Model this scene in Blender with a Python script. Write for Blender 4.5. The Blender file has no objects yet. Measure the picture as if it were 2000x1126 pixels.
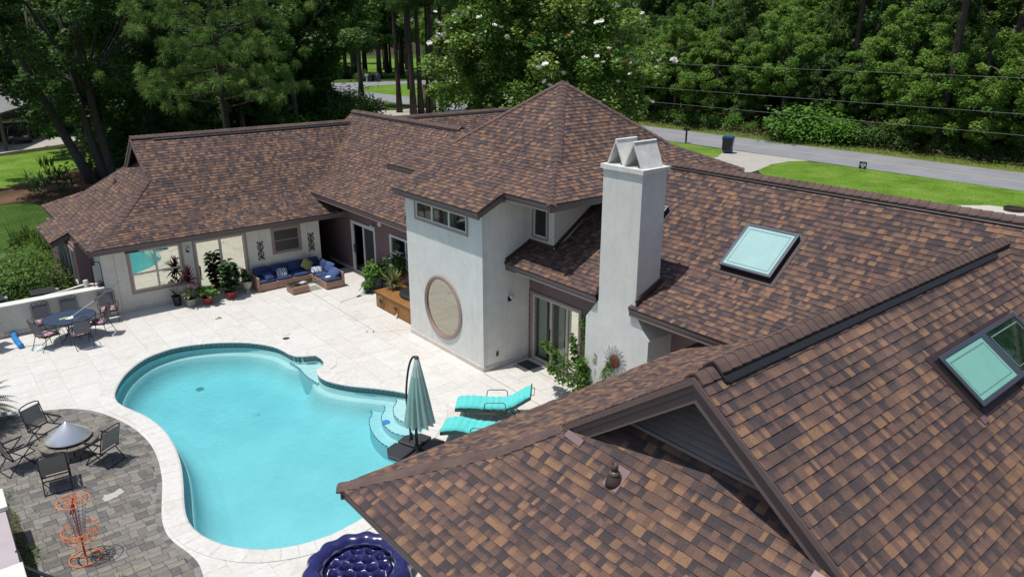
import bpy, bmesh, math, random
import numpy as np
from mathutils import Vector, Matrix
from mathutils.geometry import delaunay_2d_cdt

scene = bpy.context.scene
COL = scene.collection
rad = math.radians

# ------------------------------------------------------------------ camera
CAM_H = 9.3
cam_data = bpy.data.cameras.new("camera")
cam_data.sensor_width = 36.0
cam_data.lens = 1452.0 / 2000.0 * 36.0
cam_data.clip_end = 3000
cam_data.clip_start = 0.1
cam = bpy.data.objects.new("camera", cam_data)
COL.objects.link(cam)
PIT, YAW = rad(18.97), rad(50.85)
CD = Vector((math.cos(PIT) * math.cos(YAW), math.cos(PIT) * math.sin(YAW), -math.sin(PIT)))
CR = Vector((math.sin(YAW), -math.cos(YAW), 0))
CU = CR.cross(CD)
cam.matrix_world = Matrix(((CR.x, CU.x, -CD.x, 0), (CR.y, CU.y, -CD.y, 0), (CR.z, CU.z, -CD.z, CAM_H), (0, 0, 0, 1)))
scene.camera = cam

# ------------------------------------------------------------------ world and sun
SUN_TO = Vector((-0.27, 0.10, 1.0)).normalized()      # towards the sun
world = bpy.data.worlds.new("World")
scene.world = world
world.use_nodes = True
wn = world.node_tree.nodes
bg = wn["Background"]
sky = wn.new("ShaderNodeTexSky")
sky.sky_type = 'NISHITA'
sky.sun_disc = False
sky.sun_elevation = math.asin(SUN_TO.z)
sky.sun_rotation = math.atan2(SUN_TO.x, SUN_TO.y)
sky.air_density = 1.0
sky.dust_density = 1.6
sky.ozone_density = 1.0
world.node_tree.links.new(sky.outputs[0], bg.inputs[0])
bg.inputs[1].default_value = 0.105
sun_d = bpy.data.lights.new("sun", 'SUN')
sun_d.energy = 4.0
sun_d.angle = rad(0.55)
sun_d.color = (1.0, 0.955, 0.88)
sun_o = bpy.data.objects.new("sun", sun_d)
sun_o.rotation_euler = SUN_TO.to_track_quat('Z', 'Y').to_euler()
sun_o.location = (0, 20, 60)
COL.objects.link(sun_o)
scene.view_settings.view_transform = 'Standard'
scene.view_settings.look = 'None'
scene.view_settings.exposure = 0.0
scene.view_settings.gamma = 1.0
scene.view_settings.use_curve_mapping = False
scene.cycles.transparent_max_bounces = 12
scene.cycles.max_bounces = 7
scene.cycles.transmission_bounces = 6

# ------------------------------------------------------------------ materials
MATS = {}
def mat(name, color, rough=0.8, metal=0.0, noise=None, bump=None, spec=0.5, coat=0.0, extra=None):
    """noise = (scale, amount, detail): value variation; bump = (scale, distance)"""
    if name in MATS:
        return MATS[name]
    m = bpy.data.materials.new(name)
    m.use_nodes = True
    nt = m.node_tree
    b = nt.nodes["Principled BSDF"]
    b.inputs["Base Color"].default_value = (*color, 1)
    b.inputs["Roughness"].default_value = rough
    b.inputs["Metallic"].default_value = metal
    b.inputs["Specular IOR Level"].default_value = spec
    b.inputs["Coat Weight"].default_value = coat
    tc = nt.nodes.new("ShaderNodeTexCoord")
    if noise:
        n = nt.nodes.new("ShaderNodeTexNoise")
        n.inputs["Scale"].default_value = noise[0]
        n.inputs["Detail"].default_value = 6
        n.inputs["Roughness"].default_value = 0.65
        nt.links.new(tc.outputs["Object"], n.inputs["Vector"])
        r = nt.nodes.new("ShaderNodeMapRange")
        r.inputs[1].default_value = 0.25; r.inputs[2].default_value = 0.75
        r.inputs[3].default_value = 1 - noise[1]; r.inputs[4].default_value = 1 + noise[1]
        nt.links.new(n.outputs[0], r.inputs[0])
        mx = nt.nodes.new("ShaderNodeMix"); mx.data_type = 'RGBA'; mx.blend_type = 'MULTIPLY'
        mx.inputs[0].default_value = 1
        mx.inputs[6].default_value = (*color, 1)
        nt.links.new(r.outputs[0], mx.inputs[7])
        nt.links.new(mx.outputs[2], b.inputs["Base Color"])
    if bump:
        n2 = nt.nodes.new("ShaderNodeTexNoise")
        n2.inputs["Scale"].default_value = bump[0]
        n2.inputs["Detail"].default_value = 5
        nt.links.new(tc.outputs["Object"], n2.inputs["Vector"])
        bp = nt.nodes.new("ShaderNodeBump")
        bp.inputs["Strength"].default_value = 1.0
        bp.inputs["Distance"].default_value = bump[1]
        nt.links.new(n2.outputs[0], bp.inputs["Height"])
        nt.links.new(bp.outputs[0], b.inputs["Normal"])
    MATS[name] = m
    return m

def ramp_mat(name, stops, attr=None, scale=1.0, rough=0.85, bump=None, fine=None, const=False, detail=6, spec=0.3, translucent=0.0, dist=0.0):
    """colour from a ramp driven by a face attribute or by noise"""
    if name in MATS:
        return MATS[name]
    m = bpy.data.materials.new(name); m.use_nodes = True
    nt = m.node_tree; b = nt.nodes["Principled BSDF"]
    b.inputs["Roughness"].default_value = rough
    b.inputs["Specular IOR Level"].default_value = spec
    tc = nt.nodes.new("ShaderNodeTexCoord")
    cr = nt.nodes.new("ShaderNodeValToRGB")
    if const: cr.color_ramp.interpolation = 'CONSTANT'
    els = cr.color_ramp.elements
    while len(els) < len(stops): els.new(0.5)
    for e, (p, c) in zip(els, stops):
        e.position = p; e.color = (*c, 1)
    if attr:
        a = nt.nodes.new("ShaderNodeAttribute"); a.attribute_name = attr
        src = a.outputs["Fac"]
    else:
        n = nt.nodes.new("ShaderNodeTexNoise"); n.inputs["Scale"].default_value = scale
        n.inputs["Detail"].default_value = detail; n.inputs["Roughness"].default_value = 0.62
        n.inputs["Distortion"].default_value = dist
        nt.links.new(tc.outputs["Object"], n.inputs["Vector"]); src = n.outputs[0]
    nt.links.new(src, cr.inputs[0])
    col = cr.outputs[0]
    if fine:
        n = nt.nodes.new("ShaderNodeTexNoise"); n.inputs["Scale"].default_value = fine[0]; n.inputs["Detail"].default_value = 4
        nt.links.new(tc.outputs["Object"], n.inputs["Vector"])
        r = nt.nodes.new("ShaderNodeMapRange")
        r.inputs[1].default_value = 0.3; r.inputs[2].default_value = 0.7
        r.inputs[3].default_value = 1 - fine[1]; r.inputs[4].default_value = 1 + fine[1]
        nt.links.new(n.outputs[0], r.inputs[0])
        mx = nt.nodes.new("ShaderNodeMix"); mx.data_type = 'RGBA'; mx.blend_type = 'MULTIPLY'; mx.inputs[0].default_value = 1
        nt.links.new(col, mx.inputs[6]); nt.links.new(r.outputs[0], mx.inputs[7]); col = mx.outputs[2]
    nt.links.new(col, b.inputs["Base Color"])
    if bump:
        n2 = nt.nodes.new("ShaderNodeTexNoise"); n2.inputs["Scale"].default_value = bump[0]; n2.inputs["Detail"].default_value = 5
        nt.links.new(tc.outputs["Object"], n2.inputs["Vector"])
        bp = nt.nodes.new("ShaderNodeBump"); bp.inputs["Strength"].default_value = 1; bp.inputs["Distance"].default_value = bump[1]
        nt.links.new(n2.outputs[0], bp.inputs["Height"]); nt.links.new(bp.outputs[0], b.inputs["Normal"])
    if translucent > 0:
        tr = nt.nodes.new("ShaderNodeBsdfTranslucent")
        nt.links.new(col, tr.inputs[0])
        mxs = nt.nodes.new("ShaderNodeMixShader"); mxs.inputs[0].default_value = translucent
        nt.links.new(b.outputs[0], mxs.inputs[1]); nt.links.new(tr.outputs[0], mxs.inputs[2])
        nt.links.new(mxs.outputs[0], nt.nodes["Material Output"].inputs[0])
    MATS[name] = m
    return m

def glass_mat(name, tint, reflect=0.25, rough=0.01, bump=None):
    """clear pane: see-through tinted, fresnel reflection"""
    if name in MATS: return MATS[name]
    m = bpy.data.materials.new(name); m.use_nodes = True
    nt = m.node_tree; nt.nodes.remove(nt.nodes["Principled BSDF"])
    t = nt.nodes.new("ShaderNodeBsdfTransparent"); t.inputs[0].default_value = (*tint, 1)
    g = nt.nodes.new("ShaderNodeBsdfGlossy"); g.inputs["Roughness"].default_value = rough
    lw = nt.nodes.new("ShaderNodeLayerWeight"); lw.inputs[0].default_value = 0.5
    pw = nt.nodes.new("ShaderNodeMath"); pw.operation = 'POWER'; pw.inputs[1].default_value = 3.5
    nt.links.new(lw.outputs["Facing"], pw.inputs[0])
    r = nt.nodes.new("ShaderNodeMapRange"); r.inputs[3].default_value = reflect; r.inputs[4].default_value = 1.0
    nt.links.new(pw.outputs[0], r.inputs[0])
    mx = nt.nodes.new("ShaderNodeMixShader")
    nt.links.new(r.outputs[0], mx.inputs[0]); nt.links.new(t.outputs[0], mx.inputs[1]); nt.links.new(g.outputs[0], mx.inputs[2])
    if bump:
        tc = nt.nodes.new("ShaderNodeTexCoord")
        n2 = nt.nodes.new("ShaderNodeTexNoise"); n2.inputs["Scale"].default_value = bump[0]; n2.inputs["Detail"].default_value = 3
        nt.links.new(tc.outputs["Object"], n2.inputs["Vector"])
        bp = nt.nodes.new("ShaderNodeBump"); bp.inputs["Distance"].default_value = bump[1]; bp.inputs["Strength"].default_value = 1
        nt.links.new(n2.outputs[0], bp.inputs["Height"]); nt.links.new(bp.outputs[0], g.inputs["Normal"]); nt.links.new(bp.outputs[0], lw.inputs["Normal"])
    nt.links.new(mx.outputs[0], nt.nodes["Material Output"].inputs[0])
    MATS[name] = m
    return m

# shingle: tab.r = tone, tab.g = height within the tab, tab.b = random
def shingle_material():
    m = bpy.data.materials.new("asphalt_shingle"); m.use_nodes = True
    nt = m.node_tree; b = nt.nodes["Principled BSDF"]
    N, L = nt.nodes, nt.links
    b.inputs["Roughness"].default_value = 0.9; b.inputs["Specular IOR Level"].default_value = 0.25
    a = N.new("ShaderNodeAttribute"); a.attribute_name = "tab"
    sp = N.new("ShaderNodeSeparateColor"); L.new(a.outputs["Color"], sp.inputs[0])
    cr = N.new("ShaderNodeValToRGB"); e = cr.color_ramp.elements
    stops = [(0.0, (0.054, 0.045, 0.049)), (0.2, (0.078, 0.057, 0.056)), (0.4, (0.114, 0.073, 0.063)), (0.6, (0.146, 0.091, 0.072)), (0.8, (0.176, 0.106, 0.074)), (1.0, (0.245, 0.143, 0.085))]
    while len(e) < len(stops): e.new(0.5)
    for x, (p, c) in zip(e, stops): x.position = p; x.color = (*c, 1)
    tc = N.new("ShaderNodeTexCoord")
    g = N.new("ShaderNodeTexNoise"); g.inputs["Scale"].default_value = 58; g.inputs["Detail"].default_value = 3; L.new(tc.outputs["Object"], g.inputs["Vector"])
    g2 = N.new("ShaderNodeTexNoise"); g2.inputs["Scale"].default_value = 0.45; g2.inputs["Detail"].default_value = 4; L.new(tc.outputs["Object"], g2.inputs["Vector"])
    g3 = N.new("ShaderNodeTexNoise"); g3.inputs["Scale"].default_value = 9; g3.inputs["Detail"].default_value = 3; L.new(tc.outputs["Object"], g3.inputs["Vector"])
    # the factory blend: granules mix of neighbouring tones
    ma = N.new("ShaderNodeMath"); ma.operation = 'MULTIPLY_ADD'; ma.inputs[1].default_value = 0.9; ma.inputs[2].default_value = -0.45
    L.new(g.outputs[0], ma.inputs[0])
    ad = N.new("ShaderNodeMath"); ad.operation = 'ADD'; L.new(sp.outputs[0], ad.inputs[0]); L.new(ma.outputs[0], ad.inputs[1])
    # printed dark band of granules at the head of a tab
    ba = N.new("ShaderNodeMath"); ba.operation = 'MULTIPLY_ADD'; ba.inputs[1].default_value = 0.5; L.new(g3.outputs[0], ba.inputs[0]); L.new(sp.outputs[1], ba.inputs[2])
    mr = N.new("ShaderNodeMapRange"); mr.inputs[1].default_value = 0.72; mr.inputs[2].default_value = 1.12; mr.inputs[3].default_value = 0.0; mr.inputs[4].default_value = -0.60
    L.new(ba.outputs[0], mr.inputs[0])
    mb = N.new("ShaderNodeMath"); mb.operation = 'MULTIPLY'; L.new(mr.outputs[0], mb.inputs[0]); L.new(sp.outputs[2], mb.inputs[1])
    ad2 = N.new("ShaderNodeMath"); ad2.operation = 'ADD'; L.new(ad.outputs[0], ad2.inputs[0]); L.new(mb.outputs[0], ad2.inputs[1])
    L.new(ad2.outputs[0], cr.inputs[0])
    r = N.new("ShaderNodeMapRange"); r.inputs[1].default_value = 0.3; r.inputs[2].default_value = 0.7; r.inputs[3].default_value = 0.9; r.inputs[4].default_value = 1.12
    L.new(g2.outputs[0], r.inputs[0])
    mx = N.new("ShaderNodeMix"); mx.data_type = 'RGBA'; mx.blend_type = 'MULTIPLY'; mx.inputs[0].default_value = 1
    L.new(cr.outputs[0], mx.inputs[6]); L.new(r.outputs[0], mx.inputs[7]); L.new(mx.outputs[2], b.inputs["Base Color"])
    bp = N.new("ShaderNodeBump"); bp.inputs["Distance"].default_value = 0.004; bp.inputs["Strength"].default_value = 0.8
    L.new(g.outputs[0], bp.inputs["Height"]); L.new(bp.outputs[0], b.inputs["Normal"])
    return m
M_SH = shingle_material()

def stucco(name, c, stain=0.07):
    m = mat(name, c, 0.93, noise=(1.3, stain), bump=(48, 0.0045), spec=0.2)
    nt = m.node_tree; N, L = nt.nodes, nt.links; b = N["Principled BSDF"]
    src = b.inputs["Base Color"].links[0].from_socket
    tc = N.new("ShaderNodeTexCoord")
    mp = N.new("ShaderNodeMapping"); mp.inputs["Scale"].default_value = (3.2, 3.2, 0.22); L.new(tc.outputs["Object"], mp.inputs[0])
    n = N.new("ShaderNodeTexNoise"); n.inputs["Scale"].default_value = 1.6; n.inputs["Detail"].default_value = 7; n.inputs["Roughness"].default_value = .7; L.new(mp.outputs[0], n.inputs["Vector"])
    r = N.new("ShaderNodeMapRange"); r.inputs[1].default_value = .52; r.inputs[2].default_value = .78; r.inputs[3].default_value = 1.0; r.inputs[4].default_value = .88; L.new(n.outputs[0], r.inputs[0])
    w = N.new("ShaderNodeTexNoise"); w.inputs["Scale"].default_value = 5; w.inputs["Detail"].default_value = 8; w.inputs["Roughness"].default_value = .75; L.new(tc.outputs["Object"], w.inputs["Vector"])
    r2 = N.new("ShaderNodeMapRange"); r2.inputs[1].default_value = .35; r2.inputs[2].default_value = .7; r2.inputs[3].default_value = .93; r2.inputs[4].default_value = 1.05; L.new(w.outputs[0], r2.inputs[0])
    mm = N.new("ShaderNodeMath"); mm.operation = 'MULTIPLY'; L.new(r.outputs[0], mm.inputs[0]); L.new(r2.outputs[0], mm.inputs[1])
    mx = N.new("ShaderNodeMix"); mx.data_type = 'RGBA'; mx.blend_type = 'MULTIPLY'; mx.inputs[0].default_value = 1
    L.new(src, mx.inputs[6]); L.new(mm.outputs[0], mx.inputs[7]); L.new(mx.outputs[2], b.inputs["Base Color"])
    return m
M_STUCCO = stucco("white_stucco", (0.665, 0.665, 0.63), .07)
M_STUCCO_S = stucco("bounce_lit_white_stucco", (0.74, 0.72, 0.67))  # white stucco copy for the tower side, terrace bounce light put into its colour
M_STUCCO_C = stucco("cream_stucco", (0.69, 0.66, 0.57))
M_TRIM = mat("mauve_trim", (0.155, 0.115, 0.110), 0.6, noise=(3, 0.08))
M_TRIM_P = mat("rose_taupe_frame", (0.33, 0.235, 0.215), 0.55, noise=(4, 0.06))
M_SIDING = mat("mauve_siding", (0.175, 0.112, 0.112), 0.7, noise=(2.2, 0.1), bump=(60, 0.002))
M_WHITEF = mat("white_frame", (0.62, 0.62, 0.60), 0.45, noise=(5, 0.04))
M_CREAMF = mat("cream_frame", (0.52, 0.48, 0.41), 0.45, noise=(5, 0.04))
M_DARK = mat("dark_interior", (0.035, 0.033, 0.032), 0.9)
M_BLACK = mat("black_metal", (0.02, 0.02, 0.022), 0.45, metal=0.3)
M_BLACKP = mat("black_plastic", (0.022, 0.023, 0.026), 0.55, noise=(20, 0.15))
M_SOFFIT = mat("soffit_paint", (0.20, 0.16, 0.15), 0.7, noise=(3, .06))
M_CURTAIN = mat("curtain_cloth", (0.62, 0.64, 0.58), 0.9)
M_FILM = mat("mirror_film_pane", (0.66, 0.66, 0.56), 0.015, metal=1.0)
M_FILMD = mat("bronze_mirror_pane", (0.40, 0.385, 0.32), 0.02, metal=1.0)
M_GLASS = glass_mat("clear_pane", (0.55, 0.60, 0.56), 0.06)
M_SCREEN = mat("insect_screen", (0.045, 0.045, 0.048), 0.35, spec=0.6)

# ------------------------------------------------------------------ mesh helpers
class MB:
    def __init__(s):
        s.v = []; s.f = []; s.a = None
    def add(s, vs, fs):
        o = len(s.v); s.v.extend([tuple(p) for p in vs]); s.f.extend([tuple(i + o for i in f) for f in fs]); return s
    def box(s, x0, x1, y0, y1, z0, z1):
        return s.add([(x0,y0,z0),(x1,y0,z0),(x1,y1,z0),(x0,y1,z0),(x0,y0,z1),(x1,y0,z1),(x1,y1,z1),(x0,y1,z1)],
                     [(0,3,2,1),(4,5,6,7),(0,1,5,4),(1,2,6,5),(2,3,7,6),(3,0,4,7)])
    def obox(s, c, a, b, d):
        c, a, b, d = Vector(c), Vector(a), Vector(b), Vector(d)
        P = [c + a*i + b*j + d*k for k in (-1,1) for (i,j) in ((-1,-1),(1,-1),(1,1),(-1,1))]
        return s.add(P, [(0,3,2,1),(4,5,6,7),(0,1,5,4),(1,2,6,5),(2,3,7,6),(3,0,4,7)])
    def beam(s, p, q, w, h, up=(0,0,1)):
        """box between p and q; w across, h along up"""
        p, q = Vector(p), Vector(q); d = q - p; n = d.normalized(); up = Vector(up)
        r = n.cross(up)
        if r.length < 1e-4: r = n.cross(Vector((1,0,0)))
        r.normalize(); u = r.cross(n)
        return s.obox((p+q)/2, d/2, r*w/2, u*h/2)
    def tube(s, pts, r, n=6, closed=False, cap=True):
        pts = [Vector(p) for p in pts]; k = len(pts)
        rs = r if isinstance(r, (list, tuple)) else [r]*k
        base = len(s.v); prev = None
        for i, p in enumerate(pts):
            if closed: t = pts[(i+1) % k] - pts[i-1]
            else: t = pts[min(i+1, k-1)] - pts[max(i-1, 0)]
            if t.length < 1e-9: t = Vector((0,0,1))
            t.normalize()
            if prev is None:
                a = t.cross(Vector((0,0,1)))
                if a.length < 1e-3: a = t.cross(Vector((1,0,0)))
            else:
                a = prev - t * prev.dot(t)
                if a.length < 1e-4: a = t.orthogonal()
            a.normalize(); prev = a; b = t.cross(a)
            for j in range(n):
                an = 2*math.pi*j/n
                s.v.append(tuple(p + (a*math.cos(an) + b*math.sin(an))*rs[i]))
        rng = k if closed else k-1
        for i in range(rng):
            i2 = (i+1) % k
            for j in range(n):
                j2 = (j+1) % n
                s.f.append((base+i*n+j, base+i*n+j2, base+i2*n+j2, base+i2*n+j))
        if cap and not closed:
            s.f.append(tuple(base+j for j in range(n))[::-1]); s.f.append(tuple(base+(k-1)*n+j for j in range(n)))
        return s
    def lathe(s, prof, n=16, c=(0,0,0), sx=1, sy=1, wob=None):
        base = len(s.v)
        for (r, z) in prof:
            for j in range(n):
                an = 2*math.pi*j/n; rr = r*(wob(an, z) if wob else 1)
                s.v.append((c[0]+rr*math.cos(an)*sx, c[1]+rr*math.sin(an)*sy, c[2]+z))
        for i in range(len(prof)-1):
            for j in range(n):
                j2 = (j+1) % n
                s.f.append((base+i*n+j, base+i*n+j2, base+(i+1)*n+j2, base+(i+1)*n+j))
        s.f.append(tuple(base+j for j in range(n))[::-1]); s.f.append(tuple(base+(len(prof)-1)*n+j for j in range(n)))
        return s
    def prism(s, poly, z0, z1):
        n = len(poly); base = len(s.v)
        s.v += [(x, y, z0) for x, y in poly] + [(x, y, z1) for x, y in poly]
        s.f.append(tuple(base+i for i in range(n))[::-1]); s.f.append(tuple(base+n+i for i in range(n)))
        for i in range(n):
            j = (i+1) % n
            s.f.append((base+i, base+j, base+n+j, base+n+i))
        return s
    def poly(s, pts):
        base = len(s.v); s.v += [tuple(p) for p in pts]; s.f.append(tuple(range(base, base+len(pts)))); return s
    def slab(s, pts, n, t):
        """polygon pts extruded by t along -n"""
        n = Vector(n).normalized(); k = len(pts); base = len(s.v)
        s.v += [tuple(Vector(p)) for p in pts] + [tuple(Vector(p) - n*t) for p in pts]
        s.f.append(tuple(base+i for i in range(k))); s.f.append(tuple(base+k+i for i in range(k))[::-1])
        for i in range(k):
            j = (i+1) % k
            s.f.append((base+j, base+i, base+k+i, base+k+j))
        return s
    def mesh(s, name, off=(0,0,0)):
        me = bpy.data.meshes.new(name)
        ox, oy, oz = off
        me.from_pydata([(x-ox, y-oy, z-oz) for x, y, z in s.v] if any(off) else s.v, [], s.f)
        return me
    def build(s, name, m=None, parent=None, smooth=False, bevel=0.0, sub=0):
        off = root_off(parent)
        me = s.mesh(name, off)
        return link(name, me, m, parent, smooth, bevel, sub)

WORLD = set()      # things whose parts are given in world coordinates
def root_off(p):
    if p is None: return (0, 0, 0)
    o = Vector((0,0,0))
    while True:
        o += p.location
        if p.parent is None: break
        p = p.parent
    return tuple(o) if p.name in WORLD else (0, 0, 0)

def fix_normals(me):
    bm = bmesh.new(); bm.from_mesh(me); bmesh.ops.recalc_face_normals(bm, faces=bm.faces); bm.to_mesh(me); bm.free()

def link(name, me, m=None, parent=None, smooth=False, bevel=0.0, sub=0):
    if len(me.polygons) < 6000: fix_normals(me)
    if m is not None: me.materials.append(m)
    if smooth: me.shade_smooth()
    o = bpy.data.objects.new(name, me); COL.objects.link(o)
    if parent is not None: o.parent = parent
    if bevel > 0:
        b = o.modifiers.new("bevel", 'BEVEL'); b.width = bevel; b.segments = 2; b.limit_method = 'ANGLE'
    if sub:
        b = o.modifiers.new("sub", 'SUBSURF'); b.levels = sub; b.render_levels = sub
    return o

def tag(o, label=None, cat=None, group=None, kind=None):
    if label: o["label"] = label
    if cat: o["category"] = cat
    if group: o["group"] = group
    if kind: o["kind"] = kind
    return o

def thing(name, label, cat, loc=(0,0,0), rz=0.0, group=None, world=False):
    o = bpy.data.objects.new(name, None); o.empty_display_size = 0.2
    COL.objects.link(o); o.location = loc; o.rotation_euler = (0,0,rz)
    tag(o, label, cat, group)
    if world: WORLD.add(o.name)
    return o

def copy_tree(o, loc=None, rz=None, label=None, scale=None):
    def rec(src, par):
        c = src.copy(); COL.objects.link(c)
        if par is not None: c.parent = par
        for ch in list(src.children): rec(ch, c)
        return c
    kids = rec(o, None)
    if loc is not None: kids.location = loc
    if rz is not None: kids.rotation_euler = (0,0,rz)
    if scale is not None: kids.scale = (scale,)*3 if isinstance(scale, (int, float)) else scale
    if label: kids["label"] = label
    return kids

def structure(name, mb, m, parent=None, **k):
    o = mb.build(name, m, parent, **k)
    if parent is None: o["kind"] = "structure"
    return o

def catmull(P, per=6, closed=True):
    out = []; n = len(P)
    for i in range(n if closed else n-1):
        p0, p1, p2, p3 = [np.array(P[j % n] if closed else P[min(max(j,0),n-1)], float) for j in (i-1, i, i+1, i+2)]
        for k in range(per):
            t = k/per
            out.append(tuple(0.5*((2*p1)+(-p0+p2)*t+(2*p0-5*p1+4*p2-p3)*t*t+(-p0+3*p1-3*p2+p3)*t**3)))
    if not closed: out.append(tuple(P[-1]))
    return out

def resample(P, step, closed=True):
    P = [np.array(p, float) for p in P]
    if closed: P = P + [P[0]]
    d = [0]
    for a, b in zip(P, P[1:]): d.append(d[-1] + np.linalg.norm(b-a))
    n = max(3, int(round(d[-1]/step)))
    out = []
    j = 0
    for k in range(n if closed else n+1):
        t = d[-1]*k/n
        while j < len(d)-2 and d[j+1] < t: j += 1
        w = (t-d[j])/max(1e-9, d[j+1]-d[j])
        out.append(tuple(P[j]*(1-w)+P[j+1]*w))
    return out

def normals2d(P):
    """outward normals of a closed polygon"""
    n = len(P); area = sum(P[i][0]*P[(i+1)%n][1]-P[(i+1)%n][0]*P[i][1] for i in range(n))
    sgn = 1 if area > 0 else -1
    out = []
    for i in range(n):
        a, b = P[i-1], P[(i+1)%n]
        t = np.array((b[0]-a[0], b[1]-a[1])); t /= max(1e-9, np.linalg.norm(t))
        out.append((t[1]*sgn, -t[0]*sgn))
    return out

def offset_poly(P, d):
    return [(p[0]+n[0]*d, p[1]+n[1]*d) for p, n in zip(P, normals2d(P))]

def inside(p, P):
    x, y = p; c = False; n = len(P); j = n-1
    for i in range(n):
        xi, yi = P[i]; xj, yj = P[j]
        if (yi > y) != (yj > y) and x < (xj-xi)*(y-yi)/(yj-yi)+xi: c = not c
        j = i
    return c

def cut_poly(outer, holes, keep=None):
    """triangles of polygon outer minus the hole polygons (and inside keep if given)"""
    vs = [Vector(p) for p in outer]; fs = [list(range(len(outer)))]
    extra = list(holes) + ([keep] if keep else [])
    for h in extra:
        o = len(vs); vs += [Vector(p) for p in h]; fs.append(list(range(o, o+len(h))))
    edges = []
    for f in fs:
        edges += [(f[i], f[(i+1) % len(f)]) for i in range(len(f))]
    V, E, F, _, _, _ = delaunay_2d_cdt(vs, edges, [], 0, 1e-5)
    tris = []
    for f in F:
        c = sum((V[i] for i in f), Vector((0,0)))/len(f)
        if not inside(c, outer): continue
        if any(inside(c, h) for h in holes): continue
        if keep and not inside(c, keep): continue
        tris.append(tuple(f))
    return [tuple(v) for v in V], tris

def extrude_tris(mb, V, tris, z0, z1):
    """solid from flat triangles"""
    used = sorted({i for t in tris for i in t}); ix = {u: k for k, u in enumerate(used)}; n = len(used)
    if not n: return mb
    base = len(mb.v)
    mb.v += [(V[u][0], V[u][1], z1) for u in used] + [(V[u][0], V[u][1], z0) for u in used]
    cnt = {}
    for t in tris:
        ar = (V[t[1]][0]-V[t[0]][0])*(V[t[2]][1]-V[t[0]][1])-(V[t[2]][0]-V[t[0]][0])*(V[t[1]][1]-V[t[0]][1])
        if ar < 0: t = t[::-1]
        mb.f.append(tuple(base+ix[i] for i in t))
        for i in range(3):
            e = (t[i], t[(i+1) % 3]); cnt[e] = cnt.get(e, 0)+1
    for (a, b) in list(cnt):
        if (b, a) not in cnt:
            mb.f.append((base+ix[a], base+n+ix[a], base+n+ix[b], base+ix[b]))
    return mb

def px_size(p, size):
    """apparent size in photo pixels and whether it is in frame"""
    d = Vector(p) - Vector((0, 0, CAM_H)); k = d.dot(CD)
    if k < 0.3: return 0.0
    x = 1452*d.dot(CR)/k; y = 1452*d.dot(CU)/k
    if abs(x) > 1010 or abs(y) > 575: return 0.0
    return size*1452/k

RND = random.Random(7)
# ------------------------------------------------------------------ ground, road, lawns
GZ = -0.15
M_GRASS = ramp_mat("lawn_grass", [(0.28, (0.072, 0.135, 0.018)), (0.42, (0.100, 0.195, 0.022)), (0.56, (0.135, 0.235, 0.032)), (0.74, (0.200, 0.270, 0.060))], scale=0.40, fine=(9, 0.34), bump=(6, 0.09), rough=0.95, spec=0.1)
M_GRASSD = ramp_mat("shade_toned_grass", [(0.3, (0.03, 0.065, 0.012)), (0.55, (0.055, 0.11, 0.018)), (0.75, (0.12, 0.13, 0.04))], scale=0.3, fine=(6, 0.35), bump=(5, 0.1), rough=0.95, spec=0.1)  # darker copy of the lawn, tree shade put into its colour
M_VERGE = ramp_mat("road_verge", [(0.3, (0.09, 0.13, 0.028)), (0.5, (0.14, 0.17, 0.04)), (0.7, (0.20, 0.17, 0.08))], scale=0.8, fine=(8, 0.35), bump=(6, 0.1), rough=0.95, spec=0.1)
M_STRAW = ramp_mat("pine_straw", [(0.3, (0.055, 0.034, 0.020)), (0.5, (0.115, 0.070, 0.042)), (0.72, (0.18, 0.115, 0.068))], scale=0.5, fine=(14, 0.35), bump=(12, 0.05), rough=0.95, spec=0.1)
M_FLOOR = ramp_mat("forest_floor", [(0.3, (0.02, 0.022, 0.010)), (0.52, (0.05, 0.045, 0.02)), (0.75, (0.09, 0.08, 0.035))], scale=0.25, fine=(5, 0.4), bump=(4, 0.15), rough=0.95, spec=0.1)
M_ASPH = mat("asphalt", (0.235, 0.245, 0.265), 0.9, noise=(0.35, 0.16), bump=(50, 0.004), spec=0.25)
M_CONC = mat("concrete_drive", (0.40, 0.385, 0.35), 0.9, noise=(0.8, 0.10), bump=(30, 0.004), spec=0.25)
M_GRAVEL = mat("white_gravel", (0.55, 0.53, 0.48), 0.95, noise=(25, 0.35), bump=(30, 0.05))

DECK_R = (-3.0, 13.44, 7.0, 27.49)
hole = [(DECK_R[0], DECK_R[2]), (DECK_R[1], DECK_R[2]), (DECK_R[1], DECK_R[3]), (DECK_R[0], DECK_R[3])]
V, T = cut_poly([(-700, -700), (900, -700), (900, 900), (-700, 900)], [hole])
g = MB(); g.v = [(x, y, GZ) for x, y in V]; g.f = [tuple(t) for t in T]
structure("ground", g, M_FLOOR)

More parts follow.
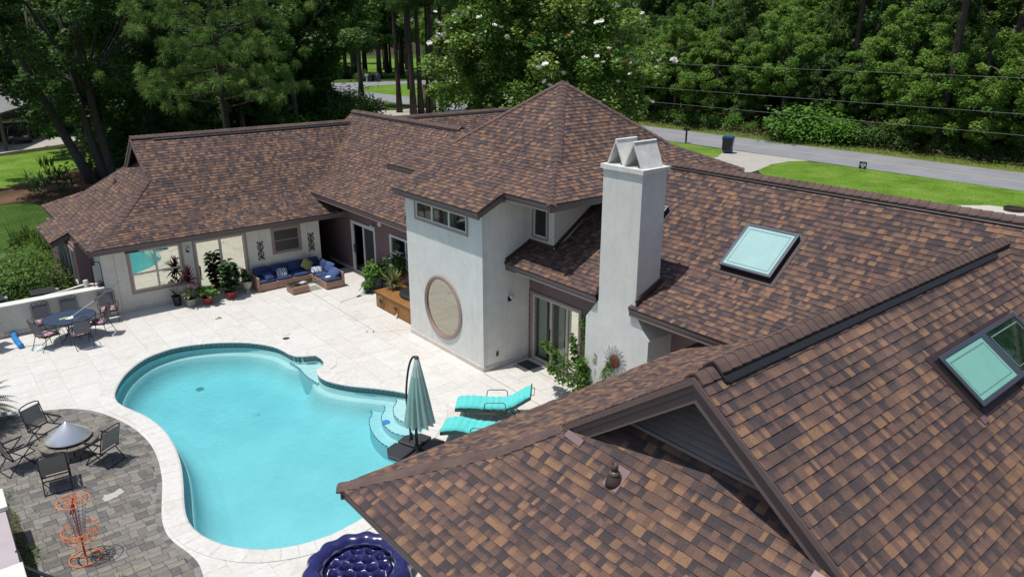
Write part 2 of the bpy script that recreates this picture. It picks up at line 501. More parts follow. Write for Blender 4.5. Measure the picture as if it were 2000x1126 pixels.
def sheet(name, poly, lift, m):
    return structure(name, MB().add([(x, y, GZ+lift) for x, y in poly], [tuple(range(len(poly)))]), m)
def wobble(P, amp, step=1.5, seed=3):
    r = random.Random(seed); Q = resample(P, step); N = normals2d(Q)
    return [(p[0]+n[0]*r.uniform(-amp, amp), p[1]+n[1]*r.uniform(-amp, amp)) for p, n in zip(Q, N)]
sheet("front_lawn", wobble([(20.8, -30), (54.6, -30), (54.4, 15), (54.35, 31.0), (50.6, 31.3), (48.3, 30.9), (44, 27), (30, 24), (20.8, 24)], 0.07), 0.004, M_GRASS)
sheet("roadside_lawn", wobble([(54.4, 37.6), (54.8, 43), (55.0, 60), (55.2, 76), (40, 76), (22, 60), (22, 40), (48, 36.4), (50.6, 36.1)], 0.07, seed=5), 0.004, M_GRASS)
sheet("driveway", [(54.6, 30.4), (54.6, 38.6), (53.6, 37.5), (50.7, 36.1), (46, 36.1), (30, 36.5), (22, 36.5), (22, 26), (30, 28.4), (44, 29.8), (48.3, 30.6), (50.8, 31.3), (53.2, 31.2)], 0.010, M_CONC)
sheet("gravel_bed", wobble([(44.5, 9), (48.1, 9), (48.2, 15.2), (46.6, 16.6), (44.5, 15)], 0.08, .5), 0.012, M_GRAVEL)
# the street in front, running past the house, with the crossing street at its far end
road = [(54.0, -120), (61.0, -120), (61.3, 10), (62.0, 45), (62.6, 90), (62.6, 116), (64.5, 122), (70, 128.5), (84, 129), (220, 118), (220, 126), (84, 137.5), (60, 142), (20, 150), (20, 142), (50, 134), (56, 128), (56.3, 116), (55.6, 90), (55.0, 45), (54.1, 10)]
sheet("road", road, 0.014, M_ASPH)
cl = [(57.4, -120), (57.5, 10), (58.6, 45), (58.9, 90), (59.2, 118)]
mline = MB()
for (a, b) in zip(cl, cl[1:]):
    mline.add([(a[0]-.07, a[1], GZ+.019), (a[0]+.07, a[1], GZ+.019), (b[0]+.07, b[1], GZ+.019), (b[0]-.07, b[1], GZ+.019)], [(0, 1, 2, 3)])
structure("road_centre_line", mline, mat("faded_yellow_paint", (0.45, 0.38, 0.25), 0.85, noise=(4, .2)))
sheet("far_verge", wobble([(60.7, -120), (64.2, -120), (64.4, 10), (64.6, 30), (65.2, 60), (65.6, 92), (62.4, 92), (61.8, 45), (61.0, 10)], 0.25, 1.2), 0.009, M_VERGE)
sheet("corner_lawn", wobble([(62.7, 92), (62.7, 116), (65, 121.5), (70.5, 128), (84, 128.2), (150, 121), (150, 92)], 0.15, 2), 0.006, M_GRASS)
sheet("corner_straw_bed", wobble([(66, 100), (70, 112), (84, 120), (100, 118), (100, 100)], 0.5, 2), 0.010, M_STRAW)
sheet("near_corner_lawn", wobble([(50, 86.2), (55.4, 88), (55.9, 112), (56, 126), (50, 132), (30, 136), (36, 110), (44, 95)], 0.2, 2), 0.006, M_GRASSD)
sheet("side_street", [(44, 88.4), (47, 76), (55.6, 74), (55.8, 86.5), (50, 85.4)], 0.012, M_CONC)
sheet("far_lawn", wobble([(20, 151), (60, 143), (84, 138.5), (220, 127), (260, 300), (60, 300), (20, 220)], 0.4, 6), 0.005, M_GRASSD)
sheet("far_lawn_lit_patch", wobble([(60, 168), (100, 150), (150, 150), (170, 250), (90, 300), (70, 230)], 0.6, 6), 0.010, M_GRASS)  # brighter patch paints the sunlit part of the far lawn
# left side yard
sheet("side_lawn", wobble([(-22, 58), (0, 57.5), (4.6, 57.0), (7, 59.6), (9.2, 62.6), (14, 63.5), (20, 70), (14, 75), (6, 73), (-20, 78)], 0.25, 1.5), 0.008, M_GRASS)
sheet("side_straw_bed", wobble([(-22, 51), (1.0, 51.2), (4.5, 52), (6.2, 50.5), (6, 47), (10, 44), (22, 46), (24, 70), (12, 66), (9.2, 64), (4, 59.5), (-22, 59)], 0.3, 1.5), 0.004, M_STRAW)
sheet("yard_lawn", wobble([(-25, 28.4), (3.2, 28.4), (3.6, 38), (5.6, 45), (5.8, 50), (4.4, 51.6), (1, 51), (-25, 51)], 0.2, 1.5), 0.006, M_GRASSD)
sheet("neighbour_drive", [(-14, 74), (6.2, 74.6), (12, 78), (22, 86), (22, 92), (6, 82), (-14, 82)], 0.012, M_CONC)

# ------------------------------------------------------------------ the house
HOUSE = thing("house", "sprawling white stucco and mauve sided house with brown shingle roofs around the pool terrace", "house", (13.45, 15.0, 0), world=True)
SH_TABS = []      # every shingle tab that is not made an object
S1, S2 = 0.444, 0.771
TONES = [0.06, 0.2, 0.36, 0.46, 0.58, 0.76, 0.95]
TW = [0.13, 0.11, 0.17, 0.17, 0.15, 0.12, 0.15]
WIDTHS = [0.06, 0.092, 0.125, 0.155, 0.205]
EXPO = 0.143

def clip_half(P, a, b):
    """keep the left side of a->b"""
    out = []; n = len(P)
    def sd(p): return (b[0]-a[0])*(p[1]-a[1])-(b[1]-a[1])*(p[0]-a[0])
    for i in range(n):
        p, q = P[i], P[(i+1) % n]; sp, sq = sd(p), sd(q)
        if sp >= -1e-9: out.append(p)
        if (sp > 1e-9 and sq < -1e-9) or (sp < -1e-9 and sq > 1e-9):
            t = sp/(sp-sq); out.append((p[0]+(q[0]-p[0])*t, p[1]+(q[1]-p[1])*t))
    return out

def slope(name, pts, udir, seed, tabs=True, vshift=0.0, thick=0.05, pieces=None):
    """one roof plane: deck sheet + shingle tabs. pts counter-clockwise seen from above, convex; udir along the eave"""
    P3 = [Vector(p) for p in pts]
    n = (P3[1]-P3[0]).cross(P3[2]-P3[0])
    if n.z < 0: P3 = P3[::-1]; n = (P3[1]-P3[0]).cross(P3[2]-P3[0])
    n.normalize(); U = Vector(udir).normalized(); V = n.cross(U).normalized()
    if V.z < 0: U = -U; V = -V
    O = Vector(pts[0])
    deck = MB().slab([p - n*0.004 for p in P3], n, thick).build(name, M_DECK, HOUSE)
    if not tabs: return deck
    P2 = [((p-O).dot(U), (p-O).dot(V)) for p in P3]
    parts = []
    for pc in (pieces or [pts]):
        q2 = [((Vector(p)-O).dot(U), (Vector(p)-O).dot(V)) for p in pc]
        if sum(q2[i][0]*q2[(i+1) % len(q2)][1]-q2[(i+1) % len(q2)][0]*q2[i][1] for i in range(len(q2))) < 0: q2 = q2[::-1]
        parts.append(q2)
    u0, u1 = min(p[0] for p in P2), max(p[0] for p in P2); v0, v1 = min(p[1] for p in P2), max(p[1] for p in P2)
    r = random.Random(seed)
    v = v0 - (vshift % EXPO)
    while v < v1:
        u = u0 - r.random()*0.3
        last = None
        while u < u1:
            wi = r.choices(range(5), [0.2, 0.24, 0.24, 0.2, 0.12])[0]; w = WIDTHS[wi]
            ti = r.choices(range(7), TW)[0]
            if ti == last and r.random() < 0.8: ti = r.choices(range(7), TW)[0]
            last = ti
            rect = [(u, v), (u+w, v), (u+w, v+EXPO+0.012), (u, v+EXPO+0.012)]
            lift = r.choice((0.0, 0.0, 0.003, 0.006)); rn = r.random()
            for pp in parts:
                Q = rect
                for i in range(len(pp)):
                    Q = clip_half(Q, pp[i], pp[(i+1) % len(pp)])
                    if len(Q) < 3: break
                if len(Q) >= 3:
                    full = len(Q) == 4 and all(abs(a[0]-b[0])+abs(a[1]-b[1]) < 1e-6 for a, b in zip(Q, rect))
                    SH_TABS.append((Q, full, wi, ti, lift, rn, O, U, V, n, (u, v), deck))
            u += w
        v += EXPO
    return deck
M_DECK = mat("roof_underlay", (0.05, 0.045, 0.045), 0.95)

def tab_geo(Q, v0, lift):
    """local (u,v,h) verts and faces of a tab: wedge, thick at its butt"""
    H = lambda v: 0.004 + (0.011+lift)*(1-(v-v0)/(EXPO+0.012))
    k = len(Q)
    vs = [(u, v, H(v)) for u, v in Q] + [(u, v, -0.003) for u, v in Q]
    fs = [tuple(range(k))] + [(j, i, k+i, k+j) for i, j in ((i, (i+1) % k) for i in range(k))]
    return vs, fs

def finish_shingles(nobj=300):
    rank = []
    for i, t in enumerate(SH_TABS):
        Q, full, wi, ti, lift, rn, O, U, V, n, (u, v), deck = t
        if not full: continue
        c = O + U*(u+WIDTHS[wi]/2) + V*(v+EXPO/2)
        s = px_size(c, 1.0)
        vis = n.dot(Vector((0, 0, CAM_H)) - c)/(Vector((0, 0, CAM_H)) - c).length
        s *= max(0, vis)
        if s > 0: rank.append((s*WIDTHS[wi]**0.5, i))
    rank.sort(reverse=True)
    chosen = {i for _, i in rank[:nobj]}
    cache = {}
    vs, fs, cols = [], [], []
    for i, t in enumerate(SH_TABS):
        Q, full, wi, ti, lift, rn, O, U, V, n, (u, v), deck = t
        if i in chosen:
            key = (wi, ti, int(lift*1000), int(rn*3))
            if key not in cache:
                w = WIDTHS[wi]
                gv, gf = tab_geo([(0, 0), (w, 0), (w, EXPO+0.012), (0, EXPO+0.012)], 0, lift)
                me = bpy.data.meshes.new("shingle"); me.from_pydata(gv, [], gf); me.materials.append(M_SHG)
                at = me.color_attributes.new("tab", 'FLOAT_COLOR', 'CORNER')
                for lp in me.loops:
                    at.data[lp.index].color = (TONES[ti], gv[lp.vertex_index][1]/EXPO, key[3]/2.0, 1)
                cache[key] = me
            o = bpy.data.objects.new("shingle", cache[key]); COL.objects.link(o); o.parent = deck
            loc = O + U*u + V*v - Vector(root_off(deck))
            o.matrix_local = Matrix(((U.x, V.x, n.x, loc.x), (U.y, V.y, n.y, loc.y), (U.z, V.z, n.z, loc.z), (0, 0, 0, 1)))
        else:
            gv, gf = tab_geo(Q, v, lift); b = len(vs)
            for (a, c, h) in gv: vs.append(tuple(O + U*a + V*c + n*h))
            tone = TONES[ti] + (rn-.5)*0.06
            for f in gf:
                fs.append(tuple(b+j for j in f)); cols += [(tone, (gv[j][1]-v)/EXPO, rn, 1) for j in f]
    off = root_off(HOUSE)
    me = bpy.data.meshes.new("shingle_field"); me.from_pydata([(x-off[0], y-off[1], z-off[2]) for x, y, z in vs], [], fs)
    at = me.color_attributes.new("tab", 'FLOAT_COLOR', 'CORNER')
    at.data.foreach_set("color", np.array(cols, dtype=np.float32).ravel())
    me.materials.append(M_SHG)
    o = bpy.data.objects.new("shingle_field", me); COL.objects.link(o); o.parent = HOUSE; o["kind"] = "stuff"
M_SHG = M_SH

CAPS = []
M_CAP = ramp_mat("cap_shingle", [(0.35, (0.088, 0.060, 0.055)), (0.5, (0.118, 0.080, 0.072)), (0.68, (0.150, 0.100, 0.084))], scale=2.6, fine=(90, 0.16), bump=(85, 0.004), rough=0.9)
def caps(p, q, dl, dr, w=0.15, lift=0.03, expo=0.2, rise=0.02, obj=False):
    """folded cap shingles from p to q; dl, dr point down either slope"""
    p, q = Vector(p), Vector(q); t = (q-p); Ln = t.length; t.normalize()
    dl = Vector(dl); dl = (dl - t*dl.dot(t)).normalized(); dr = Vector(dr); dr = (dr - t*dr.dot(t)).normalized()
    up = (-(dl+dr)).normalized()
    if up.z < 0: up = -up
    k = 0; s = 0.0
    while s < Ln-0.02:
        e = min(expo+0.05, Ln-s)
        a0 = p + t*s; a1 = p + t*(s+e)
        prof = [(dl, w), (dl, w*0.45), (None, 0), (dr, w*0.45), (dr, w)]
        vs = []
        for (c, h) in ((a0, lift+rise), (a1, lift)):
            for j, (dd, ww) in enumerate(prof):
                hh = h if j in (0, 4) else h + (0.012 if j in (1, 3) else 0.0)
                pt = c + (dd*ww if dd else Vector((0, 0, 0))) + up*(hh if j != 2 else h + 0.002)
                vs.append(pt)
        low = [v - up*0.03 for v in vs]
        allv = vs + low
        fs = [(j, j+1, 5+j+1, 5+j) for j in range(4)]
        fs += [(10+j+1, 10+j, j, j+1) for j in range(4)]
        fs += [(0, 5, 15, 10), (9, 4, 14, 19)]
        CAPS.append((allv, fs, (a0+a1)/2, obj)); s += expo

def finish_caps(n=150):
    r = sorted(range(len(CAPS)), key=lambda i: -px_size(CAPS[i][2], 1.0) * (1 if CAPS[i][3] else 0.5))
    pick = set(r[:n]); rest = MB()
    for i, (v, f, c, ob) in enumerate(CAPS):
        if i in pick: MB().add(v, f).build("ridge_cap", M_CAP, HOUSE)
        else: rest.add(v, f)
    rest.build("ridge_cap_run", M_CAP, HOUSE)["kind"] = "stuff"

def fascia(p, q, out, h=0.20, t=0.035, ztop=0.0):
    """two-board fascia under an eave from p to q, facing out"""
    p, q, out = Vector(p), Vector(q), Vector(out).normalized()
    up = (q-p).cross(out).normalized()
    if up.z < 0: up = -up
    c = -up*(0.012-ztop)
    m = MB()
    m.beam(p + c - up*0.045 - out*0.035, q + c - up*0.045 - out*0.035, t, 0.075, up)
    m.beam(p + c - up*(0.0825+(h-0.0825)/2) - out*0.06, q + c - up*(0.0825+(h-0.0825)/2) - out*0.06, t, h-0.0825, up)
    return m.build("fascia", M_TRIM, HOUSE)

# --- main roof (ridge along y at x 16.6)
XE, XK, XR = 12.5, 14.0, 16.6; ZE, ZK, ZR = 3.17, 3.836, 5.84
Y1 = 32.1
slope("roof_slope", [(XE, 11.02, ZE), (XE, -4, ZE), (XK, -4, ZK), (XK, 11.02, ZK)], (0, 1, 0), 11)
slope("roof_slope", [(XE, 28.35, ZE), (XE, 12.13, ZE), (XK, 12.13, ZK), (XK, 29.7, ZK)], (0, 1, 0), 12)
slope("roof_slope", [(13.38, 12.13, ZE+S1*.88), (13.38, 11.02, ZE+S1*.88), (XK, 11.02, ZK), (XK, 12.13, ZK)], (0, 1, 0), 13)
slope("roof_slope", [(XK, Y1, ZK), (XK, -4, ZK), (XR, -4, ZR), (XR, Y1, ZR)], (0, 1, 0), 14)
slope("roof_slope", [(XR, -4, ZR), (20.8, -4, 3.1), (20.8, Y1, 3.1), (XR, Y1, ZR)], (0, 1, 0), 15, tabs=False)
MB().obox((16.6, -3.9, 3.5), (3.6, 0, 0), (0, .05, 0), (0, 0, .6)).build("end_wall", M_SIDING, HOUSE)
for (a, b) in ((-4, 11.02), (12.13, 15.7), (19.66, 28.25)):
    fascia((XE, a, ZE), (XE, b, ZE), (-1, 0, 0))
# soffit
MB().box(XE+.03, 13.45, -4, 11.0, 2.955, 2.985).build("soffit", M_SOFFIT, HOUSE)
MB().box(XE+.03, 13.45, 12.15, 15.7, 2.955, 2.985).build("soffit", M_SOFFIT, HOUSE)
MB().box(XE+.03, 13.45, 19.66, 28.2, 2.955, 2.985).build("soffit", M_SOFFIT, HOUSE)
dW, dE = Vector((-1, 0, -S2)), Vector((1, 0, -S2))
caps((XR, -3, ZR+.05), (XR, 13.2, ZR+.05), dW, dE, w=0.17, lift=0.03)
caps((XR, 23.4, ZR+.05), (XR, Y1, ZR+.05), dW, dE, w=0.17, lift=0.03)
M_VENT = mat("ridge_vent_plastic", (0.016, 0.016, 0.018), 0.5)
def vent(p, q, d, off=0.155, w=0.07, h=0.05):
    p, q, d = Vector(p), Vector(q), Vector(d).normalized()
    n = (q-p).cross(d).normalized()
    if n.z < 0: n = -n
    c = d*off + n*0.02
    MB().beam(p+c, q+c, w, h, n).build("ridge_vent", M_VENT, HOUSE, bevel=.008)
vent((XR, 3.0, ZR), (XR, 13.3, ZR), dW, .185, .05, .06)
vent((XR, 23.6, ZR), (XR, 31.6, ZR), dW, .185, .05, .06)

# --- pyramid over the tall block, with the lower eave over the tower
PX, PY, PH = 16.4, 17.65, 4.1; PE, PK, PT = 5.22, 5.93, 7.87; K = 2.5
c = {}
for nm, sx, sy in (("a", -1, -1), ("b", -1, 1), ("c", 1, 1), ("d", 1, -1)):
    c[nm+"e"] = (PX+sx*PH, PY+sy*PH, PE); c[nm+"k"] = (PX+sx*K, PY+sy*K, PK)
apex = (PX, PY, PT)
BX = 11.385; BZ = PE - S1*(12.3-BX)
slope("roof_slope", [(BX, 19.85, BZ), (BX, 15.45, BZ), (12.3, 15.45, PE), (12.3, 19.85, PE)], (0, 1, 0), 21)
slope("roof_slope", [c["be"], c["ae"], c["ak"], c["bk"]], (0, 1, 0), 22)
slope("roof_slope", [c["bk"], c["ak"], apex], (0, 1, 0), 23)
slope("roof_slope", [c["ae"], c["de"], c["dk"], c["ak"]], (1, 0, 0), 24)
slope("roof_slope", [c["ak"], c["dk"], apex], (1, 0, 0), 25)
slope("roof_slope", [c["ce"], c["be"], c["bk"], c["ck"]], (1, 0, 0), 26, tabs=False)
slope("roof_slope", [c["ck"], c["bk"], apex], (1, 0, 0), 27, tabs=False)
slope("roof_slope", [c["de"], c["ce"], c["ck"], c["dk"]], (0, 1, 0), 28, tabs=False)
slope("roof_slope", [c["dk"], c["ck"], apex], (0, 1, 0), 29, tabs=False)
for k_, d1, d2 in (("a", (-1, 0, -.7), (0, -1, -.7)), ("b", (-1, 0, -.7), (0, 1, -.7)), ("d", (1, 0, -.7), (0, -1, -.7)), ("c", (1, 0, -.7), (0, 1, -.7))):
    caps(c[k_+"e"], c[k_+"k"], d1, d2, w=0.16, lift=0.018); caps(c[k_+"k"], apex, d1, d2, w=0.16, lift=0.018)
fascia((12.3, 13.55, PE), (12.3, 15.44, PE), (-1, 0, 0)); fascia((12.3, 19.86, PE), (12.3, 21.75, PE), (-1, 0, 0))
fascia((BX, 15.45, BZ), (BX, 19.85, BZ), (-1, 0, 0)); fascia((12.3, 13.55, PE), (20.5, 13.55, PE), (0, -1, 0))
fascia((BX, 15.45, BZ), (12.3, 15.45, PE), (0, -1, 0)); fascia((BX, 19.85, BZ), (12.3, 19.85, PE), (0, 1, 0))
MB().box(12.34, 13.45, 13.6, 21.7, 5.0, 5.03).box(13.45, 20.4, 13.6, 14.7, 5.0, 5.03).build("soffit", M_SOFFIT, HOUSE)

# --- left wing (ridge along x at y 31.5) with a dutch gable
LZ, LK, LR = 2.5, 3.166, 5.48
slope("roof_slope", [(4.0, 27.0, LZ), (15.0, 27.0, LZ), (15.0, 28.5, LK), (5.5, 28.5, LK)], (1, 0, 0), 31)
slope("roof_slope", [(5.5, 28.5, LK), (17.0, 28.5, LK), (17.0, 31.5, LR), (6.8, 31.5, LR), (6.8, 29.8, LK+S2*1.3)], (1, 0, 0), 32,
      pieces=[[(5.5, 28.5, LK), (6.8, 28.5, LK), (6.8, 29.8, LK+S2*1.3)], [(6.8, 28.5, LK), (17.0, 28.5, LK), (17.0, 31.5, LR), (6.8, 31.5, LR)]])
slope("roof_slope", [(4.0, 36.0, LZ), (4.0, 27.0, LZ), (5.5, 28.5, LK), (5.5, 34.5, LK)], (0, 1, 0), 33)
slope("roof_slope", [(5.5, 34.5, LK), (5.5, 28.5, LK), (7.3, 30.3, LK+S2*1.8), (7.3, 32.7, LK+S2*1.8)], (0, 1, 0), 34)
slope("roof_slope", [(3.36, 33.2, LZ-S1*.64), (3.36, 30.2, LZ-S1*.64), (4.0, 30.2, LZ), (4.0, 33.2, LZ)], (0, 1, 0), 35)
slope("roof_slope", [(4.0, 36.0, LZ), (5.5, 34.5, LK), (17, 34.5, LK), (17, 36, LZ)], (1, 0, 0), 36, tabs=False)
slope("roof_slope", [(5.5, 34.5, LK), (6.8, 33.2, LK+S2*1.3), (6.8, 31.5, LR), (17, 31.5, LR), (17, 34.5, LK)], (1, 0, 0), 37, tabs=False)
caps((4.0, 27.0, LZ), (5.5, 28.5, LK), (-1, 0, -.5), (0, -1, -.5), lift=.018); caps((5.5, 28.5, LK), (6.8, 29.8, LK+S2*1.3), (-1, 0, -.7), (0, -1, -.7), lift=.018)
caps((6.8, 31.5, LR+.05), (16.4, 31.5, LR+.05), (0, -1, -S2), (0, 1, -S2), w=0.17)
vent((7.6, 31.5, LR), (16.2, 31.5, LR), (0, -1, -S2), .19, .09, .07)
fascia((4.0, 27.0, LZ), (13.44, 27.0, LZ), (0, -1, 0))
for (a, b, z) in ((27.0, 30.2, LZ), (33.2, 36.0, LZ)): fascia((4.0, a, z), (4.0, b, z), (-1, 0, 0))
fascia((3.36, 30.2, LZ-S1*.64), (3.36, 33.2, LZ-S1*.64), (-1, 0, 0)); fascia((3.36, 30.2, LZ-S1*.64), (4.0, 30.2, LZ), (0, -1, 0))
LGABLE = True
MB().poly([(7.25, 29.6, 3.9), (7.25, 33.4, 3.9), (7.25, 31.5, LR-.06)]).build("gable_wall", M_SIDING, HOUSE)
MB().box(4.05, 13.44, 27.03, 27.5, 2.29, 2.31).build("soffit", M_SOFFIT, HOUSE)

# --- rear wing beyond the main ridge
slope("roof_slope", [(18, 27.5, 2.9), (26.5, 27.5, 2.9), (25.5, 31.4, 5.5), (16.9, 31.4, 5.5)], (1, 0, 0), 41)
caps((17.0, 31.4, 5.53), (25.6, 31.4, 5.53), (0, -1, -S2), (0, 1, -S2), w=0.17)
vent((18.5, 31.4, 5.5), (25.2, 31.4, 5.5), (0, -1, -S2), .19, .09, .07)
slope("roof_slope", [(16.9, 31.4, 5.5), (25.5, 31.4, 5.5), (26.5, 35.3, 2.9), (16.9, 35.3, 2.9)], (1, 0, 0), 42, tabs=False)

# --- near wing (ridge along x at y 4.77) below the camera
S3 = 0.727; NE, NK, NR = 2.6, 3.4, 5.5; YF, YK, YR, YKn, YN = 9.46, 7.66, 4.77, 1.88, 0.08
NX = 6.63; NW = 7.13; zc = NK + S3*(NX-6.0)
slope("roof_slope", [(13.4, YF, NE), (4.2, YF, NE), (6.0, YK, NK), (14.4, YK, NK)], (1, 0, 0), 51)
slope("roof_slope", [(14.4, YK, NK), (6.0, YK, NK), (NX, YK-.63, zc), (NX, YR, NR), (16.4, YR, NR)], (1, 0, 0), 52,
      pieces=[[(NX, YK, NK), (6.0, YK, NK), (NX, YK-.63, zc)], [(14.4, YK, NK), (NX, YK, NK), (NX, YR, NR), (16.4, YR, NR)]])
slope("roof_slope", [(4.2, YF, NE), (4.2, YN, NE), (6.0, YKn, NK), (6.0, YK, NK)], (0, 1, 0), 53)
slope("roof_slope", [(6.0, YK, NK), (6.0, YKn, NK), (NW, YKn+1.13, NK+S3*1.13), (NW, YK-1.13, NK+S3*1.13)], (0, 1, 0), 54, vshift=0.09)
slope("roof_slope", [(6.0, YKn, NK), (16.6, YKn, NK), (16.6, YR, NR), (NX, YR, NR), (NX, YKn+.63, zc)], (1, 0, 0), 55,
      pieces=[[(6.0, YKn, NK), (NX, YKn, NK), (NX, YKn+.63, zc)], [(NX, YKn, NK), (16.6, YKn, NK), (16.6, YR, NR), (NX, YR, NR)]])
slope("roof_slope", [(4.2, YN, NE), (16.6, YN, NE), (16.6, YKn, NK), (6.0, YKn, NK)], (1, 0, 0), 56)
caps((4.2, YF, NE), (6.0, YK, NK), (-1, 0, -.5), (0, 1, -.5), lift=.018, w=.15, obj=True); caps((6.0, YK, NK), (NX, YK-.63, zc), (-1, 0, -.7), (0, 1, -.7), lift=.018, w=.15, obj=True)
caps((4.2, YN, NE), (6.0, YKn, NK), (-1, 0, -.5), (0, -1, -.5), lift=.018, w=.15, obj=True)
caps((NX, YR, NR+.01), (7.0, YR, NR+.01), (0, 1, -S3), (0, -1, -S3), w=0.17, lift=0.02, obj=True)
caps((6.98, YR, NR+.045), (16.1, YR, NR+.045), (0, 1, -S3), (0, -1, -S3), w=0.175, lift=0.04, obj=True)
vent((7.02, YR, NR), (15.3, YR, NR), (0, -1, -S3), .20, .10, .06)
MB().beam((6.99, YR+.19, NR-.10), (6.99, YR, NR+.055), .03, .05).beam((6.99, YR, NR+.055), (6.99, YR-.2, NR-.11), .03, .05).build("ridge_vent", M_VENT, HOUSE)
fascia((4.2, YF, NE), (4.2, YN, NE), (-1, 0, 0)); fascia((4.2, YF, NE), (13.4, YF, NE), (0, 1, 0))
MB().box(4.26, 5.1, .1, 9.4, 2.38, 2.40).box(5.1, 13.4, 8.6, 9.4, 2.38, 2.40).build("soffit", M_SOFFIT, HOUSE)
MB().box(5.1, 5.2, .8, 8.6, GZ, 2.38).box(5.2, 13.4, 8.5, 8.6, GZ, 2.38).build("wing_wall", M_STUCCO, HOUSE)
# gable: layered rake boards, soffit and louvred wall
def chevron(x0, x1, yc, zp, yf, zf, top, bot, m, name="rake_board"):
    """rake pair in one piece: planes x0..x1, vertical band from top to bot below the roof line"""
    mb = MB(); P = []
    for x in (x0, x1):
        P += [(x, yc-yf, zf-top), (x, yc, zp-top), (x, yc+yf, zf-top), (x, yc+yf, zf-bot), (x, yc, zp-bot), (x, yc-yf, zf-bot)]
    F = [(0, 1, 4, 5), (1, 2, 3, 4), (6, 7, 10, 11)[::-1], (7, 8, 9, 10)[::-1], (0, 6, 7, 1), (1, 7, 8, 2), (2, 8, 9, 3), (3, 9, 10, 4), (4, 10, 11, 5), (5, 11, 6, 0)]
    return mb.add(P, F).build(name, m, HOUSE)
chevron(NX-.012, NX+.05, YR, NR, 2.33, NR-2.33*S3, .006, .10, M_TRIM); chevron(NX+.02, NX+.075, YR, NR, 2.27, NR-2.27*S3, .10, .20, M_TRIM); chevron(NX+.045, NX+.10, YR, NR, 2.20, NR-2.20*S3, .20, .36, M_TRIM)
for sy in (1, -1):
    MB().slab([(NX+.06, YR, NR-.3), (NX+.06, YR+sy*2.26, NR-.3-2.26*S3), (NW, YR+sy*2.26, NR-.3-2.26*S3), (NW, YR, NR-.3)], (0, 0, 1), 0.02).build("soffit", M_TRIM, HOUSE)
M_LOUV = mat("grey_louver", (0.25, 0.215, 0.205), 0.6, noise=(6, .1))
gw = MB().poly([(NW+.06, YR-2.2, 3.9), (NW+.06, YR+2.2, 3.9), (NW+.06, YR, NR-.1)]).build("gable_wall", M_DECK, HOUSE)
z = 4.22
while z < 5.15:
    hw = (NR-.30-z)/S3
    MB().obox((NW-.03, YR, z+.03), (0.052, 0, 0.045), (0, hw, 0), (-0.006, 0, .007)).build("louver_slat", M_LOUV, gw)
    z += .125
MB().beam((NW-.06, YR-1.72, 4.20), (NW-.06, YR+1.72, 4.20), .09, .05).build("gable_sill", M_LOUV, HOUSE)
for (y, sg) in ((YR+1.98, 1), (YR-2.0, -1)):
    zz_ = NK+S3*(NX-.02-6.0)
    MB().obox((NX-.06, y-sg*.08, NK+S3*(NX-.06-6.0)+.03), (0.012, .17, 0.009), (.045, 0, .033), (-.004, 0, .005)).build("flashing", mat("pink_flashing", (0.19, 0.13, 0.135), 0.45, metal=.3), HOUSE)
chevron(6.79, 6.84, 31.5, LR, 1.72, LR-1.72*S2, .006, .11, M_TRIM); chevron(6.815, 6.865, 31.5, LR, 1.66, LR-1.66*S2, .11, .30, M_TRIM)
# ------------------------------------------------------------------ walls, windows and doors
def wall(axis, c0, c1, a0, a1, z0, z1, openings, m, name="wall"):
    """wall slab from c0 to c1 on its axis, a0..a1 along, with rectangular openings (a0, a1, z0, z1)"""
    As = sorted({a0, a1, *[o[0] for o in openings], *[o[1] for o in openings]})
    Zs = sorted({z0, z1, *[o[2] for o in openings], *[o[3] for o in openings]})
    mb = MB()
    for i in range(len(As)-1):
        # merge vertical runs
        run = None
        for j in range(len(Zs)-1):
            am, zm = (As[i]+As[i+1])/2, (Zs[j]+Zs[j+1])/2
            solid = not any(o[0] < am < o[1] and o[2] < zm < o[3] for o in openings) and a0 < am < a1 and z0 < zm < z1
            if solid: run = [run[0] if run else Zs[j], Zs[j+1]]
            if (not solid or j == len(Zs)-2) and run:
                if axis == 'x': mb.box(c0, c1, As[i], As[i+1], run[0], run[1])
                else: mb.box(As[i], As[i+1], c0, c1, run[0], run[1])
                run = None
    return mb.build(name, m, HOUSE)

def bx(axis, m, c0, c1, a0, a1, z0, z1):
    """box in wall coordinates: c along the normal (small = outside), a along the wall"""
    return m.box(c0, c1, a0, a1, z0, z1) if axis == 'x' else m.box(a0, a1, c0, c1, z0, z1)

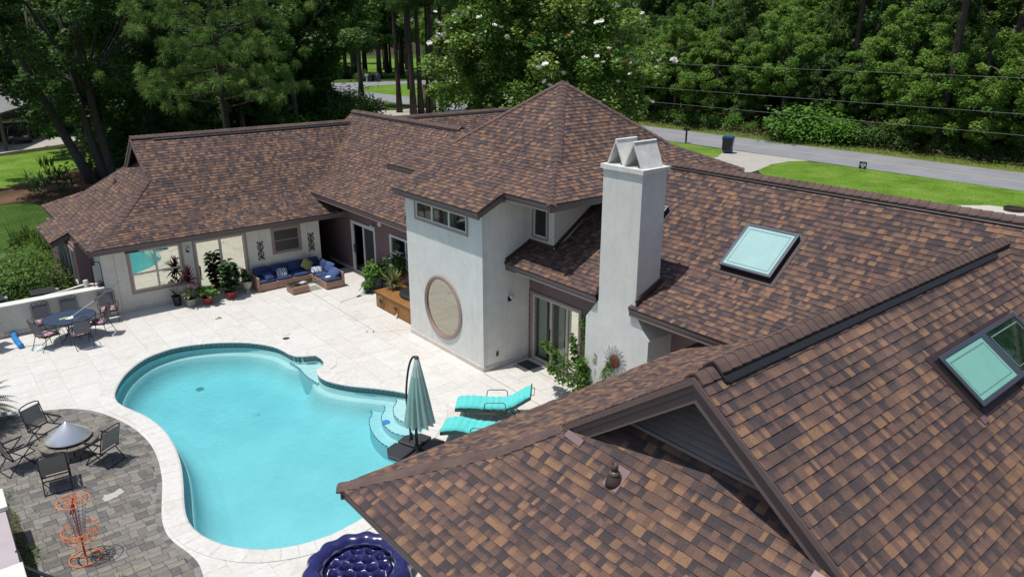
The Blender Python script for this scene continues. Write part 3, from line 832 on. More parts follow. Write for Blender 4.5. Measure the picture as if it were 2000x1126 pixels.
def window(axis, c, a0, a1, z0, z1, cols, rows, frame_m, pane_m, trim_m=None, trim_w=0.09, name="window", bar=0.045, out=0.03, depth=.07, splits=None, zsplits=None):
    """c = outer face of the wall. trim, sash frame and one pane per light"""
    par = None
    m = MB()
    if trim_m:
        for (p, q, r, s) in ((a0-trim_w, a0, z0-trim_w, z1+trim_w), (a1, a1+trim_w, z0-trim_w, z1+trim_w), (a0, a1, z1, z1+trim_w), (a0, a1, z0-trim_w, z0)):
            bx(axis, m, c-out, c+.02, p, q, r, s)
        par = m.build(name, trim_m, HOUSE, bevel=.006)
    else:
        for (p, q, r, s) in ((a0-.02, a0, z0-.02, z1+.02), (a1, a1+.02, z0-.02, z1+.02)):
            bx(axis, m, c-.01, c+.02, p, q, r, s)
        par = m.build(name, frame_m, HOUSE)
    A = [a0] + [a0+(a1-a0)*t for t in (splits or [k/cols for k in range(1, cols)])] + [a1]
    Z = [z0] + [z0+(z1-z0)*t for t in (zsplits or [k/rows for k in range(1, rows)])] + [z1]
    f = MB()
    bx(axis, f, c-.012, c+depth, a0, a0+bar, z0, z1); bx(axis, f, c-.012, c+depth, a1-bar, a1, z0, z1)
    bx(axis, f, c-.010, c+depth-.002, a0+bar, a1-bar, z0, z0+bar); bx(axis, f, c-.010, c+depth-.002, a0+bar, a1-bar, z1-bar, z1)
    for a in A[1:-1]: bx(axis, f, c-.008, c+depth-.004, a-bar*.7, a+bar*.7, z0+bar, z1-bar)
    for z in Z[1:-1]: bx(axis, f, c-.004, c+depth-.006, a0+bar, a1-bar, z-bar*.6, z+bar*.6)
    f.build("frame", frame_m, par, bevel=.004)
    for i in range(len(A)-1):
        for j in range(len(Z)-1):
            pm = pane_m[(i, j)] if isinstance(pane_m, dict) else pane_m
            p = MB(); bx(axis, p, c+.025, c+.033, A[i]+.01, A[i+1]-.01, Z[j]+.01, Z[j+1]-.01)
            p.build("pane", pm, par)
    return par

def siding(axis, c, a0, a1, z0, z1, openings, m, parent, step=0.2, name="siding_board"):
    """lapped boards as single pieces, broken at openings"""
    z = z0
    while z < z1-.02:
        t = min(z+step, z1)
        segs = [(a0, a1)]
        for o in openings:
            if o[2] < t-.01 and o[3] > z+.01:
                ns = []
                for s in segs:
                    if o[1] <= s[0] or o[0] >= s[1]: ns.append(s); continue
                    if o[0] > s[0]: ns.append((s[0], o[0]))
                    if o[1] < s[1]: ns.append((o[1], s[1]))
                segs = ns
        for (p, q) in segs:
            if q-p < .02: continue
            vs = []
            for a in (p, q):
                for (cc, zz) in ((c-.026, z), (c-.026, z+.012), (c-.006, t), (c, t), (c, z)):
                    vs.append((cc, a, zz) if axis == 'x' else (a, cc, zz))
            MB().add(vs, [(0, 1, 6, 5), (1, 2, 7, 6), (2, 3, 8, 7), (3, 4, 9, 8), (4, 0, 5, 9), (0, 4, 3, 2, 1), (5, 6, 7, 8, 9)]).build(name, m, parent)
        z += step

def baseboard(axis, c, a0, a1, m=None, h=.14, step=.61, t=.025, parent=None):
    a = a0; k = 0
    while a < a1-.01:
        b = min(a+step, a1)
        mb = MB(); bx(axis, mb, c-t, c, a+.003, b-.003, 0, h)
        mb.build("base_tile", M_TRAVS, parent or HOUSE, bevel=.004); a += step

M_TRAVS = ramp_mat("travertine_skirting", [(0.3, (0.50, 0.46, 0.40)), (0.6, (0.62, 0.58, 0.52))], scale=3, fine=(20, .1), rough=.7)

# tower block
TY0, TY1, TX = 15.71, 19.66, 11.74
tw = wall('x', TX, TX+.15, TY0, TY1, 0, 4.66, [(16.42, 19.06, 3.98, 4.50)], M_STUCCO, "tower_wall")
wall('y', TY0, TY0+.15, TX+.15, 13.6, 0, 4.9, [], M_STUCCO_S, "tower_wall")
wall('y', TY1-.15, TY1, TX+.15, 13.6, 0, 4.9, [], M_STUCCO, "tower_wall")
MB().slab([(BX+.05, 15.5, 4.62), (12.34, 15.5, 5.02), (12.34, 19.8, 5.02), (BX+.05, 19.8, 4.62)], (0, 0, 1), .02).build("soffit", M_SOFFIT, HOUSE)
window('x', TX, 16.42, 19.06, 3.98, 4.50, 3, 1, M_WHITEF, M_GLASS, M_TRIM_P, .07, bar=.05)
MB().box(12.3, 12.35, 16.3, 19.2, 3.7, 4.6).build("backing", M_DARK, HOUSE)  # added dark sheet, paints the unlit room behind the tower window
for yy in (16.55, 17.45, 18.3):
    MB().box(12.0, 12.02, yy, yy+.34, 3.98, 4.5).build("curtain", M_CURTAIN, HOUSE)
baseboard('x', TX, TY0-.02, TY1, parent=tw); baseboard('y', TY0, TX, 13.42, parent=tw)
# oval-looking round mirror window
oc = (17.72, 1.42); OR = 0.87
ow = MB(); ring = []
n = 48
for rr, cc in ((OR+.11, TX-.0), (OR+.11, TX-.05), (OR+.055, TX-.065), (OR+.05, TX-.045), (OR+.0, TX-.05), (OR, TX-.004)):
    ring.append([(cc, oc[0]+rr*math.cos(2*math.pi*j/n), oc[1]+rr*math.sin(2*math.pi*j/n)*1.02) for j in range(n)])
for r_ in ring: ow.v += r_
for i in range(len(ring)-1):
    for j in range(n): ow.f.append((i*n+j, i*n+(j+1) % n, (i+1)*n+(j+1) % n, (i+1)*n+j))
owo = ow.build("round_window", M_TRIM_P, HOUSE, smooth=False)
MB().add([(TX-.008, oc[0]+(OR+.01)*math.cos(2*math.pi*j/n), oc[1]+(OR+.01)*math.sin(2*math.pi*j/n)*1.02) for j in range(n)], [tuple(range(n))]).build("pane", M_FILMD, owo)

# upper storey behind the tower
wall('x', 13.45, 13.6, 14.68, TY0, 3.3, 5.0, [(14.97, 15.55, 3.84, 4.66)], M_STUCCO_C, "upper_wall")
window('x', 13.45, 14.97, 15.55, 3.84, 4.66, 1, 1, M_WHITEF, M_GLASS, M_TRIM_P, .06)
MB().box(13.9, 13.95, 14.8, 15.7, 3.7, 4.8).build("backing", M_DARK, HOUSE)  # added dark sheet standing in for the shade of the upper room
MB().poly([(13.6, 14.685, 3.2), (18.5, 14.685, 3.2), (18.5, 14.685, 5.0), (13.6, 14.685, 5.0)]).build("upper_wall", M_STUCCO_C, HOUSE)
MB().poly([(13.45, 20.6, 3.2), (18.5, 20.6, 3.2), (18.5, 20.6, 5.0), (13.45, 20.6, 5.0)]).build("upper_wall", M_STUCCO_C, HOUSE)
MB().beam((12.55, 15.68, 3.24), (13.5, 15.68, 3.68), .05, .10).beam((13.43, 15.7, 3.66), (13.43, 14.7, 3.66), .05, .10).beam((13.45, 14.66, 3.67), (15, 14.66, 4.7), .05, .10).build("wall_flashing", mat("brown_flashing", (0.07, 0.035, 0.03), .5), HOUSE)

# poolside long wall
DOOR = (13.56, 15.54, 0.05, 2.08)
SL2 = (24.95, 26.75, 0.04, 2.10); W2 = (21.6, 23.72, 1.12, 2.16)
wp = wall('x', 13.45, 13.6, 12.40, TY0, 0, 3.0, [DOOR], M_SIDING, "terrace_wall")
siding('x', 13.45, 15.56, TY0, .15, 2.2, [], M_SIDING, wp, .2)
wall('x', 13.45, 13.6, -4, 10.7, GZ, 3.0, [], M_SIDING, "terrace_wall")
wm = wall('x', 13.45, 13.6, TY1, 31, 0, 3.0, [SL2, W2], M_SIDING, "terrace_wall")
siding('x', 13.45, TY1, 29.5, .15, 2.95, [(SL2[0]-.1, SL2[1]+.1, 0, 2.2), (W2[0]-.09, W2[1]+.09, W2[2]-.09, W2[3]+.09)], M_SIDING, wm, .235)
baseboard('x', 13.45, 20.0, 24.8, parent=wm); baseboard('x', 13.45, 26.9, 29, parent=wm)
# sliding doors
def slider(axis, c, a0, a1, z0, z1, splits, frame_m, panes, trim_m, handle_at, hm=M_BLACKP, name="sliding_door"):
    d = window(axis, c, a0, a1, z0, z1, len(splits)+1, 1, frame_m, panes, trim_m, .08, name=name, bar=.06, splits=splits, out=.035, depth=.09)
    mb = MB(); bx(axis, mb, c-.05, c-.012, handle_at-.02, handle_at+.02, .85, 1.2); mb.build("handle", hm, d, bevel=.006)
    mb = MB(); bx(axis, mb, c-.11, c-.036, a0-.05, a1+.05, .004, .035); mb.build("sill", M_CREAMF, d)
    return d
M_GLASSG = glass_mat("green_grey_pane", (0.84, 0.88, 0.84), 0.08)
slider('x', 13.45, *DOOR, [0.26, 0.60], M_CREAMF, {(0, 0): M_FILM, (1, 0): M_GLASSG, (2, 0): M_GLASSG}, M_TRIM_P, 14.77)
# curtains behind the door: pleated strips
for (a, b) in ((13.62, 14.02), (14.12, 14.28), (14.40, 14.66), (14.90, 15.06), (15.16, 15.50)):
    mb = MB(); P = []
    k = int((b-a)/.028)
    for i in range(k+1): P.append((13.68 + (.02 if i % 2 else -.02), a+(b-a)*i/k))
    mb.v = [(x, y, .06) for x, y in P] + [(x, y, 2.1) for x, y in P]
    mb.f = [(i, i+1, k+2+i, k+1+i) for i in range(k)]
    mb.build("curtain", M_CURTAIN, HOUSE)
slider('x', 13.45, *SL2, [0.5], M_WHITEF, {(0, 0): M_SCREEN, (1, 0): M_GLASS}, M_WHITEF, 26.62)
window('x', 13.45, *W2, 2, 2, M_WHITEF, M_GLASSG, M_WHITEF, .05, zsplits=[0.36])
room = MB().box(14.6, 14.65, 12, 31, -.1, 3.4).box(13.6, 14.65, 12, 31, -.05, -.02)
room.build("inner_wall", mat("room_paint", (0.16, 0.15, 0.14), .9), HOUSE)

# left wing facade
LWALL = 27.5
LWIN = (5.30, 6.98, 0.70, 2.13); LSL = (7.50, 9.32, 0.04, 2.12); LW3 = (10.45, 11.48, 1.20, 2.06)
lw = wall('y', LWALL, LWALL+.15, 4.43, 12.36, 0, 2.42, [LWIN, LSL, LW3], M_STUCCO_C, "wing_wall")
window('y', LWALL, *LWIN, 2, 2, M_CREAMF, M_FILM, M_TRIM_P, .09, zsplits=[0.42])
slider('y', LWALL, *LSL, [0.5], M_CREAMF, {(0, 0): M_FILM, (1, 0): M_FILM}, M_TRIM_P, 7.58)
window('y', LWALL, *LW3, 1, 2, M_TRIM_P, M_SCREEN, M_TRIM_P, .09, zsplits=[0.5], bar=.03)
baseboard('y', LWALL, 4.7, 7.4, parent=lw); baseboard('y', LWALL, 9.42, 12.36, parent=lw)
for xx in (4.82, 9.9, 11.85): MB().box(xx-.006, xx+.006, LWALL-.004, LWALL, .14, 2.3).build("control_joint", M_TRIM_P, lw)
MB().box(12.22, 12.36, LWALL+.15, 31, 0, 2.42).box(12.36, 13.45, 31, 31.1, 0, 2.9).box(12.36, 13.44, 27.6, 31, 2.42, 2.45).build("passage_wall", mat("passage_shade_tone", (0.05, 0.036, 0.038), .8), HOUSE)  # dark mauve with the shade of the recess put into the colour
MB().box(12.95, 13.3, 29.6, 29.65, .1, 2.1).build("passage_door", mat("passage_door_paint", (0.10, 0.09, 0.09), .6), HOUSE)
# left end: white return, mauve bay with tall window
MB().box(4.43, 4.58, LWALL+.15, 28.9, 0, 2.42).build("return_wall", M_STUCCO, HOUSE)
bw = MB().box(3.92, 4.43, 28.9, 29.0, GZ, 2.42).build("bay_wall", M_SIDING, HOUSE)
siding('y', 28.9, 3.92, 4.43, .15, 2.35, [], M_SIDING, bw, .22)
BWIN = (29.3, 32.6, .75, 2.0)
wall('x', 3.92, 4.02, 28.9, 34.8, GZ, 2.2, [BWIN], M_SIDING, "bay_wall")
window('x', 3.92, *BWIN, 4, 1, M_WHITEF, M_GLASS, M_TRIM_P, .08)
MB().box(4.9, 4.95, 29, 34.8, 0, 2.2).build("inner_wall", M_DARK, HOUSE)

# ------------------------------------------------------------------ chimney
CX, CY0, CY1, CZ = 12.60, 10.88, 12.09, 6.33
chm = MB().box(CX, CX+.82, CY0, CY1, 0, CZ)
# shouldered firebox
sh = [(10.43, 0), (12.50, 0), (12.50, 2.50), (12.10, 3.02), (10.87, 3.02), (10.43, 2.46)]
M1 = MB(); nn = len(sh)
M1.v = [(CX+.003, y, z) for y, z in sh] + [(CX+.85, y, z) for y, z in sh]
M1.f = [tuple(range(nn)), tuple(range(nn, 2*nn))[::-1]] + [(i, (i+1) % nn, nn+(i+1) % nn, nn+i) for i in range(nn)]
chim = chm.build("chimney", M_STUCCO, HOUSE, bevel=.012)
M1.build("chimney_base", M_STUCCO, chim)
def cap_slab():
    mb = MB(); r = random.Random(4)
    a0, a1, b0, b1 = CX-.055, CX+.875, CY0-.055, CY1+.055
    pts = []
    for (p, q, k) in (((a0, b0), (a1, b0), 9), ((a1, b0), (a1, b1), 12), ((a1, b1), (a0, b1), 9), ((a0, b1), (a0, b0), 12)):
        for i in range(k):
            t = i/k; pts.append((p[0]+(q[0]-p[0])*t, p[1]+(q[1]-p[1])*t))
    n = len(pts)
    mb.v = [(x, y, CZ+r.uniform(-.022, .010)) for x, y in pts] + [(x, y, CZ+.095) for x, y in pts]
    mb.f = [tuple(range(n, 2*n)), tuple(range(n))[::-1]] + [(i, (i+1) % n, n+(i+1) % n, n+i) for i in range(n)]
    return mb
M_CEM = mat("weathered_white_cement", (0.66, 0.66, 0.63), .92, noise=(4, .2), bump=(25, .008))
cap_slab().build("chimney_cap", M_CEM, chim)
# two leaning-slab tents
def tent(yc, hw, h, x0, x1, lean=0.0):
    z0 = CZ+.09; t = .045
    for s in (1, -1):
        mb = MB(); N_ = Vector((0, s*h, hw)).normalized()
        ft = Vector((0, s*hw, 0)); top = Vector((0, 0, h))
        a = [Vector((x0, yc, z0))+ft, Vector((x1, yc, z0+.0))+ft, Vector((x1+.02, yc+lean, z0))+top, Vector((x0-.015, yc+lean, z0))+top]
        mb.slab(a, N_, t).build("flue_slab", M_CEM, chim, bevel=.008)
tent(11.78, .27, .60, CX+.06, CX+.72); tent(11.21, .285, .60, CX+.02, CX+.74)
MB().obox((CX+.35, 11.8, CZ+.10), (.2, 0, 0), (0, .10, 0), (0, 0, .012)).obox((CX+.3, 11.26, CZ+.10), (.2, 0, 0), (0, .11, 0), (0, 0, .012)).build("flue_tile", M_CEM, chim)
MB().beam((CX-.02, CY0-.03, 3.32), (CX+.86, CY0-.03, 3.32+.88*S1), .05, .12).beam((CX+.86, CY0-.06, 3.70), (CX+.86, CY1+.06, 3.70), .05, .12).beam((CX-.02, CY1+.03, 3.32), (CX+.86, CY1+.03, 3.32+.88*S1), .05, .12).build("chimney_flashing", MATS["brown_flashing"], chim)

# metal sun hanging on the chimney
sun = thing("sun_wall_art", "rusty metal sun face with wavy wire rays hanging on the white chimney wall", "wall art", (CX-.03, 11.42, 1.62))
M_RUST = mat("rusty_metal", (0.16, 0.055, 0.030), .8, metal=.3, noise=(14, .35), bump=(40, .003))
mb = MB(); n = 24
for k_, (rr, xx) in enumerate(((.155, .01), (.15, -.012), (.10, -.03), (.0, -.035))):
    mb.v += [(xx, rr*math.cos(2*math.pi*j/n), rr*1.1*math.sin(2*math.pi*j/n)) for j in range(n)]
for i in range(3):
    for j in range(n): mb.f.append((i*n+j, i*n+(j+1) % n, (i+1)*n+(j+1) % n, (i+1)*n+j))
mb.obox((-.035, 0, 0), (.012, 0, 0), (0, .012, 0), (0, 0, .05)).obox((-.03, -.05, .045), (.008, 0, 0), (0, .025, 0), (0, 0, .008)).obox((-.03, .05, .045), (.008, 0, 0), (0, .025, 0), (0, 0, .008)).obox((-.03, 0, -.07), (.008, 0, 0), (0, .035, 0), (0, 0, .008))
mb.build("face", M_RUST, sun)
M_WIRE = mat("grey_wire", (0.14, 0.13, 0.13), .5, metal=.6)
for k_ in range(20):
    a = 2*math.pi*k_/20; L_ = .40 if k_ % 2 else .34; P = []
    for side in (-1, 1):
        for i in range(6):
            t = i/5 if side < 0 else 1-i/5
            r_ = .15+(L_-.15)*t; wv = math.sin(t*7)*.022 + side*.035*(1-t)
            P.append((0, r_*math.cos(a)-wv*math.sin(a), (r_*math.sin(a)+wv*math.cos(a))*1.08))
    MB().tube(P, .0045, 4).build("ray", M_WIRE, sun)

# ------------------------------------------------------------------ skylights and roof vents (parts of the house)
M_SKYF = mat("skylight_frame", (0.10, 0.115, 0.145), 0.35, metal=.55)
M_SKYG = mat("blinded_skylight_glass", (0.34, 0.53, 0.52), 0.05, spec=.8, noise=(2.2, .07))
M_SKYG2 = mat("green_skylight_glass", (0.19, 0.44, 0.36), 0.10, spec=.6, noise=(3, .06))
M_SKYG3 = mat("dark_skylight_glass", (0.012, 0.03, 0.018), 0.015, spec=.9, noise=(8, .6))
def skylight(o, U, V, N, w, h, gm, hh=.15, backing=True):
    """o = lower corner on the roof; U across, V up the slope"""
    o, U, V, N = Vector(o), Vector(U), Vector(V), Vector(N)
    def B(u0, u1, v0, v1, n0, n1, mb):
        return mb.obox(o+U*(u0+u1)/2+V*(v0+v1)/2+N*(n0+n1)/2, U*(u1-u0)/2, V*(v1-v0)/2, N*(n1-n0)/2)
    m = MB(); t = .05
    B(0, t, 0, h, -.02, hh-.002, m); B(w-t, w, 0, h, -.02, hh-.002, m); B(t, w-t, 0, t, -.02, hh-.004, m); B(t, w-t, h-t, h, -.02, hh-.004, m)
    par = m.build("skylight", M_BLACKP, HOUSE)
    m = MB(); f = .055
    B(-.02, f, -.02, h+.02, hh, hh+.035, m); B(w-f, w+.02, -.02, h+.02, hh, hh+.035, m); B(f, w-f, -.02, f, hh, hh+.03, m); B(f, w-f, h-f, h+.02, hh, hh+.03, m)
    m.build("frame", M_SKYF, par, bevel=.012)
    m = MB(); B(f-.01, w-f+.01, f-.01, h-f+.01, hh-.005, hh+.012, m); m.build("glass", gm, par)
    if backing:
        m = MB(); g = f+.07
        B(g, g+.012, g, h-g, hh+.012, hh+.018, m); B(w-g-.012, w-g, g, h-g, hh+.012, hh+.018, m); B(g, w-g, g, g+.012, hh+.012, hh+.018, m); B(g, w-g, h-g-.02, h-g, hh+.012, hh+.018, m)
        m.build("inner_edge", mat("skylight_gasket", (.16, .24, .24), .5), par)
    m = MB(); B(-.12, w+.12, -.14, h+.1, .012, .026, m); m.build("flashing_apron", mat("dark_flashing", (.045, .028, .028), .5), par)
    return par
l2 = math.sqrt(1+S2*S2); l3 = math.sqrt(1+S3*S3)
Vm = Vector((1/l2, 0, S2/l2)); Nm = Vector((-S2/l2, 0, 1/l2))
sx0 = 14.22; zz = ZK+S2*(sx0+.10-XK)
skylight((sx0+.10, 9.81, zz), (0, -1, 0), Vm, Nm, 1.32, 1.29, M_SKYG)
skylight((sx0+.10, 13.57, zz), (0, -1, 0), Vm, Nm, 1.32, 1.29, M_SKYG)
Vn = Vector((0, 1/l3, S3/l3)); Nn = Vector((0, -S3/l3, 1/l3))
yb = 3.04+.07; zb = NK+S3*(yb-YKn)
skylight((10.93, yb, zb), (1, 0, 0), Vn, Nn, 1.44, .83, M_SKYG2, hh=.12)
skylight((12.42, yb, zb), (1, 0, 0), Vn, Nn, 1.34, .83, M_SKYG3, hh=.12)
for u in (10.86, 12.40):
    MB().obox((u+.02, yb-.14, zb-.07), (.08, 0, 0), Vn*.05, Nn*.006).build("flashing_clip", MATS["pink_flashing"], HOUSE)
def pipe_vent(c, N, s=1.0):
    c, N = Vector(c), Vector(N).normalized(); U = Vector((0, 1, 0)); V = N.cross(U)
    p = MB().obox(c+N*.012-V*.05*s, U*.13*s, V*.17*s, N*.004).build("pipe_vent", MATS["pink_flashing"], HOUSE)
    m = MB(); m.lathe([(.12*s, -.06*s), (.115*s, .0), (.10*s, .07*s), (.075*s, .10*s), (.07*s, .13*s)], 20, c); m.build("boot", mat("brown_rubber_boot", (.06, .038, .032), .5), p, smooth=True)
    m = MB(); m.lathe([(.075*s, .10*s), (.08*s, .125*s), (.06*s, .15*s), (.05*s, .16*s)], 20, c); m.build("collar", mat("grey_collar", (.09, .085, .085), .35), p, smooth=True)
    m = MB(); m.lathe([(.047*s, .14*s), (.047*s, .26*s), (.037*s, .26*s), (.037*s, .16*s)], 16, c); m.build("pipe", mat("brown_pipe", (.07, .042, .035), .5), p, smooth=True)
pipe_vent((6.40, 5.72, NK+S3*.40), (-S3, 0, 1))
pipe_vent((6.2, 32.3, LK+S2*.7), (-S2, 0, 1), .8)
finish_shingles(); finish_caps()

# wall lamps, outlet, small fittings (parts of the house)
M_LAMPG = mat("lamp_glass", (.5, .5, .48), .15)
def wall_lamp(p, nrm, m=M_BLACK):
    p, n_ = Vector(p), Vector(nrm)
    par = MB().obox(p+n_*.015, n_.cross(Vector((0, 0, 1)))*.05, (0, 0, .07), n_*.015).tube([p+n_*.03, p+n_*.10+Vector((0, 0, -.03)), p+n_*.13+Vector((0, 0, .04))], .012, 6).build("wall_lamp", m, HOUSE)
    q = p+n_*.13+Vector((0, 0, .08))
    MB().lathe([(.02, -.05), (.06, -.02), (.07, .03), (.05, .08), (.01, .10)], 12, q).build("globe", M_LAMPG, par, smooth=True)
wall_lamp((12.68, TY0, 2.05), (0, -1, 0)); wall_lamp((7.24, LWALL, 1.85), (0, -1, 0)); wall_lamp((13.42, 24.88, 2.2), (-1, 0, 0), M_WHITEF)
MB().lathe([(.05, 0), (.08, -.06), (.08, -.16), (.05, -.2)], 14, (13.32, 24.23, 2.62)).build("camera_housing", M_WHITEF, HOUSE, smooth=True)
MB().box(12.19, 12.27, TY0-.03, TY0, .38, .52).build("outlet_box", mat("brown_outlet", (.10, .07, .06), .5), HOUSE, bevel=.005)
MB().box(5.18, 5.62, LWALL-.10, LWALL-.02, 2.12, 2.22).build("shade_box", M_BLACKP, HOUSE)
# ------------------------------------------------------------------ pool, deck and patio
POOL0 = [(3.08,20.97),(3.44,21.84),(3.88,22.49),(4.40,22.98),(4.99,23.21),(5.53,23.22),(6.28,22.95),(6.98,22.48),(7.43,22.01),(7.77,21.40),(7.88,20.95),(7.94,20.41),(8.11,20.13),(8.46,19.99),(8.54,19.79),(8.50,19.31),(8.33,19.03),(8.07,18.92),(7.95,18.49),(8.00,18.05),(8.34,17.40),(8.85,16.77),(9.33,16.02),(9.47,15.18),(9.28,14.63),(8.98,14.26),(8.50,13.90),(7.95,13.45),(7.28,12.83),(6.67,12.30),(6.12,11.92),(5.74,11.78),(5.27,11.71),(4.85,11.70),(4.38,11.79),(4.01,11.94),(3.64,12.18),(3.26,12.64),(3.01,13.15),(2.90,13.65),(2.91,14.09),(3.02,14.63),(3.21,15.33),(3.41,16.17),(3.53,17.00),(3.57,17.80),(3.51,18.59),(3.37,19.25),(3.16,19.85),(3.03,20.37)]
POOL = resample(catmull(POOL0, 5), 0.10)
COPW = 0.36
LIM = POOL
BAND = offset_poly(resample(POOL, .2), COPW*.55)     # middle of the coping
PATIO0 = [(-2.6, 21.2), (-1.4,21.62),(-.3, 21.6),(0.52,21.42),(1.05,21.24),(1.61,21.02),(2.07,20.72),(2.48,20.20),(2.76,19.56),(3.00,18.77),(3.12,17.97),(3.14,17.30),(3.07,16.55),(2.92,15.75),(2.72,15.04),(2.54,14.38),(2.47,13.85),(2.51,13.39),(2.62,12.94),(2.68,12.49),(2.63,12.07)]
PATIO = catmull(PATIO0, 4, closed=False) + [(2.45, 11.2), (2.2, 10.3), (1.9, 9.0), (-2.6, 9.0)]
V, T = cut_poly([(DECK_R[0], DECK_R[2]), (DECK_R[1], DECK_R[2]), (DECK_R[1], DECK_R[3]), (DECK_R[0], DECK_R[3])], [BAND])
M_JOINT = mat("grout_bed", (0.49, 0.47, 0.43), .95, noise=(6, .15))
M_JOINTD = mat("paver_sand", (0.075, 0.068, 0.058), .95, noise=(12, .4))
deck = extrude_tris(MB(), V, T, -.12, -.010); deck = structure("terrace", deck, M_JOINT)
M_TRAV = []
for i, (a, b) in enumerate((((.55, .537, .502), (.625, .615, .588)), ((.54, .522, .482), (.618, .604, .573)), ((.56, .550, .522), (.635, .628, .604)), ((.525, .50, .455), (.61, .59, .553)))):
    M_TRAV.append(ramp_mat("travertine_%s" % ("ivory", "sand", "pale", "walnut")[i], [(0.24, tuple((x*.9+y*.1)*.95 for x, y in zip(a, b))), (0.40, tuple(x*.55+y*.45 for x, y in zip(a, b))), (0.6, b), (0.8, b)], scale=(1.6, 2.2, 1.3, 1.9)[i], fine=(11, .07), dist=1.4, rough=.62, bump=(40, .0015)))
M_COPE = M_TRAV[2]
rt = random.Random(21)
tiles = []
x = DECK_R[0]; ci = 0
while x < 13.43:
    w = (.61, .91)[ci % 2]; ci += 1
    y = DECK_R[2] - rt.random()*.9
    while y < 27.49:
        l = rt.choice((.61, .61, .91, .91, .41))
        if w < .7: l = rt.choice((.61, .91, .41, .61))
        x1, y1 = min(x+w, 13.43), min(y+l, 27.485); y0 = max(y, DECK_R[2])
        if y1-y0 > .05: tiles.append((x, x1, y0, y1))
        y += l
    x += w
PB = offset_poly(resample(PATIO[:-1], .3, closed=True), -.06)
cand = []
poolc = BAND
for (x0, x1, y0, y1) in tiles:
    J = .0028
    R = [(x0+J, y0+J), (x1-J, y0+J), (x1-J, y1-J), (x0+J, y1-J)]
    test = R + [((x0+x1)/2, (y0+y1)/2)]
    reach = max(x1-x0, y1-y0)
    nearp = any(x0-.3 < p[0] < x1+.3 and y0-.3 < p[1] < y1+.3 for p in poolc)
    nearq = any(x0-.35 < p[0] < x1+.35 and y0-.35 < p[1] < y1+.35 for p in PB)
    inp = inside(test[4], poolc); inq = inside(test[4], PB)
    if not nearp and inp: continue
    if not nearq and inq: continue
    c_ = ((x0+x1)/2, (y0+y1)/2, 0)
    s = px_size(c_, ((x1-x0)*(y1-y0))**.5)
    cand.append((s, R, nearp, nearq))
cand.sort(key=lambda t: -t[0])
rest = MB(); cnt = 0
for s, R, a, b in cand:
    zt = rt.uniform(-.0012, .0012)
    mb = MB()
    if a or b:
        V, T = cut_poly(R, ([poolc] if a else []) + ([PB] if b else []))
        if not T: continue
        extrude_tris(mb, V, T, -.02, zt)
    else: mb.box(R[0][0], R[1][0], R[0][1], R[2][1], -.02, zt)
    if not mb.v: continue
    if cnt < 300 and s > 8:
        mb.build("travertine_tile", M_TRAV[rt.choices(range(4), (5, 3, 5, 1.2))[0]], deck); cnt += 1
    else: rest.add(mb.v, mb.f)
rest.build("tile_rest", M_TRAV[0], deck)["kind"] = "stuff"

# expansion joints
for (p, q) in (((10.88, 25.45), (10.84, 20.34)), ((10.84, 20.34), (11.72, 19.95)), ((11.69, 15.6), (11.66, 12.0)), ((12.97, 15.65), (12.97, 12.5))):
    MB().beam((*p, .0005), (*q, .0005), .014, .004).build("expansion_joint", mat("joint_sealant", (.20, .165, .14), .8), deck)

pool = thing("swimming_pool", "freeform swimming pool with turquoise water, white coping and navy edged steps", "swimming pool", (6, 17, 0), world=True)
M_PLASTER = ramp_mat("pool_plaster", [(0.3, (0.46, 0.60, 0.60)), (0.6, (0.54, 0.68, 0.67))], scale=.7, fine=(30, .04), rough=.8)
POOLD = -1.02
sh = MB(); PP = resample(POOL, .14); n = len(PP)
# shell: vertical wall, coved foot, floor
levels = [(0.0, -.01), (0.0, -.36), (-.02, -.385), (-.15, -.40), (-.17, -.425), (-.22, -.60), (-.30, -.78), (-.44, -.92), (-.62, -.99), (-.85, POOLD)]
rings = [PP] + [offset_poly(PP, d) for d, _ in levels[1:]]
for P, (_, z) in zip(rings, levels): sh.v += [(x, y, z) for x, y in P]
for i in range(9):
    for j in range(n): sh.f.append((i*n+j, i*n+(j+1) % n, (i+1)*n+(j+1) % n, (i+1)*n+j))
V, T = cut_poly(resample(rings[7], .3), [])
shell = sh.build("pool_shell", M_PLASTER, pool, smooth=True)
fl = MB(); fl.v = [(x, y, POOLD+.0) for x, y in V]; fl.f = [tuple(t) for t in T]; fl.build("pool_floor", M_PLASTER, pool)
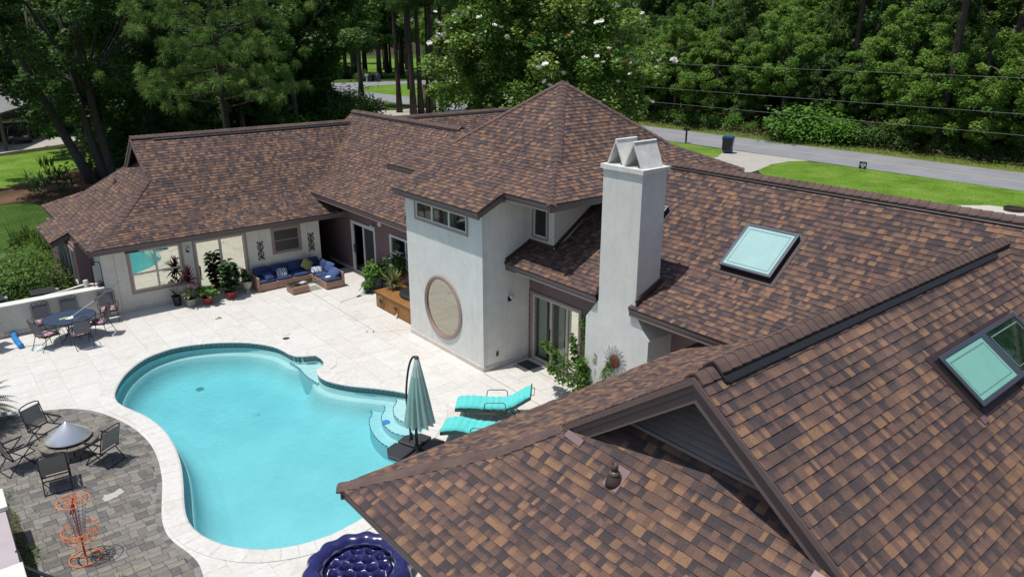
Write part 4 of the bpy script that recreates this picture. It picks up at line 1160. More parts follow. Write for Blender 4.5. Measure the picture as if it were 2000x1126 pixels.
# coping stones
cp = resample(POOL, .30); N = normals2d(resample(POOL, .30)); n = len(cp)
inner = [(p[0]-nn[0]*.035, p[1]-nn[1]*.035) for p, nn in zip(cp, N)]
outer = [(p[0]+nn[0]*COPW, p[1]+nn[1]*COPW) for p, nn in zip(cp, N)]
for i in range(n):
    j = (i+1) % n
    def lp(a, b, t): return (a[0]+(b[0]-a[0])*t, a[1]+(b[1]-a[1])*t)
    g_ = .006
    q = [lp(inner[i], inner[j], g_), lp(inner[i], inner[j], 1-g_), lp(outer[i], outer[j], 1-g_), lp(outer[i], outer[j], g_)]
    mid = [lp(q[0], q[3], .10), lp(q[1], q[2], .10)]
    z1 = .016 + rt.uniform(-.0015, .0015)
    mb = MB()
    mb.v = [(q[0][0], q[0][1], -.035), (q[1][0], q[1][1], -.035), (q[2][0], q[2][1], -.035), (q[3][0], q[3][1], -.035),
            (q[0][0], q[0][1], z1-.02), (q[1][0], q[1][1], z1-.02), (mid[0][0], mid[0][1], z1), (mid[1][0], mid[1][1], z1), (q[2][0], q[2][1], z1), (q[3][0], q[3][1], z1)]
    mb.f = [(0, 3, 2, 1), (0, 1, 5, 4), (4, 5, 7, 6), (6, 7, 8, 9), (1, 2, 8, 7, 5), (3, 0, 4, 6, 9), (2, 3, 9, 8)]
    mb.build("coping_stone", M_TRAV[rt.choice((0, 2, 2, 2, 1))], pool)
# waterline mosaic: dark band with key-pattern squares
tb = MB(); ky = MB(); bp = resample(POOL, .15); Nb = normals2d(bp); n = len(bp)
for i in range(n):
    j = (i+1) % n; a, b = Vector(bp[i]), Vector(bp[j]); na, nb = Vector(Nb[i]), Vector(Nb[j])
    A, B = a-na*.004, b-nb*.004
    tb.add([(A.x, A.y, -.20), (B.x, B.y, -.20), (B.x, B.y, -.033), (A.x, A.y, -.033)], [(0, 1, 2, 3)])
    A, B = a-na*.008, b-nb*.008
    def pt(t, z): q = A+(B-A)*t; return (q.x, q.y, z)
    for (t0, t1, z0, z1) in ((.08, .92, -.060, -.048), (.08, .92, -.142, -.130), (.08, .18, -.130, -.060), (.82, .92, -.130, -.085), (.34, .66, -.112, -.078)):
        ky.add([pt(t0, z0), pt(t1, z0), pt(t1, z1), pt(t0, z1)], [(0, 1, 2, 3)])
tb.build("waterline_tile_band", mat("slate_blue_mosaic", (.045, .085, .10), .25, noise=(40, .4)), pool)
ko = ky.build("key_pattern_tile", mat("pale_mosaic", (.30, .36, .34), .3, noise=(50, .3)), pool); ko["kind"] = "stuff"
# steps and ledges
M_NAVY = mat("navy_step_tile", (.018, .065, .25), .3)
def pool_step(edge, top, back, depth=POOLD, tiles=True):
    E_ = catmull(edge, 5, closed=False)
    st = MB().prism(E_ + back, depth+.01, top).build("pool_step", M_PLASTER, pool)
    if tiles:
        R_ = resample(E_, .16, closed=False)
        for a, b in zip(R_[:-1], R_[1:]):
            a, b = Vector((*a, top+.004)), Vector((*b, top+.004)); d = (b-a)*.14
            nrm = Vector((-(b-a).y, (b-a).x, 0)).normalized()
            MB().beam(a+d, b-d, .021, .008).build("step_edge_tile", M_NAVY, st)
back = [(9.6, 14.4), (9.9, 15.2), (9.7, 16.2), (9.0, 17.0)]
pool_step([(8.50, 17.12), (8.58, 16.66), (8.31, 16.34), (8.13, 15.98), (7.99, 15.48), (7.96, 14.97), (8.08, 14.55), (8.40, 14.15), (8.55, 13.85)], -.62, back)
pool_step([(8.85, 16.75), (8.83, 16.36), (8.52, 16.02), (8.37, 15.75), (8.28, 15.32), (8.32, 14.93), (8.54, 14.58), (8.85, 14.15)], -.43, back)
pool_step([(9.18, 16.40), (9.12, 16.22), (8.86, 15.96), (8.70, 15.70), (8.62, 15.38), (8.67, 15.06), (8.93, 14.75), (9.2, 14.5)], -.28, back)
pool_step([(7.90, 20.55), (7.95, 20.0), (7.88, 19.34), (7.92, 18.70)], -.30, [(8.2, 18.7), (8.7, 19.3), (8.65, 20.0), (8.2, 20.4)])
for (x, y, z, r_, m_) in ((5.55, 21.95, POOLD+.004, .12, mat("drain_grey", (.25, .32, .32), .5)), (8.42, 15.62, -.425, .11, mat("blue_disc", (.05, .25, .60), .5)), (6.3, 19.3, POOLD+.004, .09, M_PLASTER)):
    MB().lathe([(r_, 0), (r_, .012), (r_*.7, .012), (r_*.68, .004)], 20, (x, y, z)).build("pool_fitting", m_, pool)
# the water body: clear surface with absorption below
def water_material():
    m = bpy.data.materials.new("pool_water"); m.use_nodes = True; nt = m.node_tree; nt.nodes.remove(nt.nodes["Principled BSDF"])
    N, L = nt.nodes, nt.links
    t = N.new("ShaderNodeBsdfTransparent"); t.inputs[0].default_value = (.97, .99, 1, 1)
    g = N.new("ShaderNodeBsdfGlossy"); g.inputs["Roughness"].default_value = .03
    fr = N.new("ShaderNodeFresnel"); fr.inputs[0].default_value = 1.33
    tc = N.new("ShaderNodeTexCoord"); n2 = N.new("ShaderNodeTexNoise"); n2.inputs["Scale"].default_value = 7.0; n2.inputs["Detail"].default_value = 5; n2.inputs["Distortion"].default_value = .6
    L.new(tc.outputs["Object"], n2.inputs["Vector"])
    b = N.new("ShaderNodeBump"); b.inputs["Distance"].default_value = .032; b.inputs["Strength"].default_value = 1
    L.new(n2.outputs[0], b.inputs["Height"]); L.new(b.outputs[0], g.inputs["Normal"]); L.new(b.outputs[0], fr.inputs["Normal"])
    mx = N.new("ShaderNodeMixShader"); L.new(fr.outputs[0], mx.inputs[0]); L.new(t.outputs[0], mx.inputs[1]); L.new(g.outputs[0], mx.inputs[2])
    L.new(mx.outputs[0], N["Material Output"].inputs[0])
    v = N.new("ShaderNodeVolumeAbsorption"); v.inputs[0].default_value = (.10, .79, .87, 1); v.inputs[1].default_value = .47
    L.new(v.outputs[0], N["Material Output"].inputs[1])
    return m
WP = offset_poly(resample(POOL, .2), .012)
V, T = cut_poly(WP, [])
w = extrude_tris(MB(), V, T, POOLD-.05, -.095).build("water", water_material(), pool)

# paver patio
patio = MB(); V, T = cut_poly(PATIO, [])
extrude_tris(patio, V, T, -.06, -.008); patio = structure("patio", patio, M_JOINTD)
M_PAV = [mat("paver_" + nm, c_, .92, noise=(7, .25), bump=(35, .004), spec=.2) for nm, c_ in (("grey", (.190, .182, .168)), ("dark", (.135, .130, .125)), ("tan", (.235, .215, .182)), ("ash", (.225, .218, .205)), ("brown", (.180, .165, .145)))]
bord = offset_poly(resample(PATIO[:-1], .3), -.10)
pv = []
y = 9.0; k = 0
while y < 21.7:
    # rows of a repeating three-height random pattern
    h = (.155, .235, .155)[k % 3]; x = -2.6 - rt.random()*.2
    while x < 3.3:
        l = rt.choice((.155, .235, .31, .235)) if h < .2 else rt.choice((.235, .31, .155, .155))
        cx_, cy_ = x+l/2, y+h/2
        if inside((cx_, cy_), PATIO) and (inside((x+l*.9, y+h/2), bord) or inside((x+l*.1, y+h/2), bord) or inside((cx_, cy_), bord)):
            if not (math.hypot(cx_-1.62, cy_-18.40) < .55):
                edge = not all(inside(q_, bord) for q_ in ((x, y), (x+l, y), (x+l, y+h), (x, y+h)))
                pv.append((0 if edge else px_size((cx_, cy_, 0), l), x, x+l, y, y+h, edge))
        x += l
    y += h; k += 1
pv.sort(key=lambda t: -t[0])
restp = [MB() for _ in M_PAV]; cache = {}
vis = [p for p in pv if p[0] > 0]; 
for i, (s, x0, x1, y0, y1, edge) in enumerate(pv):
    mi = rt.choices(range(5), (5, 4, 2, 3, 3))[0]; dz = rt.uniform(-.003, .003)
    if i < 262 and s > 0:
        key = (round(x1-x0, 3), round(y1-y0, 3), mi)
        if key not in cache:
            w_, h_ = key[0]/2-.004, key[1]/2-.004
            mb = MB(); mb.v = [(-w_, -h_, -.03), (w_, -h_, -.03), (w_, h_, -.03), (-w_, h_, -.03), (-w_, -h_, -.003), (w_, -h_, -.003), (w_, h_, -.003), (-w_, h_, -.003), (-w_+.006, -h_+.006, .003), (w_-.006, -h_+.006, .003), (w_-.006, h_-.006, .003), (-w_+.006, h_-.006, .003)]
            mb.f = [(0, 1, 5, 4), (1, 2, 6, 5), (2, 3, 7, 6), (3, 0, 4, 7), (4, 5, 9, 8), (5, 6, 10, 9), (6, 7, 11, 10), (7, 4, 8, 11), (8, 9, 10, 11)]
            me = mb.mesh("paver"); me.materials.append(M_PAV[mi]); cache[key] = me
        o = bpy.data.objects.new("paver", cache[key]); COL.objects.link(o); o.parent = patio
        o.location = ((x0+x1)/2, (y0+y1)/2, dz); o.rotation_euler = (0, 0, rt.uniform(-.012, .012))
    elif edge:
        V, T = cut_poly([(x0+.004, y0+.004), (x1-.004, y0+.004), (x1-.004, y1-.004), (x0+.004, y1-.004)], [], bord)
        if T: extrude_tris(restp[mi], V, T, -.03, dz)
    else:
        restp[mi].box(x0+.004, x1-.004, y0+.004, y1-.004, -.03, dz)
allr = MB(); mats_ix = []
for mi, r_ in enumerate(restp): allr.add(r_.v, r_.f); mats_ix += [mi]*len(r_.f)
ro = allr.build("paver_rest", None, patio); ro["kind"] = "stuff"
for m_ in M_PAV: ro.data.materials.append(m_)
ro.data.polygons.foreach_set("material_index", mats_ix)
# soldier border
bd = resample(PATIO[:-4], .17, closed=False)
for i in range(len(bd)-1):
    a, b = Vector(bd[i]), Vector(bd[i+1]); d = (b-a).normalized(); nn = Vector((d.y, -d.x))
    g_ = d*.003
    if px_size((a.x, a.y, 0), 1) == 0: continue
    q = [a+g_, b-g_, b-g_+nn*.115, a+g_+nn*.115]
    MB().prism([tuple(p) for p in q], -.03, .004).build("border_paver", rt.choice(M_PAV[:2]+[M_PAV[3]]), patio)

o = MB().prism(wobble([(1.75, 15.72), (1.98, 15.70), (2.20, 15.86), (2.14, 16.02), (1.92, 15.93), (1.80, 16.02)], .035, .07, 9), .0035, .0075).build("cement_smear", mat("dried_cement", (.42, .41, .39), .9, noise=(9, .15)), patio)
# ------------------------------------------------------------------ plants toolkit
def attr_face(me, name, vals):
    a = me.attributes.new(name, 'FLOAT', 'FACE'); a.data.foreach_set("value", np.asarray(vals, dtype=np.float32))

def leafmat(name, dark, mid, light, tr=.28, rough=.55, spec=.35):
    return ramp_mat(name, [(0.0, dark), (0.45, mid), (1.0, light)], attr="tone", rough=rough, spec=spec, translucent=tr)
L_BROAD = leafmat("broadleaf", (.050, .112, .022), (.098, .205, .034), (.180, .300, .058), tr=.46)
L_DARK = leafmat("dark_leaf", (.036, .084, .022), (.068, .146, .034), (.125, .222, .050), tr=.44)
L_MAG = leafmat("magnolia_leaf", (.052, .130, .024), (.135, .250, .038), (.300, .380, .080), tr=.38, rough=.42, spec=.45)
L_PINE = leafmat("pine_needle", (.048, .105, .030), (.098, .190, .044), (.190, .290, .075), tr=.45)
L_BRIGHT = leafmat("bright_leaf", (.045, .12, .015), (.085, .21, .022), (.16, .32, .045), tr=.35)
L_POT = leafmat("potted_leaf", (.014, .045, .012), (.035, .095, .020), (.085, .17, .03), tr=.2, rough=.4)
L_RED = leafmat("burgundy_leaf", (.03, .01, .014), (.07, .018, .024), (.14, .04, .045), tr=.2, rough=.4)
L_VARI = leafmat("variegated_leaf", (.06, .12, .03), (.16, .20, .06), (.38, .36, .15), tr=.2)
L_AQUA = leafmat("grassy_leaf", (.05, .10, .016), (.10, .19, .03), (.19, .28, .06), tr=.3)
M_BARK = mat("pine_bark", (.060, .045, .038), .95, noise=(5, .45), bump=(9, .04))
M_BARKG = mat("grey_bark", (.085, .078, .070), .95, noise=(4, .35), bump=(10, .025))
M_SOIL = mat("potting_soil", (.03, .022, .016), .95)

def leaf_quads(rng, P, size, up=.5, outc=None, aspect=.55, jit=.35, droop=None):
    """P (n,3) leaf positions -> vertex array (4n,3): little rhombic leaves"""
    n = len(P)
    nr = rng.normal(size=(n, 3)); nr /= np.linalg.norm(nr, axis=1)[:, None]
    nr[:, 2] = np.abs(nr[:, 2]) + up
    if outc is not None:
        o = P - outc; o /= (np.linalg.norm(o, axis=1)[:, None]+1e-6); nr += o*.6
    nr /= np.linalg.norm(nr, axis=1)[:, None]
    d = rng.normal(size=(n, 3)); d -= nr*(d*nr).sum(1)[:, None]; d /= np.linalg.norm(d, axis=1)[:, None]
    if droop: d[:, 2] -= droop; d /= np.linalg.norm(d, axis=1)[:, None]
    e = np.cross(nr, d)
    s = size*(1+rng.uniform(-jit, jit, n))[:, None]
    V = np.empty((n, 4, 3)); V[:, 0] = P - d*s*.5; V[:, 1] = P + e*s*.5*aspect - d*s*.05; V[:, 2] = P + d*s*.5; V[:, 3] = P - e*s*.5*aspect - d*s*.05
    return V.reshape(-1, 3)

def quads_mesh(name, V, tone, m):
    n = len(V)//4; me = bpy.data.meshes.new(name)
    me.vertices.add(len(V)); me.vertices.foreach_set("co", np.asarray(V, dtype=np.float32).ravel())
    me.loops.add(4*n); me.loops.foreach_set("vertex_index", np.arange(4*n, dtype=np.int32))
    me.polygons.add(n); me.polygons.foreach_set("loop_start", np.arange(0, 4*n, 4, dtype=np.int32))
    me.polygons.foreach_set("loop_total", np.full(n, 4, dtype=np.int32))
    me.update(calc_edges=True); attr_face(me, "tone", tone); me.materials.append(m)
    return me

def raw(name, me, parent=None):
    o = bpy.data.objects.new(name, me); COL.objects.link(o)
    if parent is not None: o.parent = parent
    return o

def blade_leaves(mb, tones, base, n, length, width, rng, elev=(20, 80), droop=.5, seg=4, fold=0, azim=None, zig=0):
    """arching strap leaves out of base"""
    for k in range(n):
        az = (azim[k % len(azim)] if azim else rng.uniform(0, 2*math.pi)); el = rad(rng.uniform(*elev)); L_ = length*rng.uniform(.7, 1.1)
        p = Vector(base); d = Vector((math.cos(az)*math.cos(el), math.sin(az)*math.cos(el), math.sin(el))); side = Vector((-math.sin(az), math.cos(az), 0))
        tn = rng.random(); prev = None
        for i in range(seg+1):
            t = i/seg; w = width*(math.sin(math.pi*min(.98, .12+.88*t))**.7)*(1 if t < .97 else .1)
            a, b = p - side*w/2, p + side*w/2
            if prev: mb.add([prev[0], prev[1], b, a], [(0, 1, 2, 3)]); tones.append(min(1, max(0, tn+rng.uniform(-.08, .08))))
            prev = (a, b)
            p = p + d*(L_/seg); d = (d + Vector((0, 0, -droop/seg))).normalized()

def leaf_obj(name, mb, tones, m, parent):
    me = mb.mesh(name, root_off(parent) if parent.location.length and parent.parent is None and False else (0, 0, 0)); attr_face(me, "tone", tones); me.materials.append(m)
    return raw(name, me, parent)

def big_leaf(mb, tones, base, az, el, length, width, rng, tn=None, droop=.3):
    """broad oval leaf on a short petiole"""
    d = Vector((math.cos(az)*math.cos(el), math.sin(az)*math.cos(el), math.sin(el))); side = Vector((-math.sin(az), math.cos(az), 0))
    p = Vector(base); tn = rng.random() if tn is None else tn; prev = None
    for i, w in enumerate((.12, .75, 1.0, .85, .12)):
        wv = Vector((0, 0, width*.16))
        a, b, c_ = p - side*width*w/2 + wv*w, p, p + side*width*w/2 + wv*w
        if prev:
            mb.add([prev[0], prev[1], b, a], [(0, 1, 2, 3)]); mb.add([prev[1], prev[2], c_, b], [(0, 1, 2, 3)]); tones += [tn, min(1, tn+.08)]
        prev = (a, b, c_); p = p + d*length/4; d = (d + Vector((0, 0, -droop/2))).normalized()

def pot(parent, r0, r1, h, m, rim=.02, name="pot"):
    o = MB().lathe([(r0, 0), (r1*.96, h*.86), (r1+rim, h*.88), (r1+rim, h), (r1-.01, h), (r1-.015, h*.9)], 20).build(name, m, parent, smooth=False, bevel=.003)
    MB().lathe([(r1*.93, h*.86), (r1*.93, h*.9)], 16).build("soil", M_SOIL, parent)
    return o
M_TERR = mat("red_glazed_pot", (.32, .035, .03), .35, noise=(9, .15)); M_BLKPOT = mat("black_pot", (.018, .02, .024), .5, noise=(9, .2))
M_SAGE = mat("sage_pot", (.22, .27, .20), .6, noise=(7, .25)); M_URN = mat("stone_urn", (.42, .38, .32), .85, noise=(9, .2), bump=(30, .004))
M_YEL = mat("ochre_pot", (.40, .20, .035), .5, noise=(6, .1)); M_GREYP = mat("grey_pot", (.16, .17, .18), .7, noise=(9, .2)); M_NAVYP = mat("slate_blue_pot", (.045, .055, .08), .45, noise=(6, .2))
rp = random.Random(33); ng = np.random.default_rng(5)

def bush_mesh(name, R, H, n, size, m, seed, z0=0, up=.4, clumps=22, cr=.32, aspect=.55, shell=.45):
    g_ = np.random.default_rng(seed)
    u = g_.normal(size=(clumps, 3)); u /= np.linalg.norm(u, axis=1)[:, None]
    u *= (g_.uniform(shell, 1, clumps)**.6)[:, None]
    C_ = np.c_[u[:, 0]*R, u[:, 1]*R, z0 + H*.5 + u[:, 2]*H*.45]
    idx = g_.integers(0, clumps, n)
    P = C_[idx] + g_.normal(size=(n, 3))*np.array([R*cr, R*cr, H*cr*.5])
    P[:, 2] = np.maximum(P[:, 2], z0+.02)
    V = leaf_quads(g_, P, size, up, np.array([0, 0, z0+H*.35]), aspect)
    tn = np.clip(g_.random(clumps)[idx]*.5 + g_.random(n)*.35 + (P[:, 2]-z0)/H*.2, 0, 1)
    return quads_mesh(name, V, tn, m)

# ------------------------------------------------------------------ potted plants at the left wing
t = thing("potted_plant", "spiky sparse plant in a black pot, leftmost under the four-pane window", "plant", (6.55, 27.16, 0))
pot(t, .12, .16, .36, M_BLKPOT); mb, tn = MB(), []; blade_leaves(mb, tn, (0, 0, .34), 16, .5, .022, rp, (15, 80), .35); leaf_obj("foliage", mb, tn, L_RED, t)
t = thing("potted_plant", "tall burgundy cordyline over mixed green leaves in a sage green pot", "plant", (6.92, 26.75, 0))
pot(t, .14, .19, .30, M_SAGE); mb, tn = MB(), []; blade_leaves(mb, tn, (0, 0, .95), 70, .55, .05, rp, (-15, 80), .9); blade_leaves(mb, tn, (.03, .03, 1.15), 30, .45, .045, rp, (10, 85), .8); leaf_obj("foliage", mb, tn, L_RED, t)
MB().tube([(0, 0, .25), (.02, .01, .7), (.03, .03, 1.15)], .022, 6).build("stem", M_BARKG, t)
mb, tn = MB(), []
for k in range(26): big_leaf(mb, tn, (rp.uniform(-.1, .1), rp.uniform(-.1, .1), rp.uniform(.3, .6)), rp.uniform(0, 6.28), rp.uniform(.1, 1.1), .34, .11, rp, droop=.6)
leaf_obj("lower_foliage", mb, tn, L_VARI, t); 
t = thing("potted_plant", "bright green round-leaved plant in a red pot, left of the fiddle leaf fig", "plant", (7.45, 26.60, 0))
pot(t, .12, .19, .27, M_TERR); mb, tn = MB(), []
for k in range(75):
    a = rp.uniform(0, 6.28); r_ = rp.uniform(0, .33)
    big_leaf(mb, tn, (r_*math.cos(a), r_*math.sin(a), rp.uniform(.3, .62-r_*.3)), a, rp.uniform(-.1, .9), .19, .17, rp, droop=.6)
leaf_obj("foliage", mb, tn, L_BRIGHT, t)
t = thing("potted_plant", "tall fiddle leaf fig with large dark leaves in a red pot by the sliding door", "plant", (8.32, 26.72, 0))
pot(t, .14, .21, .28, M_TERR); mb, tn = MB(), []
for k in range(64):
    z = .35 + k/64*1.05; a = k*2.4; big_leaf(mb, tn, (.04*math.cos(a), .04*math.sin(a), z), a, rp.uniform(-.1, .7), rp.uniform(.28, .42), .23, rp, tn=(1.0 if k in (44, 47, 20) else rp.uniform(0, .5)), droop=.5)
leaf_obj("foliage", mb, tn, L_POT, t); MB().tube([(0, 0, .25), (.02, 0, .8), (0, .02, 1.4)], [.025, .02, .012], 6).build("stem", M_BARKG, t)
def urn(loc, label, n, length):
    t = thing("urn_planter", label, "planter", loc)
    MB().lathe([(.14, 0), (.14, .03), (.06, .08), (.05, .14), (.10, .20), (.16, .28), (.17, .38), (.155, .42), (.205, .45), (.205, .47), (.16, .47), (.15, .42)], 20).build("pot", M_URN, t, smooth=True)
    mb, tn = MB(), []
    for k in range(n): big_leaf(mb, tn, (rp.uniform(-.08, .08), rp.uniform(-.08, .08), rp.uniform(.45, .75)), rp.uniform(0, 6.28), rp.uniform(.0, 1.2), length, .11, rp, tn=rp.uniform(0, .6), droop=.6)
    blade_leaves(mb, tn, (0, 0, .48), 12, length*1.8, .05, rp, (30, 85), .6)
    leaf_obj("foliage", mb, tn, L_POT, t)
urn((9.02, 26.89, 0), "pale stone urn of trailing dark leaves nearest the sofa arm", 34, .26)
urn((8.66, 27.22, 0), "pale stone urn standing behind the fiddle leaf fig", 26, .25)
# by the mauve wall and hot tub
t = thing("potted_plant", "large slate blue pot of bright green leafy shrub by the mauve wall", "plant", (13.05, 24.25, 0))
pot(t, .22, .30, .52, M_NAVYP); raw("foliage", bush_mesh("foliage", .34, .55, 900, .11, L_BRIGHT, 3, z0=.48), t)
t = thing("potted_plant", "dark plastic pot half hidden behind the large slate blue pot", "plant", (13.12, 24.95, 0))
pot(t, .16, .22, .45, M_BLKPOT); raw("foliage", bush_mesh("foliage", .22, .3, 260, .10, L_BRIGHT, 4, z0=.4), t)
t = thing("potted_plant", "small low bushy herb on the terrace in front of the slate blue pot", "plant", (12.55, 24.05, 0))
pot(t, .10, .14, .16, M_BLKPOT); raw("foliage", bush_mesh("foliage", .20, .34, 620, .085, L_BROAD, 6, z0=.12), t)
t = thing("potted_plant", "ochre pot of broad dark leaves between the tub and the mauve wall", "plant", (13.2, 22.95, 0.62))
pot(t, .18, .22, .30, M_YEL); raw("foliage", bush_mesh("foliage", .36, .75, 520, .17, L_POT, 8, z0=.25), t)
t = thing("potted_plant", "grey pot of yellow striped upright leaves standing on the hot tub deck", "plant", (12.62, 22.25, 0.625))
pot(t, .12, .16, .22, M_GREYP); mb, tn = MB(), []; blade_leaves(mb, tn, (0, 0, .2), 46, .62, .045, rp, (30, 88), .25); blade_leaves(mb, tn, (0, 0, .2), 30, .35, .05, rp, (-10, 40), .8); leaf_obj("foliage", mb, tn, L_VARI, t)

# shrub climbing by the chimney
t = thing("garden_shrub", "young green shrub with long leafy shoots by the chimney and sliding door", "shrub", (12.75, 12.25, 0))
shoots = [((0, 0, 0), (-.15, .5, .7), (-.35, 1.1, 1.15), (-.45, 1.55, 1.35)), ((0, 0, 0), (0, .15, .8), (.02, .35, 1.6), (.0, .45, 2.35)), ((0, 0, 0), (.05, -.05, .8), (.0, -.12, 1.5), (.02, -.2, 2.0)), ((0, 0, 0), (0, -.3, .6), (-.1, -.5, 1.1), (-.1, -.75, 1.6)), ((0, 0, 0), (-.2, .35, .5), (-.4, .8, .6), (-.5, 1.2, .85)), ((0, 0, 0), (-.2, -.2, .4), (-.3, -.5, .7), (-.35, -.8, 1.0)), ((0, 0, 0), (.0, .3, .5), (-.1, .6, 1.1), (-.1, .75, 1.7)), ((0, 0, 0), (-.25, .05, .5), (-.3, .1, .95), (-.3, .2, 1.3))]
P = []
for s_ in shoots:
    c_ = catmull(s_, 8, closed=False); MB().tube(c_, [.016-.011*i/len(c_) for i in range(len(c_))], 5).build("stem", M_BARKG, t)
    for i in range(420):
        k = min(len(c_)-1, int((i/420)**.8*len(c_))); q = np.array(c_[k]); rr = .15*(1-.5*i/420); P.append(q + ng.normal(size=3)*rr*np.array([.7, .7, .8]))
P = np.array(P); P = P[P[:, 2] > .1]
raw("foliage", quads_mesh("foliage", leaf_quads(ng, P, .11, .3, aspect=.6), ng.random(len(P)), L_BRIGHT if False else L_BROAD), t)

# ------------------------------------------------------------------ sofa set
M_WICK = mat("rose_wicker", (.36, .215, .155), .75, noise=(60, .28), bump=(120, .004))
M_CUSH = mat("navy_cushion", (.028, .052, .145), .9, noise=(5, .14), bump=(18, .006))
M_CUSHL = mat("blue_pillow", (.045, .085, .23), .9, noise=(5, .14), bump=(18, .006))
def soft(m, c, sx, sy, sz, rot=(0, 0, 0), puff=.35, name="cushion", parent=None, mt=None, n=6):
    """pillow shape: superellipse block"""
    mb = MB(); R_ = Matrix.Rotation(rot[2], 3, 'Z') @ Matrix.Rotation(rot[1], 3, 'Y') @ Matrix.Rotation(rot[0], 3, 'X')
    vs = {}
    def v(i, j, top):
        x = -1+2*i/n; y = -1+2*j/n
        e = (1-abs(x)**4)*(1-abs(y)**4); h = sz/2*(1-puff+puff*e) if e > 0 else sz/2*(1-puff)*.45
        q = .94+.06*(1 - (abs(x*y))**2)
        return Vector(c)+R_ @ Vector((x*sx/2*q, y*sy/2*q, h if top else -h))
    for top in (1, 0):
        for i in range(n+1):
            for j in range(n+1): vs[(i, j, top)] = len(mb.v); mb.v.append(tuple(v(i, j, top)))
    for i in range(n):
        for j in range(n):
            for top in (1, 0):
                f = (vs[(i, j, top)], vs[(i+1, j, top)], vs[(i+1, j+1, top)], vs[(i, j+1, top)]); mb.f.append(f if top else f[::-1])
        for (a, b) in (((i, 0), (i+1, 0)), ((i+1, n), (i, n)), ((0, i+1), (0, i)), ((n, i), (n, i+1))):
            mb.f.append((vs[(*a, 1)], vs[(*b, 1)], vs[(*b, 0)], vs[(*a, 0)]))
    return mb.build(name, mt, parent, smooth=True)
sofa = thing("sectional_sofa", "corner sofa of rose wicker with navy cushions against the left wing wall", "sofa", (10.8, 26.5, 0), world=True)
SO = Vector((10.8, 26.5, 0))
def sb(x0, x1, y0, y1, z0, z1, name="wicker_base", m=None): MB().box(x0, x1, y0, y1, z0, z1).build(name, m or M_WICK, sofa, bevel=.012)
x_ = [9.42, 10.10, 10.78, 11.46]
for a, b in zip(x_, x_[1:]): sb(a+.004, b-.004, 26.62, 27.38, .03, .30)
sb(11.464, 12.16, 26.62, 27.38, .03, .30); sb(11.464, 12.16, 25.96, 26.612, .03, .30); sb(11.464, 12.16, 25.28, 25.952, .03, .30)
sb(9.34, 9.415, 26.60, 27.40, .03, .56, "arm"); sb(12.165, 12.235, 25.28, 27.40, .03, .58, "backrest_panel"); sb(9.42, 12.16, 27.385, 27.45, .03, .60, "backrest_panel")
for (x, y) in ((9.7, 27.0), (10.44, 27.0), (11.12, 27.0), (11.80, 27.0), (11.80, 26.29), (11.80, 25.62)):
    if x == 9.7: x = 9.76
    soft(None, (x, y-.03, .355), .66, .66 if y > 26.9 else .64, .13, puff=.25, name="seat_cushion", parent=sofa, mt=M_CUSH)
for x in (9.76, 10.44, 11.12, 11.78): soft(None, (x, 27.27, .58), .66, .42, .17, (rad(72), 0, 0), .3, "back_cushion", sofa, M_CUSH)
soft(None, (12.03, 26.75, .57), .42, .6, .16, (0, rad(-72), 0), .3, "back_cushion", sofa, M_CUSH)
soft(None, (12.02, 26.12, .60), .44, .56, .17, (0, rad(-66), .1), .45, "back_cushion", sofa, M_CUSHL)
soft(None, (11.93, 25.62, .50), .46, .52, .17, (rad(8), rad(-38), .12), .45, "back_cushion", sofa, M_CUSHL)
def pillow(label, c, s, rot, m, cat="pillow"):
    o = soft(None, (0, 0, 0), s, s*.98, .15, rot, .7, "throw_pillow", None, m); o.location = c; tag(o, label, cat); return o
pillow("navy throw pillow lying on the left sofa seat", (9.86, 26.85, .50), .40, (rad(35), 0, .3), M_CUSH)
def stripes():
    m = bpy.data.materials.new("striped_fabric"); m.use_nodes = True; nt = m.node_tree; b = nt.nodes["Principled BSDF"]; b.inputs["Roughness"].default_value = .9
    tc = nt.nodes.new("ShaderNodeTexCoord"); sx = nt.nodes.new("ShaderNodeSeparateXYZ"); cr = nt.nodes.new("ShaderNodeValToRGB"); cr.color_ramp.interpolation = 'CONSTANT'
    nt.links.new(tc.outputs["Generated"], sx.inputs[0]); nt.links.new(sx.outputs[0], cr.inputs[0])
    st = [(0, (.55, .56, .55)), (.14, (.10, .17, .35)), (.24, (.55, .56, .55)), (.30, (.10, .17, .35)), (.36, (.55, .56, .55)), (.46, (.02, .04, .12)), (.54, (.55, .56, .55)), (.64, (.10, .17, .35)), (.70, (.55, .56, .55)), (.78, (.10, .17, .35)), (.88, (.55, .56, .55))]
    e = cr.color_ramp.elements
    while len(e) < len(st): e.new(.5)
    for x, (p, c) in zip(e, st): x.position = p; x.color = (*c, 1)
    nt.links.new(cr.outputs[0], b.inputs["Base Color"]); return m
M_STR = stripes()
pillow("blue and white striped pillow on the middle sofa seat", (10.42, 26.92, .53), .40, (rad(42), 0, -.25), M_STR)
pillow("blue and white striped pillow lying in the sofa corner", (11.66, 26.50, .49), .42, (rad(14), 0, -.35), M_STR)
pillow("olive yellow pillow leaning in the sofa corner", (11.50, 27.0, .62), .46, (rad(58), rad(40), -.2), mat("olive_fabric", (.30, .30, .10), .9, noise=(8, .1)))
mb = MB().lathe([(.09, 0), (.10, .02), (.06, .05), (.01, .06)], 12, (0, 0, 0), sx=1.3); o = mb.build("folded_cloth", mat("white_cloth", (.7, .7, .68), .9), None, smooth=True); o.location = (11.66, 25.50, .425); tag(o, "small white cloth lying on the front chaise cushion", "cloth")
